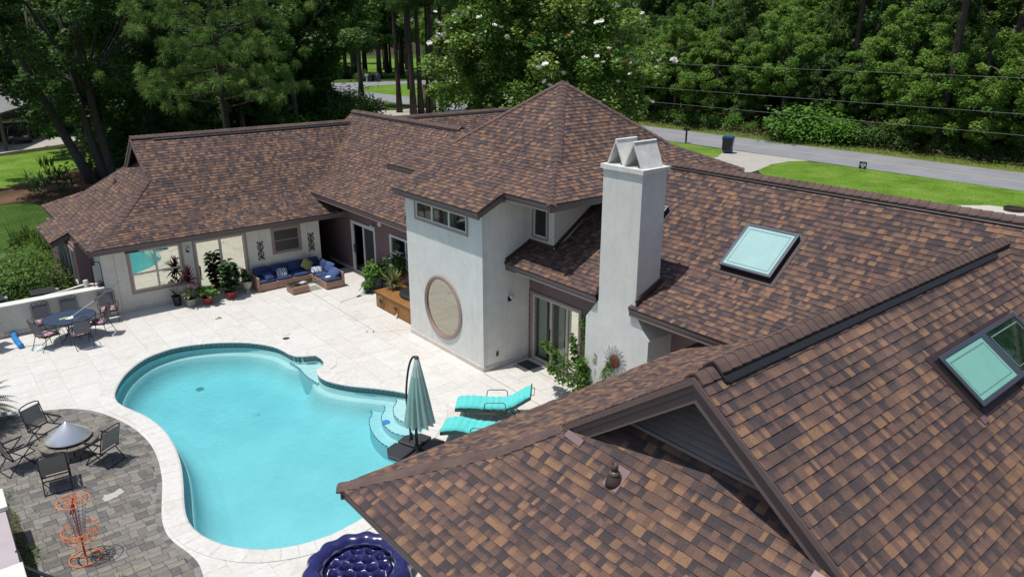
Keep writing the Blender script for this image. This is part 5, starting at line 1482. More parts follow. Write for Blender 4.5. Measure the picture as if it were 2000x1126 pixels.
# coffee table
t = thing("coffee_table", "low rose wicker table with a smoked glass top before the sofa", "table", (10.55, 25.83, 0))
MB().box(-.33, .33, -.31, .31, .03, .27).build("wicker_base", M_WICK, t, bevel=.012)
for sx in (-1, 1):
    for sy in (-1, 1): MB().lathe([(.02, 0), (.02, .03)], 8, (sx*.28, sy*.26, 0)).build("foot", M_BLACKP, t)
MB().box(-.36, .80, -.26, .36, .285, .297).build("table_top", glass_mat("smoked_glass", (.72, .76, .73), .16), t, bevel=.003)
for sx in (-.25, .25):
    for sy in (-.2, .25): MB().lathe([(.02, .27), (.02, .285)], 8, (sx, sy, 0)).build("glass_pad", M_BLACKP, t)
o = MB().lathe([(.075, 0), (.095, .03), (.08, .03), (.065, .012)], 16).build("ashtray", M_BLACKP, None, smooth=True); o.location = (10.52, 25.82, .298); tag(o, "round black ashtray on the coffee table", "ashtray")
o = MB().box(-.14, .12, -.10, .10, 0, .006).box(-.10, .05, -.08, .06, .006, .012).build("magazine", mat("printed_paper", (.55, .56, .56), .6, noise=(22, .3)), None); o.location = (10.80, 25.92, .298); o.rotation_euler = (0, 0, .5); tag(o, "white papers lying on the glass coffee table", "magazine")

# wall art: stacked iron rings
M_IRON = mat("dark_iron", (.035, .028, .024), .6, metal=.4, noise=(15, .3))
def scroll(loc, label):
    t = thing("iron_wall_art", label, "wall art", loc)
    for zc in (.13, -.13):
        MB().tube([(.105*math.cos(a), 0, zc+.115*math.sin(a)) for a in [i*math.pi/8 for i in range(16)]], .017, 6, closed=True).build("ring", M_IRON, t)
        MB().tube([(.03, 0, zc+.05), (-.03, 0, zc+.04), (-.03, 0, zc), (.03, 0, zc-.01), (.03, 0, zc-.05), (-.04, 0, zc-.05)], .014, 5).build("figure", M_IRON, t)
    for sz in (1, -1):
        for sx in (1, -1):
            MB().tube([(sx*.015, 0, sz*.24), (sx*.06, 0, sz*.29), (sx*.115, 0, sz*.31), (sx*.10, 0, sz*.36), (sx*.06, 0, sz*.35)], .016, 5).build("scroll", M_IRON, t)
        MB().lathe([(.0, -.03), (.03, 0), (0, .03)], 8, (0, 0, sz*.31)).build("knob", M_IRON, t)
scroll((9.89, LWALL-.03, 1.36), "dark iron ring scroll on the wall between the sliding door and small window")
scroll((11.965, LWALL-.03, 1.36), "dark iron ring scroll on the wall right of the small window")

# ------------------------------------------------------------------ hot tub
t = thing("hot_tub", "round hot tub with black cover set in a brown wooden deck box", "hot tub", (12.75, 21.2, 0), world=True)
M_WOOD = ramp_mat("stained_wood", [(0.3, (.20, .095, .028)), (.5, (.27, .130, .040)), (.7, (.33, .165, .055))], scale=2.5, fine=(30, .12), rough=.65, bump=(30, .003))
x0, x1, y0, y1 = 12.06, 13.42, 19.70, 22.52
for i in range(9):
    a = x0-.04+i*.152; mbw = MB().box(a, a+.145, y0, y1+.04, .575, .61)
    mbw.build("deck_board", M_WOOD, t, bevel=.004)
for i in range(14):
    a = y0+i*.202; MB().box(x0, x0+.03, a, min(a+.199, y1), .02, .572).build("side_board", M_WOOD, t)
MB().box(x0+.03, x1, y1-.03, y1, .02, .572).build("side_panel", M_WOOD, t)
MB().lathe([(.78, .0), (.80, .03), (.78, .10), (.70, .125), (0.02, .135)], 40, (13.12, 21.12, .612)).build("tub_cover", mat("black_vinyl", (.018, .02, .024), .5, noise=(5, .2)), t, smooth=False, bevel=.01)
MB().box(x0-.03, x0-.001, 21.96, 22.28, .14, .50).build("panel_frame", M_WOOD, t, bevel=.01)
o = MB().lathe([(.10, 0), (.10, .02), (.05, .022), (.02, .005)], 16).build("speaker", M_BLACKP, None); o.parent = t; o.location = (x0-.03-12.75, .92, .32); o.rotation_euler = (0, -math.pi/2, 0)
for (ya, yb_, za, zb_) in ((20.98, 21.02, .18, .42), (21.22, 21.26, .18, .42), (21.02, 21.22, .18, .22), (21.02, 21.22, .38, .42)): MB().box(x0-.02, x0-.001, ya, yb_, za, zb_).build("hatch_frame", M_WOOD, t)
MB().box(x0-.006, x0-.002, 21.02, 21.22, .22, .38).build("hatch_opening", M_DARK, t)
MB().tube([(x0-.01, 21.05, .12), (x0-.07, 21.05, .10), (x0-.08, 21.0, .03)], .03, 8).build("drain_pipe", M_WHITEF, t)

# power cord, door mat, small things on the terrace
c_ = catmull([(11.22, 23.55), (11.25, 23.72), (11.6, 23.82), (12.0, 23.86), (12.35, 23.93), (12.73, 23.90), (13.0, 23.6), (13.38, 23.5)], 5, closed=False)
o = MB().tube([(x, y, .012) for x, y in c_], .006, 5).build("extension_lead", mat("grey_cord", (.22, .2, .18), .6), None); tag(o, "thin grey cord curling over the terrace beside the hot tub", "cord")
MB().obox((12.07, 23.87, .022), (.09, .02, 0), (-.01, .035, 0), (0, 0, .018)).build("adapter", M_BLACKP, o, bevel=.006)
o = MB().box(-.22, .22, -.40, .40, .002, .014).build("door_mat", mat("charcoal_mat", (.045, .052, .062), .95, noise=(70, .6), bump=(60, .006)), None, bevel=.004); o.location = (13.06, 15.17, 0); tag(o, "charcoal flecked mat before the tower side sliding door", "mat")
o = MB().lathe([(.13, 0), (.13, .012), (.10, .016), (.02, .018)], 24).build("round_lid", M_WHITEF, None, smooth=False); o.location = (8.47, 22.1, .004); tag(o, "white round skimmer lid on the terrace beside its open hole", "lid")
o = MB().lathe([(.11, 0), (.11, .006), (.08, .004)], 24).build("skimmer_hole", mat("skimmer_shadow", (.05, .045, .04), .8), None); o.location = (8.32, 21.74, .001); tag(o, "dark round skimmer opening in the terrace by the pool edge", "drain")
for (x, y, s_, lb) in ((10.75, 20.45, 1, "small brown seed pod fallen on the terrace by the joint"), (10.6, 20.6, .7, "short twig on the terrace left of the seed pod")):
    o = MB().tube([(-.05*s_, 0, .012), (.02*s_, .02, .03*s_), (.08*s_, .0, .012)], [.008, .016, .006], 6).build("seed_pod", M_BARKG, None, smooth=True); o.location = (x, y, 0); o.rotation_euler = (0, 0, x); tag(o, lb, "twig")
o = None
for k, (x, y) in enumerate(((7.2, 24.9), (10.9, 13.6), (12.75, 15.45))):
    mb = MB(); rr = random.Random(k)
    for i in range(7): a = rr.uniform(0, 6.3); mb.obox((rr.uniform(-.12, .12), rr.uniform(-.10, .10), .012), (math.cos(a)*.045, math.sin(a)*.045, .006), (-math.sin(a)*.014, math.cos(a)*.014, 0), (0, 0, .003))
    o = mb.build("dry_leaves", mat("dry_leaf", (.20, .13, .06), .9, noise=(10, .4)), None); o.location = (x, y, 0); tag(o, ("few dry leaves on the terrace below the left wing", "brown dry leaves on the terrace behind the loungers", "curled dry leaf beside the charcoal mat")[k], "leaves")
# ------------------------------------------------------------------ dining set
M_WI = mat("wrought_iron", (.03, .036, .05), .5, metal=.3)
M_MESH = mat("grey_mesh", (.12, .125, .14), .75, noise=(70, .25))
M_FLOR = ramp_mat("pink_floral_cushion", [(.36, (.10, .03, .05)), (.46, (.42, .22, .28)), (.56, (.60, .50, .52)), (.66, (.28, .12, .22))], scale=17, rough=.9, const=True, detail=2)
M_BLUEMESH = mat("blue_mesh_top", (.035, .058, .105), .4, noise=(60, .25))
tb_ = thing("dining_table", "round navy mesh patio table with scrolled iron base by the parapet", "table", (3.02, 26.10, 0))
MB().lathe([(.0, .715), (.72, .715), (.72, .73), (0, .73)], 40, sx=1.03, sy=.98).build("table_top", M_BLUEMESH, tb_)
MB().tube([(.735*math.cos(a)*1.03, .735*math.sin(a)*.98, .722) for a in [i*2*math.pi/40 for i in range(40)]], .014, 6, closed=True).build("rim", M_WI, tb_)
for k in range(4):
    a = k*math.pi/2+.5; cs, sn = math.cos(a), math.sin(a)
    MB().tube([(r_*cs, r_*sn, z) for r_, z in ((.42, .70), (.20, .60), (.10, .42), (.12, .22), (.26, .08), (.36, .01))], .014, 6).build("leg", M_WI, tb_)
MB().tube([(.11*math.cos(a), .11*math.sin(a), .42) for a in [i*math.pi/6 for i in range(12)]], .009, 5, closed=True).build("brace_ring", M_WI, tb_)
def iron_chair():
    t = thing("patio_chair", "x", "chair", (0, 0, 0))
    # faces +y: seat z .42, back at -y
    for sx in (-1, 1):
        MB().tube([(sx*.25, .22, .42), (sx*.27, .25, .25), (sx*.25, .27, .0)], .011, 6).build("leg", M_WI, t)
        MB().tube([(sx*.23, -.20, .42), (sx*.27, -.24, .25), (sx*.24, -.38, .0)], .011, 6).build("leg", M_WI, t)
        MB().tube([(sx*.25, -.26, .60), (sx*.30, -.12, .64), (sx*.31, .08, .63), (sx*.30, .19, .60), (sx*.27, .21, .50), (sx*.26, .18, .42)], .011, 6).build("arm", M_WI, t)
    fr = MB().tube([(-.24, -.20, .42), (-.25, -.25, .60), (-.25, -.33, .95), (-.20, -.345, 1.02), (-.10, -.36, 1.05), (0, -.365, 1.07), (.10, -.36, 1.05), (.20, -.345, 1.02), (.25, -.33, .95), (.25, -.25, .60), (.24, -.20, .42)], .011, 6).build("back_frame", M_WI, t)
    for sx in (-1, 1):
        MB().tube([(sx*.02, -.35, .93), (sx*.10, -.355, .99), (sx*.16, -.35, .95), (sx*.12, -.345, .92)], .008, 5).build("scroll", M_WI, fr)
        MB().tube([(sx*.20, -.34, 1.0), (sx*.21, -.34, .95), (sx*.17, -.34, .93)], .008, 5).build("scroll", M_WI, fr)
    MB().slab([(-.22, -.235, .50), (.22, -.235, .50), (.22, -.335, .92), (-.22, -.335, .92)], (0, 1, .25), .008).build("back_mesh", M_MESH, t)
    MB().tube([(-.22, -.335, .92), (.22, -.335, .92)], .009, 5).build("rail", M_WI, t)
    MB().tube([(-.25, -.22, .42), (.25, -.22, .42), (.27, .23, .42), (-.27, .23, .42)], .011, 6, closed=True).build("seat_frame", M_WI, t)
    MB().box(-.24, .24, -.21, .22, .412, .424).build("seat_mesh", M_MESH, t)
    soft(None, (0, .0, .465), .46, .44, .075, puff=.35, name="seat_cushion", parent=t, mt=M_FLOR)
    return t
ch = iron_chair()
spots = [(2.40, 26.98, rad(180), "patio chair with floral cushion against the parapet, left of the back three"),
         (3.22, 27.02, rad(180), "middle patio chair against the parapet behind the round table"),
         (4.30, 26.95, rad(172), "rightmost patio chair against the parapet near the left wing"),
         (2.28, 25.72, rad(-62), "patio chair with floral cushion left of the table beside the blue float"),
         (3.12, 25.17, rad(4), "patio chair on the pool side of the round table, its back to the pool"),
         (3.80, 25.85, rad(60), "patio chair right of the table with a brown towel over its back")]
for i, (x, y, a, lb) in enumerate(spots):
    o = ch if i == 0 else copy_tree(ch)
    o.location = (x, y, 0); o.rotation_euler = (0, 0, a); o["label"] = lb; o["group"] = "iron chairs around the patio table"
o = MB().slab([(-.20, -.20, .70), (.20, -.20, .70), (.20, -.345, 1.05), (-.20, -.345, 1.05)], (0, 1, .3), .03).slab([(-.18, -.385, 1.05), (.19, -.385, 1.05), (.19, -.30, .62), (-.17, -.30, .60)], (0, -1, .3), .02).build("towel", mat("brown_towel", (.13, .095, .09), .95, noise=(30, .2), bump=(40, .006)), None, bevel=.008)
o.location = (3.80, 25.85, 0); o.rotation_euler = (0, 0, rad(60)); tag(o, "brown towel draped over the back of a patio chair", "towel")
o = MB().lathe([(.09, 0), (.13, .012), (.12, .014), (.06, .006)], 20).build("plate", mat("white_ceramic", (.72, .74, .72), .3), None, smooth=True); o.location = (3.0, 25.95, .731); tag(o, "white plate on the round navy table", "plate")
o = MB().obox((0, 0, .02), (.11, .03, 0), (-.015, .03, .012), (0, 0, .01)).build("scoop", mat("lime_plastic", (.35, .48, .20), .5), None, bevel=.005); o.location = (2.84, 25.98, .731); tag(o, "pale green scoop on the table left of the plate", "scoop")
o = MB().lathe([(.035, 0), (.04, .10), (.036, .10), (.032, .01)], 14).build("drinking_glass", glass_mat("cup_glass", (.8, .85, .85), .15), None, smooth=True); o.location = (3.25, 25.62, .731); tag(o, "clear tumbler near the pool side edge of the table", "cup")
# blue float and cleaning poles
o = MB().tube(catmull([(1.60, 26.15, .09), (1.56, 26.6, .10), (1.53, 27.1, .10), (1.58, 27.55, .09)], 5, closed=False), .085, 14).build("pool_float", mat("blue_vinyl", (.015, .23, .62), .3, spec=.6, coat=.3), None, smooth=True); tag(o, "bright blue tube float lying on the terrace by the parapet corner", "float")
t = thing("pool_pole", "long silver telescopic pole leaning from the terrace across the table to the parapet", "pole", (2.4, 25.9, 0), world=True)
A_, B_ = Vector((2.35, 25.75, .45)), Vector((5.05, 27.45, 1.0))
MB().tube([Vector((1.9, 25.6, .02)), Vector((3.1, 26.0, .76)), Vector((3.9, 26.5, 1.0))], .014, 8).build("lower_tube", mat("brushed_aluminium", (.62, .64, .66), .35, metal=.8), t)
MB().tube([Vector((3.9, 26.5, 1.0)), Vector((4.95, 27.35, 1.28))], .010, 8).build("upper_tube", MATS["brushed_aluminium"], t)
MB().tube([Vector((3.86, 26.46, .99)), Vector((3.95, 26.54, 1.015))], .018, 8).build("lock_sleeve", M_BLACKP, t)
t = thing("skimmer_pole", "white pole with turquoise net end lying on the terrace beside the blue float", "pole", (1.6, 26.3, 0), world=True)
MB().tube([(.9, 26.35, .02), (1.7, 26.25, .02), (2.15, 26.12, .02)], .014, 8).build("tube", M_WHITEF, t)
MB().tube([(1.95, 26.15, .03), (2.25, 25.85, .03), (2.05, 25.55, .04), (1.8, 25.75, .04), (1.95, 26.15, .03)], .008, 5).build("net_hoop", mat("turquoise_plastic", (.05, .45, .50), .5), t)
MB().tube([(.82, 26.36, .02), (.95, 26.345, .02)], .02, 8).build("grip", MATS["turquoise_plastic"], t)

# ------------------------------------------------------------------ parapet, left wall and pool equipment beyond
M_CAPS = mat("parapet_cap", (.66, .65, .61), .8, noise=(2, .08), bump=(30, .003))
t = thing("parapet_wall", "low cream parapet wall with white cap behind the patio table", "wall", (2.9, 27.65, 0), world=True)
wl = MB().box(1.28, 4.42, 27.52, 27.80, GZ, .98).build("wall_body", M_STUCCO_C, t)
MB().box(1.22, 4.43, 27.45, 27.87, .985, 1.06).build("cap", M_CAPS, t, bevel=.01)
a = 1.3
while a < 4.4: MB().box(a+.003, min(a+.61, 4.42)-.003, 27.495, 27.52, 0, .15).build("base_tile", M_TRAVS, t); a += .61
t = thing("side_parapet", "cream parapet running toward the camera at the left edge with a stone spillway", "wall", (1.1, 26, 0), world=True)
MB().obox((.55, 26.9, .49), (.40, -.62, 0), (.12, .08, 0), (0, 0, .49)).build("wall_body", M_STUCCO_C, t)
MB().obox((.55, 26.9, 1.02), (.42, -.66, 0), (.17, .11, 0), (0, 0, .035)).build("cap", M_CAPS, t, bevel=.01)
MB().obox((1.12, 27.62, .49), (.18, 0, 0), (0, .12, 0), (0, 0, .49)).build("corner_pier", M_STUCCO_C, t)
MB().obox((.95, 26.95, .74), (.22, .10, 0), (-.10, .20, 0), (0, 0, .03)).build("spillway_shelf", mat("tan_stone", (.38, .33, .24), .8, noise=(8, .3)), t, bevel=.008)
t = thing("pool_equipment", "white pvc pipes and valve lying on and behind the parapet wall", "pipes", (3.6, 28.2, 0), world=True)
for P_ in (((2.6, 28.1, .95), (3.3, 28.15, 1.0), (3.9, 28.05, 1.12)), ((2.2, 28.25, .85), (3.0, 28.3, .92)), ((3.9, 28.05, 1.12), (4.15, 27.9, 1.12), (4.4, 27.75, 1.12)), ((3.4, 28.15, 1.0), (3.4, 28.15, .2))):
    MB().tube(P_, .035, 10).build("pipe", M_WHITEF, t, smooth=False)
MB().obox((3.92, 27.95, 1.18), (.05, .05, 0), (-.04, .05, 0), (0, 0, .12)).build("valve", M_WHITEF, t, bevel=.015)
MB().lathe([(.08, 0), (.08, .14), (.05, .17)], 12, (4.30, 27.66, 1.065)).build("cap_fitting", M_BLACKP, t)
for (x0, x1, y0, y1, z1, lb) in ((2.35, 3.05, 28.3, 28.9, 1.02, "black filter box just beyond the parapet beside the white pipes"), (.75, 1.55, 28.05, 28.6, 1.12, "dark equipment cover with silver end beyond the left end of the parapet")):
    t = thing("pump_cover", lb, "box", ((x0+x1)/2, (y0+y1)/2, GZ))
    hx, hy = (x1-x0)/2, (y1-y0)/2
    MB().box(-hx, hx, -hy, hy, 0, z1-GZ-.08).build("body", M_BLACKP, t, bevel=.03); MB().box(-hx-.03, hx+.03, -hy-.03, hy+.03, z1-GZ-.08, z1-GZ).build("lid", M_BLACKP, t, bevel=.02)
    MB().box(hx+.03, hx+.12, -.12, .12, z1-GZ-.22, z1-GZ-.02).build("end_plate", mat("aluminium_end", (.5, .52, .5), .4, metal=.6), t, bevel=.01)
t = thing("shower_frame", "slim dark arched metal stand before the white return wall", "stand", (4.28, 27.75, 1.06))
MB().tube([(-.14, 0, 0), (-.14, 0, .75), (-.10, 0, .84), (0, 0, .87), (.10, 0, .84), (.14, 0, .75), (.14, 0, 0)], .016, 6).build("hoop", M_BLACK, t)
MB().box(-.10, .10, .0, .02, .12, .74).build("panel", mat("pale_panel", (.40, .42, .38), .3), t)

# ------------------------------------------------------------------ fire pit and sling chairs
t = thing("fire_pit", "round stone fire pit under a polished steel cone cover", "fire pit", (1.62, 18.40, 0))
M_STONE = [mat("pit_stone_"+n_, c_, .9, noise=(9, .3), bump=(25, .006)) for n_, c_ in (("a", (.16, .145, .125)), ("b", (.22, .19, .16)), ("c", (.12, .115, .11)))]
for lvl in range(2):
    for k in range(18):
        a0 = 2*math.pi*(k+lvl*.5)/18; a1 = a0+2*math.pi/18-.03
        mb = MB(); r0, r1 = .44, .60+rp.uniform(-.008, .008); z0, z1 = .0+lvl*.135, .13+lvl*.135
        mb.v = [(r_*math.cos(a_), r_*math.sin(a_), z_) for z_ in (z0, z1) for (r_, a_) in ((r0, a0), (r1, a0), (r1, (a0+a1)/2), (r1, a1), (r0, a1))]
        mb.f = [(0, 1, 2, 3, 4)[::-1], (5, 6, 7, 8, 9)] + [(i, (i+1) % 5, 5+(i+1) % 5, 5+i) for i in range(5)]
        o = mb.build("stone", rp.choice(M_STONE), None, bevel=.008); o.parent = t
for k in range(14):
    a0 = 2*math.pi*k/14; a1 = a0+2*math.pi/14-.02
    mb = MB(); r0, r1 = .42, .625
    mb.v = [(r_*math.cos(a_), r_*math.sin(a_), z_) for z_ in (.272, .325) for (r_, a_) in ((r0, a0), (r1, a0), (r1, (a0+a1)/2), (r1, a1), (r0, a1), (r0, (a0+a1)/2))]
    mb.f = [tuple(range(6))[::-1], tuple(range(6, 12))] + [(i, (i+1) % 6, 6+(i+1) % 6, 6+i) for i in range(6)]
    o = mb.build("cap_stone", rp.choice(M_STONE[:2]), None, bevel=.01); o.parent = t
o = MB().lathe([(.42, .05), (.42, .34), (.43, .36), (.40, .36), (.40, .08)], 32).build("steel_ring", mat("rusted_ring", (.07, .035, .025), .7, metal=.4, noise=(10, .4)), None); o.parent = t
def cone_mat():
    m = bpy.data.materials.new("spun_steel"); m.use_nodes = True; nt = m.node_tree; b = nt.nodes["Principled BSDF"]
    b.inputs["Base Color"].default_value = (.86, .87, .88, 1); b.inputs["Metallic"].default_value = .72; b.inputs["Roughness"].default_value = .31; b.inputs["Anisotropic"].default_value = .6
    tg = nt.nodes.new("ShaderNodeTangent"); tg.direction_type = 'RADIAL'; tg.axis = 'Z'; nt.links.new(tg.outputs[0], b.inputs["Tangent"]); return m
cn = MB(); n = 72; prof = [(0.006, .40), (.03, .375), (.48, .03), (.485, .0), (.475, -.005)]
for (r_, z_) in prof: cn.v += [(r_*math.cos(2*math.pi*j/n), r_*math.sin(2*math.pi*j/n), z_) for j in range(n)]
for i in range(len(prof)-1):
    for j in range(n): cn.f.append((i*n+j, i*n+(j+1) % n, (i+1)*n+(j+1) % n, (i+1)*n+j))
cn.f.append(tuple(range(n)))
o = cn.build("cone_cover", cone_mat(), None, smooth=True); o.parent = t; o.location = (0, 0, .385)
M_SLING = mat("taupe_sling", (.25, .235, .21), .8, noise=(90, .18)); M_FR = mat("black_powder_coat", (.016, .017, .020), .45, metal=.2)
def sling_chair():
    t = thing("folding_chair", "x", "chair", (0, 0, 0))
    for sx in (-1, 1):
        x = sx*.27
        MB().tube([(x, .27, .0), (x, .02, .36), (x, -.22, .60)], .013, 6).build("leg", M_FR, t)
        MB().tube([(x*.94, -.36, .0), (x*.94, -.10, .30), (x*.94, .22, .58)], .013, 6).build("leg", M_FR, t)
        MB().tube([(x*.94, -.20, .36), (x*.94, -.27, .60), (x*.94, -.36, .92)], .014, 6).build("back_post", M_FR, t)
        MB().beam((x, -.27, .60), (x, .26, .60), .045, .022).build("arm", M_FR, t)
        MB().tube([(x*.94, -.24, .36), (x*.94, .25, .40)], .013, 6).build("side_rail", M_FR, t)
    MB().tube([(-.254, -.36, .92), (-.18, -.375, .95), (0, -.385, .965), (.18, -.375, .95), (.254, -.36, .92)], .014, 6).build("top_rail", M_FR, t)
    MB().tube([(-.27, .26, .02), (.27, .26, .02)], .011, 6).build("cross_rail", M_FR, t); MB().tube([(-.255, -.35, .02), (.255, -.35, .02)], .011, 6).build("cross_rail", M_FR, t)
    MB().tube([(-.255, .25, .40), (.255, .25, .40)], .012, 6).build("cross_rail", M_FR, t); MB().tube([(-.255, -.22, .38), (.255, -.22, .38)], .012, 6).build("cross_rail", M_FR, t)
    m = MB(); k = 6
    for i in range(k+1):
        s_ = i/k; z = .36+.04*s_-.022*math.sin(math.pi*s_); y = -.24+.49*s_
        m.v += [(-.245, y, z), (.245, y, z)]
    m.f = [(2*i, 2*i+1, 2*i+3, 2*i+2) for i in range(k)]; m.build("seat", M_SLING, t)
    m = MB()
    for i in range(k+1):
        s_ = i/k; z = .42+.46*s_; y = -.225-.13*s_-.02*math.sin(math.pi*s_)
        m.v += [(-.245, y, z), (.245, y, z)]
    m.f = [(2*i, 2*i+1, 2*i+3, 2*i+2) for i in range(k)]; m.build("back", M_SLING, t)
    return t
sc = sling_chair()
for i, (x, y, a, lb) in enumerate([(1.26, 19.22, None, "folding sling chair beyond the fire pit, facing the camera"), (2.13, 17.42, None, "folding sling chair on the pool side of the fire pit"), (1.12, 17.02, None, "folding sling chair nearest the orange disc basket, its back to the camera"), (.60, 18.32, None, "folding sling chair at the left edge of the photo by the fire pit")]):
    o = sc if i == 0 else copy_tree(sc)
    aim = math.atan2(18.40-y, 1.62-x) - math.pi/2
    o.location = (x, y, 0); o.rotation_euler = (0, 0, aim + (.15, .10, .25, .25)[i]); o["label"] = lb; o["group"] = "sling chairs around the fire pit"

# ------------------------------------------------------------------ disc golf basket
t = thing("disc_golf_basket", "orange wire disc golf basket with chains and a red pennant", "basket", (1.09, 13.98, 0))
M_OR = mat("orange_steel", (.78, .20, .045), .4, coat=.3); M_ORD = mat("deep_orange_pole", (.45, .075, .02), .4, coat=.3)
MB().tube([(0, 0, 0), (0, 0, 1.32)], .019, 10).build("pole", M_ORD, t)
def hoop(r_, z, th, name="hoop", m=M_OR, c=(0, 0)): return MB().tube([(c[0]+r_*math.cos(a), c[1]+r_*math.sin(a), z) for a in [i*2*math.pi/32 for i in range(32)]], th, 6, closed=True).build(name, m, t)
hoop(.27, .015, .011, "base_ring"); hoop(.27, 1.26, .009, "top_ring"); hoop(.13, 1.28, .006, "top_ring"); hoop(.30, .66, .009, "basket_rim"); hoop(.29, .56, .006, "basket_ring"); hoop(.26, .46, .007, "basket_ring"); hoop(.13, .455, .006, "basket_ring")
for k in range(3): a = k*2.094+.4; MB().tube([(0, 0, .05), (.27*math.cos(a), .27*math.sin(a), .015)], .010, 6).build("base_spoke", M_OR, t)
for k in range(8): a = k*math.pi/4; MB().tube([(0, 0, 1.29), (.27*math.cos(a), .27*math.sin(a), 1.26)], .006, 5).build("top_spoke", M_OR, t)
for k in range(16):
    a = k*math.pi/8; cs, sn = math.cos(a), math.sin(a)
    MB().tube([(.30*cs, .30*sn, .66), (.29*cs, .29*sn, .56), (.26*cs, .26*sn, .46), (.02*cs, .02*sn, .45)], .0032, 5).build("basket_wire", M_OR, t)
M_CHAIN = mat("zinc_chain", (.6, .62, .65), .3, metal=.9)
for k in range(12):
    a = k*math.pi/6; ra, rb = (.24, .09) if k % 2 else (.17, .05); mb = MB()
    for i in range(18):
        s_ = i/17; r_ = ra+(rb-ra)*(s_**.6); z = 1.25-.70*s_; q = Vector((r_*math.cos(a), r_*math.sin(a), z)); tw_ = (i % 2)*1.57
        d = Vector((math.cos(a+tw_)*.012, math.sin(a+tw_)*.012, 0))
        mb.obox(q, d, (0, 0, .021), Vector((-d.y, d.x, 0))*.35)
    mb.build("chain", M_CHAIN, t)
MB().slab([(0, -.02, 1.34), (-.03, -.05, 1.02), (-.11, -.12, 1.08)][::-1], (1, -1, 0), .004).build("pennant", mat("red_fabric", (.60, .02, .035), .6), t)

# ------------------------------------------------------------------ umbrella
t = thing("cantilever_umbrella", "closed sage green cantilever umbrella on a black base by the pool", "umbrella", (7.91, 13.24, 0))
M_BASE = mat("black_base_slab", (.030, .032, .038), .55, noise=(4, .12)); M_CANV = mat("sage_canvas", (.245, .41, .385), .85, noise=(3, .08), bump=(80, .002)); M_CANVW = mat("pale_canvas", (.50, .64, .60), .85)
for k in range(4):
    a = math.pi/4*0 + k*math.pi/2 + .35
    R_ = Matrix.Rotation(a, 3, 'Z')
    P_ = [(.03, .03), (.62, .03), (.62, .36), (.36, .62), (.03, .62)]
    MB().prism([tuple((R_ @ Vector((x*1.0, y*1.0, 0)))[:2]) for x, y in P_], .02, .10).build("base_slab", M_BASE, t, bevel=.03)
MB().obox((0, 0, .02), (.5, .15, 0), (-.012, .04, 0), (0, 0, .02)).obox((0, 0, .018), (-.15, .5, 0), (-.04, -.012, 0), (0, 0, .018)).build("cross_foot", M_BLACK, t)
MB().tube([(0, 0, .02), (0, 0, 1.45)], .036, 14).build("pole", M_BLACK, t)
MB().lathe([(.09, .10), (.07, .16), (.045, .2)], 16).build("pole_socket", M_BLACK, t)
arm = catmull([(-.02, .02, 1.2), (-.14, .10, 1.35), (-.17, .12, 1.75), (-.13, .10, 2.2), (-.05, .03, 2.48), (.04, -.03, 2.50), (.08, -.06, 2.40)], 6, closed=False)
arm = catmull([(-.10, .06, .35), (-.13, .11, .9), (-.14, .13, 1.5), (-.10, .08, 2.05), (-.04, .02, 2.36), (.02, -.04, 2.45), (.05, -.08, 2.40)], 6, closed=False)
MB().tube(arm, .024, 10).build("arm", M_BLACK, t); MB().obox((-.10, .07, .42), (.03, 0, 0), (0, .03, 0), (0, 0, .09)).tube([(-.10, .07, .42), (-.18, .02, .40), (-.18, .02, .30)], .012, 6).build("crank", M_BLACK, t)
def canopy(z_top, z_bot, r_top, r_bot, folds, c, m, name, seed, power=1.0, flare=0):
    mb = MB(); n = folds*6; L_ = 14; rr = random.Random(seed); ph = [rr.uniform(.75, 1.25) for _ in range(folds)]
    for i in range(L_+1):
        s_ = i/L_; r_ = r_top+(r_bot-r_top)*(s_**power)
        for j in range(n):
            f = j/6; k_ = ph[int(f) % folds]; w = math.cos(2*math.pi*f)*.5+.5
            rad_ = r_*(1-.34*k_*w*min(1, .25+s_)); dz = -.05*(1-w)*s_*ph[(int(f)+3) % folds]
            a = 2*math.pi*j/n + .25*s_
            mb.v.append((c[0]+rad_*math.cos(a), c[1]+rad_*math.sin(a), z_top+(z_bot-z_top)*s_+dz))
    for i in range(L_):
        for j in range(n): mb.f.append((i*n+j, (i+1)*n+j, (i+1)*n+(j+1) % n, i*n+(j+1) % n))
    return mb.build(name, m, t, smooth=True)
canopy(2.28, .80, .07, .37, 12, (.05, -.08), M_CANV, "canopy", 1, .85); canopy(2.42, 2.03, .05, .145, 10, (.05, -.08), M_CANVW, "vent_cap", 2, 1.0)
MB().lathe([(.05, 2.38), (.055, 2.44), (.02, 2.47)], 12, (.05, -.08, 0)).build("crown_hub", M_BLACK, t)
MB().tube([(.10*math.cos(a)+.05, .10*math.sin(a)-.08, 1.9) for a in [i*.5236 for i in range(12)]], .006, 4, closed=True).build("tie_strap", M_CANV, t)

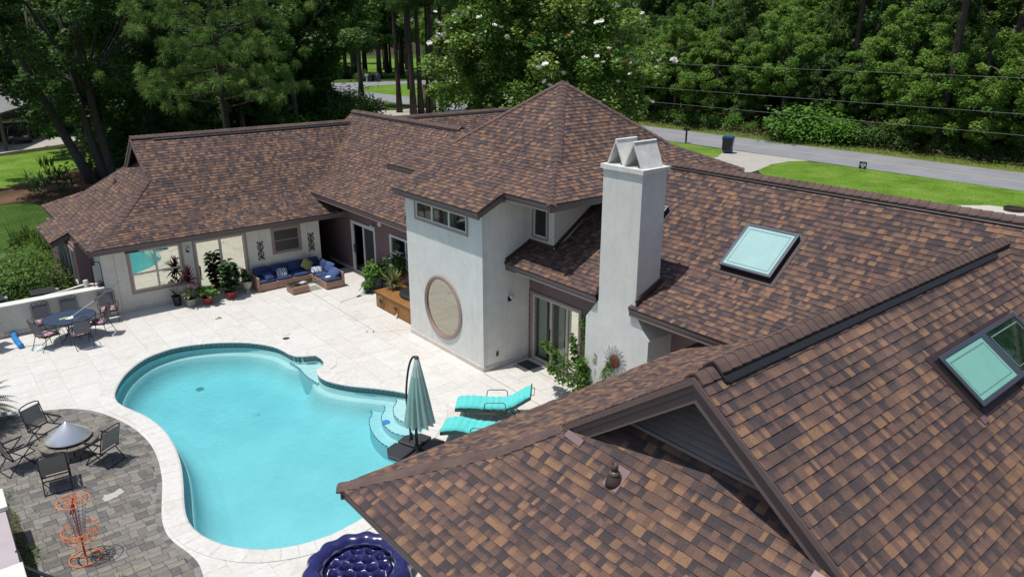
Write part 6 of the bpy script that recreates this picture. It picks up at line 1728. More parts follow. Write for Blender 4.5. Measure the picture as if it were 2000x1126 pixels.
# ------------------------------------------------------------------ loungers
M_TURQ = mat("turquoise_cushion", (.10, .56, .55), .85, noise=(5, .08), bump=(14, .01)); M_TEAL = mat("teal_sling", (.012, .15, .135), .8); M_BRZ = mat("bronze_tube", (.10, .085, .07), .4, metal=.6)
def lounger(loc, ang, label, prof, arms=True):
    """local x from foot to head"""
    t = thing("sun_lounger", label, "lounger", loc, ang, "turquoise loungers by the pool")
    P_ = prof; W = .31
    for s in (-1, 1):
        MB().tube([(x, s*(W+.02), z-.05) for x, z in P_], .014, 6).build("side_rail", M_BRZ, t)
        for x in (.22, 1.35): MB().tube([(x, s*(W+.02), .30), (x+.04, s*(W+.03), .15), (x-.02, s*(W+.03), 0)], .012, 6).build("leg", M_BRZ, t)
        MB().tube([(.72, s*(W+.03), .32), (.74, s*(W+.05), .52), (.80, s*(W+.05), .56), (1.20, s*(W+.05), .57), (1.26, s*(W+.05), .53), (1.28, s*(W+.03), .35)], .012, 6).build("arm", M_BRZ, t)
    MB().tube([(.22, -W, .06), (.22, W, .06)], .010, 6).build("cross_rail", M_BRZ, t)
    sl = MB()
    for x, z in P_: sl.v += [(x, -W, z-.055), (x, W, z-.055)]
    sl.f = [(2*i, 2*i+1, 2*i+3, 2*i+2) for i in range(len(P_)-1)]; sl.build("sling", M_TEAL, t)
    for s in (-1, 1):
        sk = MB()
        for x, z in P_: sk.v += [(x, s*(W+.012), z-.10), (x, s*(W+.012), z-.01)]
        sk.f = [(2*i, 2*i+2, 2*i+3, 2*i+1) for i in range(len(P_)-1)]; sk.build("skirt", M_TEAL, t)
    # tufted cushion along the profile
    L_ = [0]
    for a, b in zip(P_, P_[1:]): L_.append(L_[-1]+math.hypot(b[0]-a[0], b[1]-a[1]))
    tot = L_[-1]; nx, ny = 72, 22; cu = MB()
    def at(s):
        i = 0
        while i < len(L_)-2 and L_[i+1] < s: i += 1
        f = (s-L_[i])/(L_[i+1]-L_[i]); a, b = P_[i], P_[i+1]
        dx, dz = (b[0]-a[0])/(L_[i+1]-L_[i]), (b[1]-a[1])/(L_[i+1]-L_[i])
        return a[0]+(b[0]-a[0])*f, a[1]+(b[1]-a[1])*f, -dz, dx
    for top in (1, 0):
        for i in range(nx+1):
            s = tot*i/nx; x, z, nx_, nz_ = at(s)
            for j in range(ny+1):
                y = -W+2*W*j/ny
                e = min(1, (1-abs(2*i/nx-1)**14)*(1-abs(2*j/ny-1)**6)*1.3)
                q = abs(math.sin(math.pi*s/.33)); tf = (abs(math.sin(math.pi*s/.165))**.5)*(abs(math.sin(math.pi*(j/ny)*3))**.5)
                seam = min(1, q*7)
                h = (.012+.072*max(0, e)*(.62+.38*tf)*(.55+.45*seam)) if top else -.028
                if e <= .01: h = 0 if top else -.02
                cu.v.append((x+nx_*h, y*(1+.02*math.sin(s*30)), z+nz_*h))
    m_ = (nx+1)*(ny+1)
    for i in range(nx):
        for j in range(ny):
            a, b, c_, d = i*(ny+1)+j, (i+1)*(ny+1)+j, (i+1)*(ny+1)+j+1, i*(ny+1)+j+1
            cu.f.append((a, b, c_, d)); cu.f.append((m_+d, m_+c_, m_+b, m_+a))
    for i in range(nx):
        for j in (0, ny): a, b = i*(ny+1)+j, (i+1)*(ny+1)+j; cu.f.append((a, m_+a, m_+b, b) if j == 0 else (b, m_+b, m_+a, a))
    for j in range(ny):
        for i in (0, nx): a, b = i*(ny+1)+j, i*(ny+1)+j+1; cu.f.append((b, m_+b, m_+a, a) if i == 0 else (a, m_+a, m_+b, b))
    cu.build("cushion", M_TURQ, t, smooth=True)
    for x in (.18, 1.0):
        MB().tube([(x, -W-.02, .30), (x+.05, -W-.05, .26), (x+.01, -W-.04, .20)], .006, 4).build("tie", M_TEAL, t)
    hd = P_[-1]
    MB().tube([(hd[0]-.03, -.22, hd[1]-.05), (hd[0]+.07, -.20, hd[1]-.02), (hd[0]+.07, .20, hd[1]-.02), (hd[0]-.03, .22, hd[1]-.05)], .009, 5).build("head_loop", M_BRZ, t)
    MB().tube([(1.38, -.2, .28), (1.55, -.2, .12), (1.62, -.2, .22), (1.5, -.2, .40)], .016, 6).build("wheel_guard", M_BLACK, t)
    MB().slab([(hd[0]-.05, -W+.01, hd[1]-.10), (hd[0]+.01, -W+.01, hd[1]+.05), (hd[0]+.01, W-.01, hd[1]+.05), (hd[0]-.05, W-.01, hd[1]-.10)], (1, 0, -.4), .02).build("head_panel", M_TEAL, t)
lounger((9.68, 14.11, 0), math.atan2(-.68, .73), "turquoise tufted lounger with raised head, farther of the two", [(-.02, .36), (.40, .375), (.70, .36), (1.20, .36), (1.45, .45), (1.90, .76)])
lounger((8.74, 13.34, 0), math.atan2(-.74, .67), "turquoise tufted lounger partly hidden by the near roof", [(-.02, .37), (.38, .44), (.80, .37), (1.25, .36), (1.55, .48), (1.9, .70)])
t = thing("side_table", "small clear glass side table between the two loungers", "table", (10.25, 13.05, 0))
MB().lathe([(.0, .36), (.26, .36), (.26, .372), (0, .372)], 24).build("table_top", glass_mat("table_glass", (.6, .66, .64), .12), t)
for k in range(3): a = k*2.09; MB().tube([(.2*math.cos(a), .2*math.sin(a), 0), (.2*math.cos(a), .2*math.sin(a), .36)], .010, 6).build("leg", M_BRZ, t)

# ------------------------------------------------------------------ inflatable island
t = thing("inflatable_lounge", "round navy inflatable lounge with scalloped rim lying on the coping", "float", (4.79, 10.23, .03))
M_INF = mat("navy_vinyl", (.018, .018, .105), .22, spec=.6, coat=.5, noise=(3, .08))
mb = MB(); n = 180; m_ = 20; R0, r0 = .80, .165
for i in range(n):
    a = 2*math.pi*i/n; sc_ = 1+.030*math.cos(14*a)
    for j in range(m_):
        b = 2*math.pi*j/m_; mb.v.append(((R0*sc_+r0*(1+.05*math.cos(14*a))*math.cos(b))*math.cos(a), (R0*sc_+r0*(1+.05*math.cos(14*a))*math.cos(b))*math.sin(a), r0*1.05+r0*1.05*math.sin(b)))
for i in range(n):
    for j in range(m_): mb.f.append((i*m_+j, ((i+1) % n)*m_+j, ((i+1) % n)*m_+(j+1) % m_, i*m_+(j+1) % m_))
mb.build("outer_ring", M_INF, None, smooth=True).parent = t
# quilted centre: height field with deep buttons
but = [(0, 0)] + [(.24*math.cos(a), .24*math.sin(a)) for a in [i*2*math.pi/6+.3 for i in range(6)]] + [(.46*math.cos(a), .46*math.sin(a)) for a in [i*2*math.pi/11 for i in range(11)]]
mb = MB(); nr, na = 44, 120
for i in range(nr+1):
    r_ = .625*i/nr
    for j in range(na):
        a = 2*math.pi*j/na; x, y = r_*math.cos(a), r_*math.sin(a)
        d = min(math.hypot(x-bx_, y-by_) for bx_, by_ in but)
        h = .235*(1-math.exp(-(d/.075)**2))*min(1, (1-(r_/.63)**10)+.12) + .03
        mb.v.append((x, y, h))
for i in range(nr):
    for j in range(na): mb.f.append((i*na+j, (i+1)*na+j, (i+1)*na+(j+1) % na, i*na+(j+1) % na))
mb.build("quilted_centre", M_INF, None, smooth=True).parent = t
M_SEAM = mat("navy_mesh_seam", (.10, .12, .25), .6)
mb = MB()
for k in range(150):
    a = 2*math.pi*k/150; cs, sn = math.cos(a), math.sin(a); mb.obox((.655*cs, .655*sn, .24), (.028*cs, .028*sn, 0), (-.005*sn, .005*cs, 0), (0, 0, .006))
o = mb.build("seam_stitching", M_SEAM, None); o.parent = t; o["kind"] = "stuff"
o = MB().tube([(.655*math.cos(a), .655*math.sin(a), .222) for a in [i*2*math.pi/60 for i in range(60)]], .022, 6, closed=True).build("seam_band", mat("dark_seam", (.03, .035, .11), .6), None); o.parent = t
for bx_, by_ in but:
    o = MB().lathe([(.034, .030), (.034, .045), (.01, .047)], 14, (bx_, by_, 0)).build("button", mat("button_vinyl", (.10, .10, .12), .5), None); o.parent = t
o = MB().obox((0, 0, .09), (.32, 0, 0), (0, .22, 0), (0, 0, .09)).build("storage_box", mat("grey_box", (.11, .12, .12), .7, noise=(6, .2)), None, bevel=.02); o.location = (5.35, 9.15, 0); tag(o, "grey box corner on the terrace beside the inflatable under the eave", "box")

# ------------------------------------------------------------------ planting strip, white wall and rail bottom left
t = thing("courtyard_wall", "rendered white capped wall at the bottom left corner of the photo", "wall", (-.2, 14.5, 0), world=True)
M_PINKW = mat("mauve_render", (.42, .37, .39), .9, noise=(3, .1), bump=(25, .005))
MB().box(-.6, .10, 13.1, 15.15, 0, .93).build("wall_body", M_PINKW, t); MB().box(-.8, .15, 14.98, 15.72, .93, 1.02).build("pier_cap", M_CAPS, t, bevel=.012)
MB().box(-.8, .13, 15.0, 15.7, 0, .93).build("pier", M_PINKW, t); MB().box(-.8, .14, 12.2, 13.06, .90, 1.0).build("pier_cap", M_CAPS, t, bevel=.012); MB().box(-.8, .11, 12.2, 13.05, 0, .90).build("pier", M_PINKW, t)
t = thing("handrail", "black metal handrail leaving the white wall over the patio", "railing", (.3, 12.8, 0), world=True)
MB().beam((.12, 13.10, .88), (.62, 12.20, .86), .05, .03).beam((.10, 13.55, .92), (.13, 13.08, .88), .05, .03).build("rail", M_FR, t); MB().beam((.15, 13.0, 0), (.15, 13.0, .87), .04, .04, (0, 1, 0)).beam((.6, 12.25, 0), (.6, 12.25, .86), .04, .04, (0, 1, 0)).build("post", M_FR, t)
o = structure("planting_strip", MB().add([(x, y, .006) for x, y in wobble([(-.5, 12.3), (.32, 12.3), (.33, 14.8), (.26, 16.2), (.1, 17.3), (-.5, 17.6)], .03, .3)], [tuple(range(len(wobble([(-.5, 12.3), (.32, 12.3), (.33, 14.8), (.26, 16.2), (.1, 17.3), (-.5, 17.6)], .03, .3))))]), mat("weedy_soil", (.07, .055, .035), .95, noise=(14, .5), bump=(20, .02)))
P = np.c_[ng.uniform(-.1, .62, 4200), ng.uniform(12.6, 17.4, 4200), np.zeros(4200)]
keep = (P[:, 0] < .30 + .16*np.sin(P[:, 1]*3.1)*np.sin(P[:, 1]*1.3+1)) | (ng.random(4200) < .04); P = P[keep]; P[:, 2] = ng.uniform(.015, .10, len(P))
o = raw("weeds", quads_mesh("weeds", leaf_quads(ng, P, .055, .4, aspect=.28), ng.random(len(P)), L_AQUA)); o["kind"] = "stuff"; tag(o, "low green weeds growing along the wall and patio edge", "weeds")
t = thing("spiky_plant", "small spiky green plant tip at the bottom edge of the patio", "plant", (1.45, 12.75, 0))
mb, tn = MB(), []; blade_leaves(mb, tn, (0, 0, 0), 40, .22, .018, rp, (20, 88), .2); leaf_obj("foliage", mb, tn, L_POT, t)
t = thing("sago_palm", "sago palm fronds reaching in from the left edge", "palm", (.05, 21.0, 0))
MB().lathe([(.16, 0), (.18, .3), (.14, .62)], 12).build("trunk", M_BARK, t)
mb, tn = MB(), []
for k in range(46):
    az = k*2.399; el = rad(rp.uniform(0, 60)); p = Vector((0, 0, .6)); d = Vector((math.cos(az)*math.cos(el), math.sin(az)*math.cos(el), math.sin(el))); side = Vector((-math.sin(az), math.cos(az), 0))
    for i in range(24):
        for s_ in (-1, 1):
            l_ = .14*math.sin(math.pi*(.1+.88*i/24)); q = p + (side*s_*.95 + d*.5 + Vector((0, 0, .15))).normalized()*l_
            w_ = d*.019; mb.add([p-w_, p+w_, q+w_*.2, q-w_*.2], [(0, 1, 2, 3)]); tn.append(rp.random())
        p = p + d*.042; d = (d + Vector((0, 0, -.045))).normalized()
leaf_obj("fronds", mb, tn, leafmat("sago_leaf", (.012, .03, .008), (.028, .055, .014), (.08, .09, .03), tr=.1), t)

# pine needles and twigs dropped on the near roof
mb = MB(); rr = random.Random(12)
def on_near(x, y): return Vector((x, y, NR-S3*abs(y-YR) if abs(y-YR) < 2.89 else NK-S1*(abs(y-YR)-2.89)))
for k in range(60):
    x, y = rr.uniform(7, 15), rr.uniform(.3, 4.3)
    if k % 3 == 0: x, y = 10.0+rr.gauss(0, .5), 1.8+rr.gauss(0, .4)
    a = rr.uniform(0, 6.28); l_ = rr.uniform(.03, .10)
    p, q = on_near(x, y)+Vector((0, -.01, .024)), on_near(x+l_*math.cos(a), y+l_*math.sin(a))+Vector((0, -.01, .026)); mb.tube([p, q], .0018, 3)
o = mb.build("pine_needles", mat("dry_needles", (.26, .17, .09), .8), None); tag(o, "dry pine needles scattered on the near roof slope", "needles", kind="stuff")
for k, (x, y) in enumerate(((8.6, 4.1), (9.4, 3.1))):
    p = on_near(x, y)+Vector((0, -.02, .03)); o = MB().tube([(-.06, 0, 0), (0, .012, .01), (.05, -.01, 0)], [.004, .006, .003], 5).build("twig", M_BARKG if 'M_BARKG' in globals() else M_DARK, None); o.location = p; o.rotation_euler = (.5, 0, k); tag(o, ("small curved twig on the near roof below the ridge vent", "short dark twig lying mid slope on the near roof")[k], "twig")
# ------------------------------------------------------------------ street things
M_BIN = mat("blue_bin_plastic", (.018, .085, .27), .45, noise=(3, .1)); M_BIND = mat("dark_bin_plastic", (.012, .014, .018), .5)
def wheelie_bin(loc, rz, label, m1=M_BIN, m2=M_BIND, s=1.0, group=None):
    t = thing("wheelie_bin", label, "bin", loc, rz, group)
    b = MB(); lo, hi = (.24, .27), (.31, .36)
    b.v = [(sx*lo[0]*s, sy*lo[1]*s, .08*s) for sx, sy in ((-1, -1), (1, -1), (1, 1), (-1, 1))] + [(sx*hi[0]*s, sy*hi[1]*s, 1.02*s) for sx, sy in ((-1, -1), (1, -1), (1, 1), (-1, 1))]
    b.f = [(0, 3, 2, 1), (4, 5, 6, 7), (0, 1, 5, 4), (1, 2, 6, 5), (2, 3, 7, 6), (3, 0, 4, 7)]
    b.build("body", m1, t, bevel=.03); MB().box(-.34*s, .34*s, -.38*s, .38*s, 1.02*s, 1.05*s).obox((0, 0, 1.08*s), (.30*s, 0, 0), (0, .34*s, 0), (0, 0, .03*s)).build("lid", m1, t, bevel=.015)
    MB().obox((-.37*s, 0, .62*s), (.03*s, 0, 0), (0, .31*s, 0), (0, 0, .40*s)).build("front_panel", m2, t, bevel=.02)
    MB().tube([(.36*s, -.25*s, .98*s), (.42*s, -.25*s, .98*s), (.42*s, .25*s, .98*s), (.36*s, .25*s, .98*s)], .018*s, 6).build("handle", m1, t)
    for sy in (-1, 1):
        o = MB().lathe([(.11*s, -.03*s), (.12*s, -.02*s), (.12*s, .02*s), (.11*s, .03*s)], 14).build("wheel", M_BIND, None); o.parent = t; o.location = (.24*s, sy*.27*s, .12*s); o.rotation_euler = (math.pi/2, 0, 0)
    return t
wheelie_bin((53.05, 36.85, GZ), .45, "blue wheelie bin with black front at the end of the driveway", s=1.25)
t = thing("mailbox", "black mailbox on a grey post at the near road edge", "mailbox", (54.9, 42.6, GZ))
MB().box(-.06, .06, -.06, .06, 0, 1.15).build("post", M_BARKG, t)
mb = MB(); n = 10
for x in (-.30, .30): mb.v += [(x, .13, 1.15)] + [(x, .13*math.cos(a), 1.33+.13*math.sin(a)) for a in [math.pi*i/n for i in range(n+1)]] + [(x, -.13, 1.15)]
k = n+3; mb.f = [tuple(range(k)), tuple(range(k, 2*k))[::-1]] + [(i, (i+1) % k, k+(i+1) % k, k+i) for i in range(k)]
mb.build("box", M_BLACKP, t); MB().box(-.10, .12, -.16, -.14, 1.32, 1.5).build("flag", mat("green_flag", (.10, .35, .18), .5), t)
t = thing("yard_sign", "small dark blue and white yard sign in the front lawn by the road", "sign", (53.3, 25.5, GZ), rad(-20))
o_ = MB().box(-.02, .02, -.42, .42, .28, 1.12).build("panel", mat("navy_sign", (.015, .035, .09), .5), t)
M_SGW = mat("sign_white", (.50, .55, .62), .6)
for (y0, y1, z0, z1) in ((-.30, -.22, .96, 1.02), (-.12, -.02, .96, 1.02), (.05, .12, .96, 1.02), (-.36, .36, .78, .86), (-.30, -.05, .62, .76), (.02, .22, .62, .78), (-.10, .12, .42, .60)):
    MB().box(-.024, -.020, y0, y1, z0, z1).build("lettering", M_SGW, o_)
for s in (-.3, .3): MB().tube([(0, s, 0), (0, s, .30)], .012, 5).build("stake", M_WIRE, t)
t.scale = (.62, .62, .62); t.rotation_euler = (0, 0, rad(8))
t = thing("fire_ring", "dark round metal ring standing in the white gravel beyond the ridge", "ring", (47.6, 13.9, GZ))
MB().lathe([(.50, 0), (.54, .20), (.52, .22), (.48, .20), (.46, 0)], 28).build("ring", mat("charred_steel", (.05, .035, .03), .8, noise=(8, .3)), t)
# stop sign and street things far off
t = thing("stop_sign", "weathered red octagonal stop sign seen from behind at the far corner", "sign", (67.6, 120.6, GZ), rad(30))
mb = MB(); P_ = [(.42*math.cos(rad(22.5+45*i)), .42*math.sin(rad(22.5+45*i))) for i in range(8)]
mb.v = [(x, -.02, 2.15+y) for x, y in P_] + [(x, .02, 2.15+y) for x, y in P_]; mb.f = [tuple(range(8)), tuple(range(8, 16))[::-1]] + [(i, (i+1) % 8, 8+(i+1) % 8, 8+i) for i in range(8)]
mb.build("panel", mat("stop_sign_back", (.22, .10, .085), .5), t); MB().tube([(0, 0, 0), (0, 0, 2.5)], .035, 6).build("post", M_BARKG, t); MB().box(-.16, .16, -.01, .01, 2.6, 2.72).build("blade", M_WHITEF, t)
wheelie_bin((77.6, 138.6, GZ), .5, "bright blue wheelie bin across the far crossing street", mat("bright_blue_bin", (.012, .10, .42), .45), s=1.35)
wheelie_bin((76.6, 139.3, GZ), .5, "dark bin half behind the bright blue bin on the far street", M_BIND, s=1.3)
t = thing("mailbox", "white mailbox post on the far crossing street left of the bins", "mailbox", (75.2, 138.6, GZ))
MB().box(-.10, .10, -.10, .10, 0, 1.2).build("post", M_WHITEF, t); MB().box(-.35, .35, -.16, .16, 1.2, 1.55).build("box", M_WHITEF, t, bevel=.06)
t = thing("brick_pier", "brick mailbox pier behind the pine trunks by the near street", "pier", (63.9, 99.4, GZ))
pr_ = random.Random(9); M_BRK = mat("brick_red", (.20, .10, .075), .9, noise=(6, .3))
for lv in range(8):
    for q in range(4):
        a = q*math.pi/2; cs, sn = math.cos(a), math.sin(a)
        MB().obox((.17*cs-.17*sn, .17*sn+.17*cs, .12+lv*.24), (.17*cs, .17*sn, 0), (-.16*sn, .16*cs, 0), (0, 0, .113)).build("brick", M_BRK, t)
MB().box(-.45, .45, -.45, .45, 1.94, 2.05).build("cap", M_CONC, t)
# stacked logs near the corner of the lawn
t = thing("log_pile", "low pile of cut logs beyond the main roof ridge", "log pile", (49.0, 88.0, GZ))
for k in range(9):
    z = .18+.32*(k // 4); MB().tube([(-1.0, (k % 4)*.42-.6+.2*(k//4), z), (.9, (k % 4)*.42-.6+.2*(k//4)+.05, z)], .19, 9).build("log", M_BARKG, t)
# power lines over the road
M_WLINE = mat("power_line", (.26, .28, .28), .5)
def wire(p, q, sag, label):
    P_ = []
    for i in range(41):
        s_ = i/40; P_.append(tuple(Vector(p).lerp(Vector(q), s_)+Vector((0, 0, -sag*4*s_*(1-s_)))))
    o = MB().tube(P_, .0095, 5).build("power_line", M_WLINE, None); tag(o, label, "cable")
for (x, z, lb) in ((52.0, 6.9, "upper power line crossing before the wood"), (52.0, 4.85, "middle power line crossing before the wood"), (52.0, 3.62, "lowest power line crossing before the wood")):
    wire((x, -30, z), (x, 62, z), .12, lb)
# ------------------------------------------------------------------ neighbour's place on the left
t = thing("neighbour_house", "low neighbour house with pale roof half hidden behind the trees at left", "house", (3, 90, GZ), world=True)
M_RF = mat("grey_roof", (.20, .205, .21), .85, noise=(1, .2)); M_NW = mat("neighbour_wall", (.16, .13, .11), .85, noise=(2, .2))
MB().box(-20, 3, 86, 96, GZ, 2.8).build("wall", M_NW, t)
MB().slab([(-21, 85, 2.7), (3, 85, 2.7), (2, 91, 5.4), (-21, 91, 5.4)], (0, -.45, 1), .12).slab([(-21, 97, 2.7), (-21, 91, 5.4), (2, 91, 5.4), (3, 97, 2.7)], (0, .45, 1), .12).build("roof", M_RF, t)
MB().slab([(3, 75, 3.0), (7, 76, 3.0), (10.3, 83.5, 3.1), (10.7, 96, 3.9), (3, 96, 3.9)], (0, -.1, 1), .15).build("carport_roof", M_RF, t)
MB().slab([(3, 96.1, 4.0), (11, 96.3, 4.0), (11, 101, 4.6), (3, 101, 4.6)], (0, -.12, 1), .12).build("orange_ridge", mat("orange_roof", (.55, .15, .05), .7, noise=(2, .1)), t)
for x, y in ((6.8, 76.3), (9.9, 83.2), (10.2, 92)): MB().box(x-.12, x+.12, y-.12, y+.12, GZ, 3.0).build("post", M_NW, t)
for x in (-4, 1): 
    w_ = MB().box(x-.7, x+.7, 85.94, 85.99, 1.0, 2.1).build("window", M_WHITEF, t); MB().box(x-.62, x+.62, 85.92, 85.94, 1.08, 2.02).build("pane", M_SCREEN, w_)
t = thing("blue_tarp_shed", "shed roof under a blue tarp glimpsed between the trees", "shed", (18, 95, GZ), world=True)
MB().box(13, 22, 92, 98, GZ, 3.0).build("wall", M_NW, t); MB().slab([(12.6, 91.6, 4.9), (22.4, 91.6, 4.9), (22.4, 98.4, 5.7), (12.6, 98.4, 5.7)], (0, -.1, 1), .2).build("tarp", mat("blue_tarp", (.02, .14, .60), .5, noise=(1, .2)), t)
def car(loc, rz, label, m, s=1.0):
    t = thing("parked_car", label, "car", loc, rz)
    prof = [(-2.2, .35), (-2.25, .75), (-2.05, .92), (-1.55, .98), (-1.05, 1.40), (.35, 1.44), (1.0, 1.02), (1.95, .88), (2.2, .70), (2.22, .35)]
    mb = MB(); n = len(prof)
    for y, k in ((-.85, 1), (-.80, 0), (.80, 0), (.85, 1)): mb.v += [(x, y*(.86 if z > 1.1 else 1), z) for x, z in prof]
    for r in range(3): mb.f += [(r*n+i, r*n+i+1, (r+1)*n+i+1, (r+1)*n+i) for i in range(n-1)] + [(r*n+n-1, r*n, (r+1)*n, (r+1)*n+n-1)]
    mb.f += [tuple(range(n)), tuple(range(3*n, 4*n))[::-1]]
    mb.build("body", m, t, bevel=.05)
    for sy in (-1, 1):
        MB().slab([(-1.35, sy*.80, 1.0), (-.95, sy*.745, 1.34), (.30, sy*.745, 1.37), (.85, sy*.80, 1.02)], (0, sy, .15), .02).build("side_window", M_SCREEN, t)
        for x in (-1.35, 1.4):
            o = MB().lathe([(.20, -.10), (.32, -.11), (.34, -.08), (.34, .08), (.32, .11), (.20, .10)], 18).build("wheel", M_BLACKP, None); o.parent = t; o.location = (x, sy*.80, .33); o.rotation_euler = (math.pi/2, 0, 0)
        MB().box(2.12, 2.24, sy*.55-.16, sy*.55+.16, .62, .74).build("headlight", M_WHITEF, t)
        MB().box(-2.27, -2.2, sy*.6-.14, sy*.6+.14, .72, .84).build("tail_light", mat("red_lens", (.4, .02, .02), .3), t)
    MB().slab([(.42, -.66, 1.41), (.42, .66, 1.41), (.98, .76, 1.05), (.98, -.76, 1.05)], (.6, 0, 1), .02).build("windscreen", M_SCREEN, t)
    MB().slab([(-1.08, -.66, 1.39), (-1.08, .66, 1.39), (-1.52, .74, 1.01), (-1.52, -.74, 1.01)], (-.6, 0, 1), .02).build("rear_window", M_SCREEN, t)
car((8.6, 82.0, GZ), rad(-100), "dark car parked nose out under the trees by the neighbour's drive", mat("black_car_paint", (.02, .022, .028), .25, coat=.6))
car((14.5, 82.5, GZ), rad(-70), "silver car behind the triple trunk tree on the neighbour's drive", mat("silver_car_paint", (.38, .40, .42), .3, metal=.6, coat=.6))

# ------------------------------------------------------------------ trees
def trunk_geo(mb, h, r, lean=(0, 0), base=(0, 0, 0), bend=0, n=9, seg=7):
    rr = rp; P_ = []; R_ = []
    for i in range(seg+1):
        s_ = i/seg; P_.append((base[0]+lean[0]*s_+bend*math.sin(3.1*s_)+rr.uniform(-.04, .04)*r*3, base[1]+lean[1]*s_+rr.uniform(-.04, .04)*r*3, base[2]+h*s_)); R_.append(r*(1-.62*s_)*(1.35 if i == 0 else 1))
    mb.tube(P_, R_, n); return P_

def broad_crown(seed, R, H, z0, n, size, m, clumps=90, up=.38, cr=.16):
    g_ = np.random.default_rng(seed)
    u = g_.normal(size=(clumps, 3)); u /= np.linalg.norm(u, axis=1)[:, None]
    rr_ = g_.uniform(.25, 1.0, clumps)**.55
    lump = 1+.22*np.sin(u[:, 0]*4+seed)+.16*np.sin(u[:, 1]*5+u[:, 2]*3)
    C_ = np.c_[u[:, 0]*R*rr_*lump, u[:, 1]*R*rr_*lump, z0+H*.5+u[:, 2]*H*.5*rr_]
    idx = g_.integers(0, clumps, n); sz = g_.uniform(.6, 1.35, clumps)[idx][:, None]
    d = g_.normal(size=(n, 3)); d /= np.linalg.norm(d, axis=1)[:, None]
    P = C_[idx] + d*(g_.random(n)**.45)[:, None]*sz*np.array([R*cr, R*cr, R*cr*.8])
    V = leaf_quads(g_, P, size, up, C_[idx]-np.array([0, 0, R*cr*.4]), .6)
    tn = np.clip(g_.random(clumps)[idx]*.55+g_.random(n)*.4, 0, 1)
    return quads_mesh("crown", V, tn, m), C_

def make_tree(name, label, loc, crown, trunk_h, trunk_r, bark, C_=None, group=None, rz=0, s=1.0, limbs=7, cat="tree"):
    t = thing(name, label, cat, loc, rz, group); mb = MB(); P_ = trunk_geo(mb, trunk_h, trunk_r)
    if C_ is not None:
        for k in range(limbs):
            c_ = C_[k*len(C_)//limbs]; a = Vector(P_[min(len(P_)-1, 3+k % 4)]); b = Vector(c_)
            mb.tube([a, a.lerp(b, .5)+Vector((0, 0, .3)), b], [trunk_r*.35, trunk_r*.2, trunk_r*.06], 5)
    mb.build("trunk", bark, t, smooth=True); raw("crown", crown, t); t.scale = (s, s, s); return t

def pine_crown(seed, h0, h1, R, m, tufts=150, needles=34, nl=.42, nw=.035, extra=1.0, flat=.5):
    """whorled boughs ending in round tufts of long needles"""
    g_ = np.random.default_rng(seed); T_ = []; br = MB()
    nb = int(tufts/6)
    for b in range(nb):
        s_ = g_.random(); z = h0+(h1-h0)*s_; L_ = R*(1-.72*s_**1.4)*g_.uniform(.55, 1.0); a = g_.uniform(0, 6.283); el = g_.uniform(-.05, .55)
        d = np.array([math.cos(a)*math.cos(el), math.sin(a)*math.cos(el), math.sin(el)]); e0 = np.array([0, 0, z])
        br.tube([e0, e0+d*L_*.5+np.array([0, 0, -.1]), e0+d*L_], [.055, .035, .015], 4)
        for k in range(6):
            q = g_.uniform(.35, 1.0); p = e0+d*L_*q+g_.normal(size=3)*np.array([.55, .55, .38])*L_*.25
            T_.append(p); 
    T_ = np.array(T_); n = len(T_)*needles; idx = np.repeat(np.arange(len(T_)), needles)
    d = g_.normal(size=(n, 3)); d[:, 2] = d[:, 2]*.8+.25; d /= np.linalg.norm(d, axis=1)[:, None]
    L_ = nl*g_.uniform(.75, 1.15, n)[:, None]
    side = np.cross(d, g_.normal(size=(n, 3))); side /= np.linalg.norm(side, axis=1)[:, None]
    P = T_[idx]; tip = P+d*L_; tip[:, 2] -= L_[:, 0]*.22; mid = P+d*L_*.55
    V = np.empty((n, 4, 3)); V[:, 0] = P; V[:, 1] = mid+side*nw*.5; V[:, 2] = tip; V[:, 3] = mid-side*nw*.5
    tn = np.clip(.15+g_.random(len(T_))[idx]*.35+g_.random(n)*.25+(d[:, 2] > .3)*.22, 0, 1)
    return quads_mesh("crown", V.reshape(-1, 3), tn, m), br

# shared crowns
BR = [broad_crown(100+i, 4.6, 9.0, 4.5, 30000, .23, (L_BROAD, L_BROAD, L_DARK, L_BROAD)[i], clumps=150, cr=.13) for i in range(4)]
BRG = [broad_crown(140+i, 4.6, 9.5, 3.0, 30000, .22, L_BRT, clumps=150, cr=.13) for i, L_BRT in enumerate([leafmat("fresh_leaf", (.080, .155, .026), (.145, .275, .042), (.270, .400, .078), tr=.48)]*3)]
TH = [broad_crown(180+i, 3.9, 9.5, .1, 34000, .20, m_, clumps=210, cr=.125) for i, m_ in enumerate((BRG[0][0].materials[0], L_BROAD, L_DARK, BRG[0][0].materials[0]))]
BRD = [broad_crown(160+i, 5.0, 9.5, 3.5, 24000, .27, L_DARK, clumps=80) for i in range(3)]
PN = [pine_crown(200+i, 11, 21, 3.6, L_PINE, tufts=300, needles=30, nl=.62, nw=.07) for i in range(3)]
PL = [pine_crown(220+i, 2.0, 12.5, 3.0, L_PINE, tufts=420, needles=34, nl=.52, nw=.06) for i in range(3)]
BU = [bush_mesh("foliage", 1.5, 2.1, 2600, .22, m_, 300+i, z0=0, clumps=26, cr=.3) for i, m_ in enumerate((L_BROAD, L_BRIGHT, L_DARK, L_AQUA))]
tr = random.Random(77)
_protos = {}
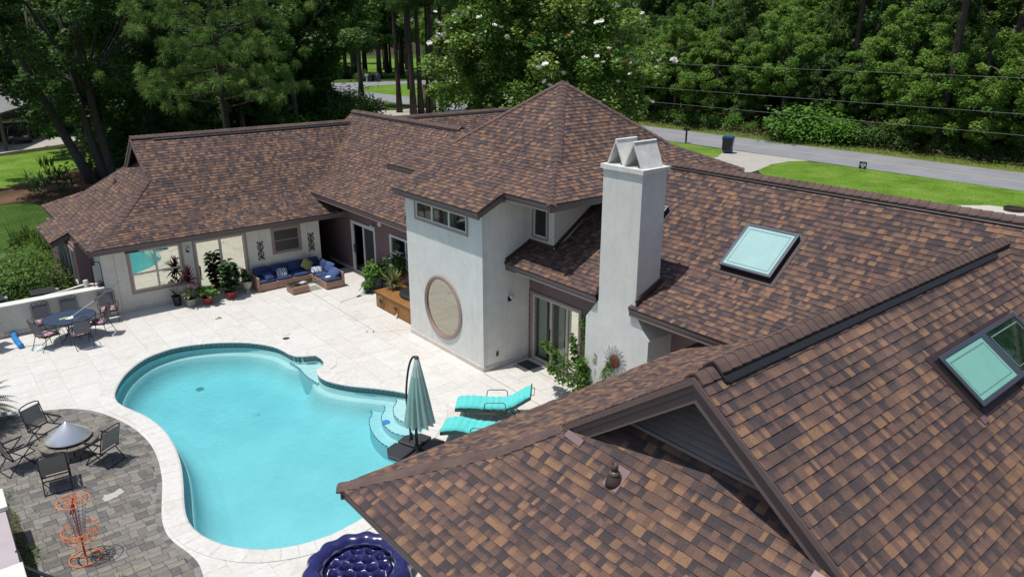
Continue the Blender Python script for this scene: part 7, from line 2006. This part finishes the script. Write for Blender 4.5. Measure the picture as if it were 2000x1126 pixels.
def plant(kind, i, loc, s, rz, label, group=None, name=None, bark=None):
    key = (kind, i)
    if key not in _protos:
        src = {"thicket": TH, "broad": BR, "fresh": BRG, "dark": BRD}.get(kind)
        if src: c_, C_ = src[i]; t = make_tree(name or "broadleaf_tree", label, loc, c_, 9.5, .26, bark or M_BARKG, C_, group)
        elif kind == "pine":
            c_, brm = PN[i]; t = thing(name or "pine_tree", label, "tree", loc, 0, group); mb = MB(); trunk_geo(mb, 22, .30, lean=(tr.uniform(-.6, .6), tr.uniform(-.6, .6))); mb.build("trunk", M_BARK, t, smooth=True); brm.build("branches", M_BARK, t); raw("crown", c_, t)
        elif kind == "lowpine":
            c_, brm = PL[i]; t = thing(name or "young_pine_tree", label, "tree", loc, 0, group); mb = MB(); trunk_geo(mb, 13, .17); mb.build("trunk", M_BARK, t, smooth=True); brm.build("branches", M_BARK, t); raw("crown", c_, t)
        elif kind == "bush":
            t = thing(name or "bush", label, "bush", loc, 0, group); raw("foliage", BU[i], t); MB().tube([(0, 0, 0), (.1, 0, .6)], .05, 5).tube([(0, 0, 0), (-.2, .1, .7)], .04, 5).build("stem", M_BARKG, t)
        _protos[key] = t
    else:
        t = copy_tree(_protos[key]); t["label"] = label; t.name = name or t.name
        if group: t["group"] = group
        elif "group" in t: del t["group"]
    t.location = loc; t.rotation_euler = (0, 0, rz); t.scale = (s, s, s) if not isinstance(s, tuple) else s
    return t
# the triple-trunk tree in the side yard
t = thing("shade_tree", "dark multi trunk tree rising behind the left wing roof", "tree", (9.9, 55.6, GZ)); mb = MB()
for (bx_, lx, ly, r_) in ((-.5, -3.2, .4, .34), (.25, -.9, .2, .27), (.75, -.5, -.1, .33)):
    trunk_geo(mb, 10.5, r_, lean=(lx, ly), base=(bx_, 0, 0), bend=-.25)
mb.build("trunk", M_BARKG, t, smooth=True)
c_, C_ = broad_crown(11, 7.2, 15.5, 3.4, 62000, .27, L_DARK, clumps=190, cr=.15); raw("crown", c_, t)
mb = MB()
for k in range(16): mb.tube([(0, 0, 6), tuple(np.array([0, 0, 7])*.5+C_[k*7]*.5), tuple(C_[k*7])], [.12, .08, .03], 5)
mb.build("limbs", M_BARKG, t)
t = thing("palmetto", "dark saw palmetto clump on the pine straw left of the house", "shrub", (6.6, 53.0, GZ)); mb, tn = MB(), []
for k in range(46):
    a = k*2.4; el = rad(rp.uniform(15, 75)); st = Vector((math.cos(a)*math.cos(el), math.sin(a)*math.cos(el), math.sin(el)))*rp.uniform(.9, 1.7)
    blade_leaves(mb, tn, st, 9, .75, .07, rp, (10, 60), .5, seg=3)
for k in range(7): blade_leaves(mb, tn, (-.3+.1*k, 0, 1.7), 5, .8, .06, rp, (60, 88), .2, seg=3)
leaf_obj("fronds", mb, tn, L_DARK, t)
# long-needled pine close behind the left wing
t = thing("longleaf_pine", "light green long needled pine in front of the dark trees behind the left wing", "tree", (13.9, 41.6, GZ)); mb = MB(); trunk_geo(mb, 17, .22); mb.build("trunk", M_BARK, t, smooth=True)
def tuft_pine(seed, h0, h1, R, boughs, per, needles, nl, nw):
    g_ = np.random.default_rng(seed); T_ = []; br = MB()
    for b in range(boughs):
        s_ = b/boughs; z = h0+(h1-h0)*s_; L_ = R*g_.uniform(.6, 1.0); a = b*2.4; el = g_.uniform(-.15, .35)
        d = np.array([math.cos(a)*math.cos(el), math.sin(a)*math.cos(el), math.sin(el)]); e0 = np.array([0, 0, z])
        br.tube([e0, e0+d*L_*.5+np.array([0, 0, -.15]), e0+d*L_], [.06, .04, .015], 5)
        for k in range(per): T_.append(e0+d*L_*g_.uniform(.55, 1.05)+g_.normal(size=3)*np.array([.75, .75, .5]))
    T_ = np.array(T_); n = len(T_)*needles; idx = np.repeat(np.arange(len(T_)), needles); sc_ = g_.uniform(.75, 1.15, len(T_))[idx][:, None]
    d = g_.normal(size=(n, 3)); d[:, 2] += .35; d /= np.linalg.norm(d, axis=1)[:, None]; L_ = nl*g_.uniform(.8, 1.1, n)[:, None]*sc_
    side = np.cross(d, g_.normal(size=(n, 3))); side /= np.linalg.norm(side, axis=1)[:, None]
    P = T_[idx]; mid = P+d*L_*.6; tip = P+d*L_; tip[:, 2] -= L_[:, 0]*.18
    V = np.empty((n, 4, 3)); V[:, 0] = P; V[:, 1] = mid+side*nw*.5; V[:, 2] = tip; V[:, 3] = mid-side*nw*.5
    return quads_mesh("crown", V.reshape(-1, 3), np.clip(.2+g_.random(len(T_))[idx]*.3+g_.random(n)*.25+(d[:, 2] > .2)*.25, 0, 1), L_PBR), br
L_PBR = leafmat("longleaf_needle", (.060, .125, .028), (.125, .235, .046), (.250, .370, .095), tr=.42)
c_, br = tuft_pine(5, 5.6, 16, 4.9, 46, 9, 120, .46, .024); br.build("branches", M_BARK, t); raw("crown", c_, t)
# magnolia with its flowers
t = thing("magnolia_tree", "big glossy magnolia with white flowers behind the pyramid roof", "tree", (33.8, 38.3, GZ)); mb = MB(); P_ = trunk_geo(mb, 12, .38)
c_, C_ = broad_crown(21, 7.9, 15.5, .4, 112000, .25, L_MAG, clumps=420, cr=.115, up=.5)
for k in range(20): mb.tube([P_[2+k % 5], tuple(C_[k*9]*.9)], [.12, .03], 5)
mb.build("trunk", M_BARKG, t, smooth=True); raw("crown", c_, t)
fm = MB(); 
for k in range(9): a = k*.698; big_leaf(fm, [], (0, 0, 0), a, .55 if k % 2 else .15, .20, .13, rp, tn=.5, droop=-.5)
fme = fm.mesh("flower"); fme.materials.append(mat("magnolia_petal", (.86, .85, .78), .6))
dme = fm.mesh("faded_flower"); dme.materials.append(mat("rusty_leaf", (.34, .12, .03), .7))
gm = np.random.default_rng(8); cnt = 0; tries = 0
camv = np.array([-33.8, -38.3, 9.4]); camv /= np.linalg.norm(camv)
while cnt < 150 and tries < 4000:
    tries += 1; q = C_[gm.integers(len(C_))]; ctr = np.array([0, 0, 7.6]); o_ = (q-ctr)/np.array([7.7, 7.7, 7.7])
    if np.linalg.norm(o_) < .62 or o_@camv < .05: continue
    d = q-ctr; d /= np.linalg.norm(d); p = q+d*1.22+gm.normal(size=3)*.35
    fo = raw("flower" if cnt % 6 else "faded_leaf_cluster", fme if cnt % 6 else dme, t); fo.location = tuple(p); fo.rotation_euler = (gm.uniform(-.5, .9), gm.uniform(-.6, .6), gm.uniform(0, 6)); s_ = gm.uniform(.85, 1.35)*(1 if cnt % 6 else .8); fo.scale = (s_,)*3; cnt += 1
# pines along the street
for i, (x, y, r_, lb) in enumerate(((49.0, 91.9, 1.15, "tall pine trunk left of the street view, leaning slightly"), (49.2, 82.7, 1.0, "leaning pine trunk in front of the stop sign street"), (49.4, 79.8, 1.25, "thickest pine trunk in front of the far street"), (50.5, 79.8, 1.05, "pine trunk right of the thickest one in the street view"), (51.2, 79.3, .55, "thin pine trunk close beside a thicker one in the street view"), (51.7, 78.9, 1.1, "pine trunk next to the thin one, nearest the magnolia"), (60.4, 124.0, 1.1, "pine trunk standing in the far corner lawn"), (71.4, 116.3, 1.0, "pine in the straw bed beyond the bend"), (53.7, 80.1, .7, "slim pine trunk at the left edge of the magnolia"))):
    if i == 6: x, y = 52.5, 118
    plant("pine", i % 3, (x, y, GZ), (1.0*min(1.2, .35+.7*r_), 1.0*min(1.2, .35+.7*r_), 1.12), tr.uniform(0, 6), lb, "pines in front of the far street")
# dark trees behind the left wing
for i, (k, j, x, y, s_, lb) in enumerate((("dark", 0, 22, 62, 1.15, "dark evergreen behind the left wing ridge"), ("dark", 1, 28.5, 66.5, 1.35, "dense deep green tree left of the street view"), ("broad", 0, 33.5, 70, 1.35, "broad green tree at the left side of the street view"), ("broad", 1, 16, 64, 1.2, "tree behind the longleaf pine"), ("dark", 2, 37.5, 80.5, 1.2, "dark tree whose right edge borders the street view"), ("fresh", 0, 27, 74, 1.45, "tall lighter green tree above the left wing"), ("broad", 2, 12, 90, 1.2, "leafy tree standing behind the neighbour's carport"), ("dark", 0, 20, 76, 1.4, "shadowed tree behind the blue tarp shed"))):
    plant(k, j, (x, y, GZ), s_, tr.uniform(0, 6), lb)
for i, (x, y, s_) in enumerate(((14, 58, .8), (17, 61, .9), (20.5, 64.5, 1.0), (24, 66, .9), (26, 69, 1.1), (30, 72, 1.0), (33, 76, 1.15), (36, 84, 1.0), (12, 71, 1.0), (16, 74, 1.2), (22, 80, 1.3), (30, 88, 1.4), (38, 96, 1.2), (15, 87, 1.2), (12, 108, 1.6), (20, 100, 1.5), (30, 108, 1.6), (40, 118, 1.4))):
    plant("thicket", (2, 1, 2, 0)[i % 4], (x, y, GZ), s_, tr.uniform(0, 6), "bushy tree leafed to the ground " + ("behind the shade tree" if x < 13 else "behind the left wing gable" if x < 19 else "behind the middle of the left wing ridge" if x < 27 else "left of the street view") + (", front row" if y < 78 else ", back row"), "bushy trees behind the left wing")
for i in range(26):
    px_t = i/25; x = 12+px_t*27+tr.uniform(-1, 1); y = 58+px_t*17+tr.uniform(-2, 3)
    plant("bush", (2, 2, 0)[i % 3], (x, y, GZ), tr.uniform(.9, 1.7), tr.uniform(0, 6), "dark understorey bush " + ("near the left wing gable" if i < 7 else "left of the ridge middle" if i < 13 else "right of the ridge middle" if i < 20 else "near the street view") + " behind the left wing ridge", "understorey bushes behind the left wing")
for i in range(24):
    a = tr.uniform(rad(50.8), rad(97)); D = tr.uniform(96, 150); x, y = D*math.cos(a), D*math.sin(a)
    if a < rad(66) : continue
    plant(tr.choice(("dark", "broad", "pine")), tr.randrange(3), (x, y, GZ), tr.uniform(1.1, 1.6), tr.uniform(0, 6), "tree in the shaded wood behind the left side neighbours", "trees of the wood on the left")
# beyond the crossing street
for i in range(64):
    a = rad(tr.uniform(44, 70)); D = tr.uniform(186, 300) if i % 3 else tr.uniform(168, 200); x, y = D*math.cos(a), D*math.sin(a)
    plant(tr.choice(("dark", "broad", "pine", "pine", "fresh")), tr.randrange(3), (x, y, GZ), tr.uniform(1.3, 1.9), tr.uniform(0, 6), "tree in the far wood beyond the crossing street", "trees of the far wood")
for (x, y, lb) in ((96, 166, "pine trunk on the far lawn left of centre in the street view"), (97.5, 161.5, "pine trunk on the far lawn right of centre in the street view"), (78, 150, "pine behind the blue bin across the crossing street"), (108, 158, "pine above the far lawn near the magnolia edge")):
    plant("pine", tr.randrange(3), (x, y, GZ), 1.1, tr.uniform(0, 6), lb)
for (x, y, s_, k, lb) in ((74, 152, 1.2, 0, "dark low hedge on the sunny far lawn"), (79, 153, 1.3, 2, "round bush beside the dark hedge on the far lawn"), (76.5, 143, .9, 2, "small dark bush behind the mailbox on the far street"), (79.2, 143.5, .8, 2, "small dark bush right behind the bins"), (84, 122, .8, 2, "round bush in the straw bed by the bend"), (55.5, 86, .9, 0, "scrubby bush between pine trunks by the side street")):
    plant("bush", k, (x, y, GZ), s_, tr.uniform(0, 6), lb)
# the wood across the road
G_ = "trees of the dense wood across the road"
def wood(kind, x, y, s_):
    lbs = {"thicket": "bushy tree leafed to the ground", "broad": "broad green tree", "fresh": "light green tree", "dark": "dark green tree", "pine": "tall pine", "lowpine": "young pine with low boughs"}
    row = "at the wood edge" if x < 71 else "second row of the wood" if x < 78 else "deep in the wood" if x < 90 else "far back in the wood"
    ang = math.degrees(math.atan2(y, x))
    lm = "beyond the right edge" if ang < 14 else "near the right edge" if ang < 18 else "right of the yard sign" if ang < 22 else "behind the yard sign" if ang < 26.5 else "opposite the lawn corner" if ang < 30 else "opposite the driveway" if ang < 34 else "opposite the blue bin" if ang < 37.5 else "opposite the mailbox" if ang < 40.5 else "just right of the magnolia" if ang < 46 else "behind the magnolia"
    plant(kind, tr.randrange(3), (x, y, GZ), s_, tr.uniform(0, 6), lbs[kind]+" "+row+", "+lm, G_)
y = -14
while y < 96:
    wood(tr.choice(("thicket", "thicket", "thicket", "lowpine", "fresh")), tr.uniform(67.3, 69.8), y, tr.uniform(.62, 1.1)); y += tr.uniform(2.8, 4.2)
y = -16
while y < 110:
    wood(tr.choice(("thicket", "pine", "fresh", "lowpine", "lowpine")), tr.uniform(72, 76), y, tr.uniform(1.05, 1.45)); y += tr.uniform(3.4, 5.0)
y = -20
while y < 130:
    wood(tr.choice(("fresh", "pine", "broad", "pine")), tr.uniform(80, 86), y, tr.uniform(1.25, 1.5)); y += tr.uniform(4.5, 6.5)
y = -24
while y < 150:
    wood(tr.choice(("broad", "pine", "fresh")), tr.uniform(92, 102), y, tr.uniform(1.6, 1.9)); y += tr.uniform(5, 7)
y = -12
while y < 92:
    wood("thicket", tr.uniform(86, 90), y, tr.uniform(.8, 1.2)); y += tr.uniform(4.5, 6)
y = -30
while y < 160:
    wood(tr.choice(("broad", "fresh", "thicket")), tr.uniform(112, 124), y, tr.uniform(2.0, 2.5)); y += tr.uniform(8, 10)
t = plant("pine", 1, (66.4, 25.9, GZ), (1.25, 1.25, 1.15), 1.0, "thick dark pine trunk standing at the wood edge on the right"); 
for i in range(52):
    y = -12+i*1.75+tr.uniform(-.5, .5)
    if i % 9 == 4: continue
    plant("bush", tr.choice((0, 0, 1, 2)), (65.9+tr.uniform(-.3, 1.5), y, GZ), tr.uniform(.45, 1.05), tr.uniform(0, 6), "low bush in the undergrowth " + ("near the right edge" if y < 16 else "right of the yard sign" if y < 24 else "behind the yard sign" if y < 30 else "opposite the driveway" if y < 36 else "opposite the mailbox" if y < 44 else "right of the magnolia" if y < 56 else "down the road behind the magnolia"), "undergrowth bushes along the wood edge")
plant("bush", 1, (64.9, 37.0, GZ), (1.9, 1.9, 1.35), 0, "big bright rounded bush at the wood edge opposite the blue bin")
plant("bush", 1, (65.1, 34.0, GZ), (1.4, 1.4, 1.0), 2, "bright bush right of the big rounded one opposite the driveway")
plant("fresh", 1, (66.5, 53.5, GZ), (.75, .75, .95), 0, "slender fresh green tree just right of the magnolia")
# brown bracken and fallen leaves at the wood edge, tall grass
P = np.c_[ng.uniform(64.6, 67.0, 5200), ng.uniform(-8, 58, 5200), ng.uniform(-.1, .35, 5200)]
o = raw("dry_undergrowth", quads_mesh("dry_undergrowth", leaf_quads(ng, P, .34, .3, aspect=.3), ng.random(len(P)), leafmat("dry_bracken", (.07, .06, .025), (.15, .12, .055), (.26, .19, .10), tr=.2))); o["kind"] = "stuff"; tag(o, "dry brown undergrowth along the far side of the road", "undergrowth")
P = np.c_[ng.uniform(62.2, 65.4, 9000), ng.uniform(-8, 60, 9000), ng.uniform(-.13, .10, 9000)]
o = raw("roadside_grass", quads_mesh("roadside_grass", leaf_quads(ng, P, .22, .2, aspect=.22), ng.random(len(P)), L_AQUA)); o["kind"] = "stuff"; tag(o, "rough grass on the verge beyond the road", "grass")
# shrubs beyond the parapet
t = thing("hedge_shrub", "dense glossy green shrub just beyond the parapet at the left edge", "shrub", (2.2, 31.0, GZ)); raw("foliage", bush_mesh("foliage", 1.75, 2.0, 11000, .115, L_BROAD, 51, clumps=46, cr=.2), t); MB().tube([(0, 0, 0), (.1, .1, 1)], .05, 5).tube([(0, 0, 0), (-.5, .2, .9)], .04, 5).build("stem", M_BARKG, t)
t = thing("hedge_shrub", "second glossy shrub beyond the parapet, farther left", "shrub", (.0, 31.6, GZ)); raw("foliage", bush_mesh("foliage", 1.6, 1.7, 9000, .115, L_BROAD, 52, clumps=40, cr=.2), t); MB().tube([(0, 0, 0), (.1, .1, 1)], .05, 5).build("stem", M_BARKG, t)
for i, (x, y, n_, lb) in enumerate(((3.9, 37.6, 620, "large tuft of arching bright grass leaves by the bay window"), (3.1, 35.6, 480, "arching grassy clump nearest the bay corner"), (2.4, 33.0, 300, "arching grassy clump behind the glossy shrub"), (3.7, 40.2, 480, "arching grassy clump farthest along the wing end"))):
    t = thing("grassy_plant", lb, "plant", (x, y, GZ)); mb, tn = MB(), []
    for k in range(n_//30): a = rp.uniform(0, 6.28); r_ = rp.uniform(0, .75); blade_leaves(mb, tn, (r_*math.cos(a), r_*math.sin(a), 0), 30, 1.15, .05, rp, (35, 88), 1.45, seg=5)
    leaf_obj("foliage", mb, tn, L_AQUA, t)
t = thing("dry_shrub", "brownish half dead shrub against the bay wall", "shrub", (3.35, 30.6, GZ)); raw("foliage", bush_mesh("foliage", .7, 1.4, 2200, .09, leafmat("dry_shrub_leaf", (.05, .04, .02), (.12, .10, .045), (.2, .2, .07)), 53, clumps=20, cr=.3), t); MB().tube([(0, 0, 0), (.1, .1, 1)], .03, 5).build("stem", M_BARKG, t)
# dead bough hanging in the pine
mb = MB().tube(catmull([(12.2, 41.0, 12.0), (13.0, 40.6, 12.5), (14.0, 40.2, 12.2), (14.9, 39.9, 11.5), (15.5, 39.7, 11.3)], 4, closed=False), [.05]*8+[.035]*9, 6)
o = mb.build("dead_branch", mat("bleached_wood", (.30, .27, .23), .9), None); tag(o, "bare pale branch hanging across the pine crown", "branch")
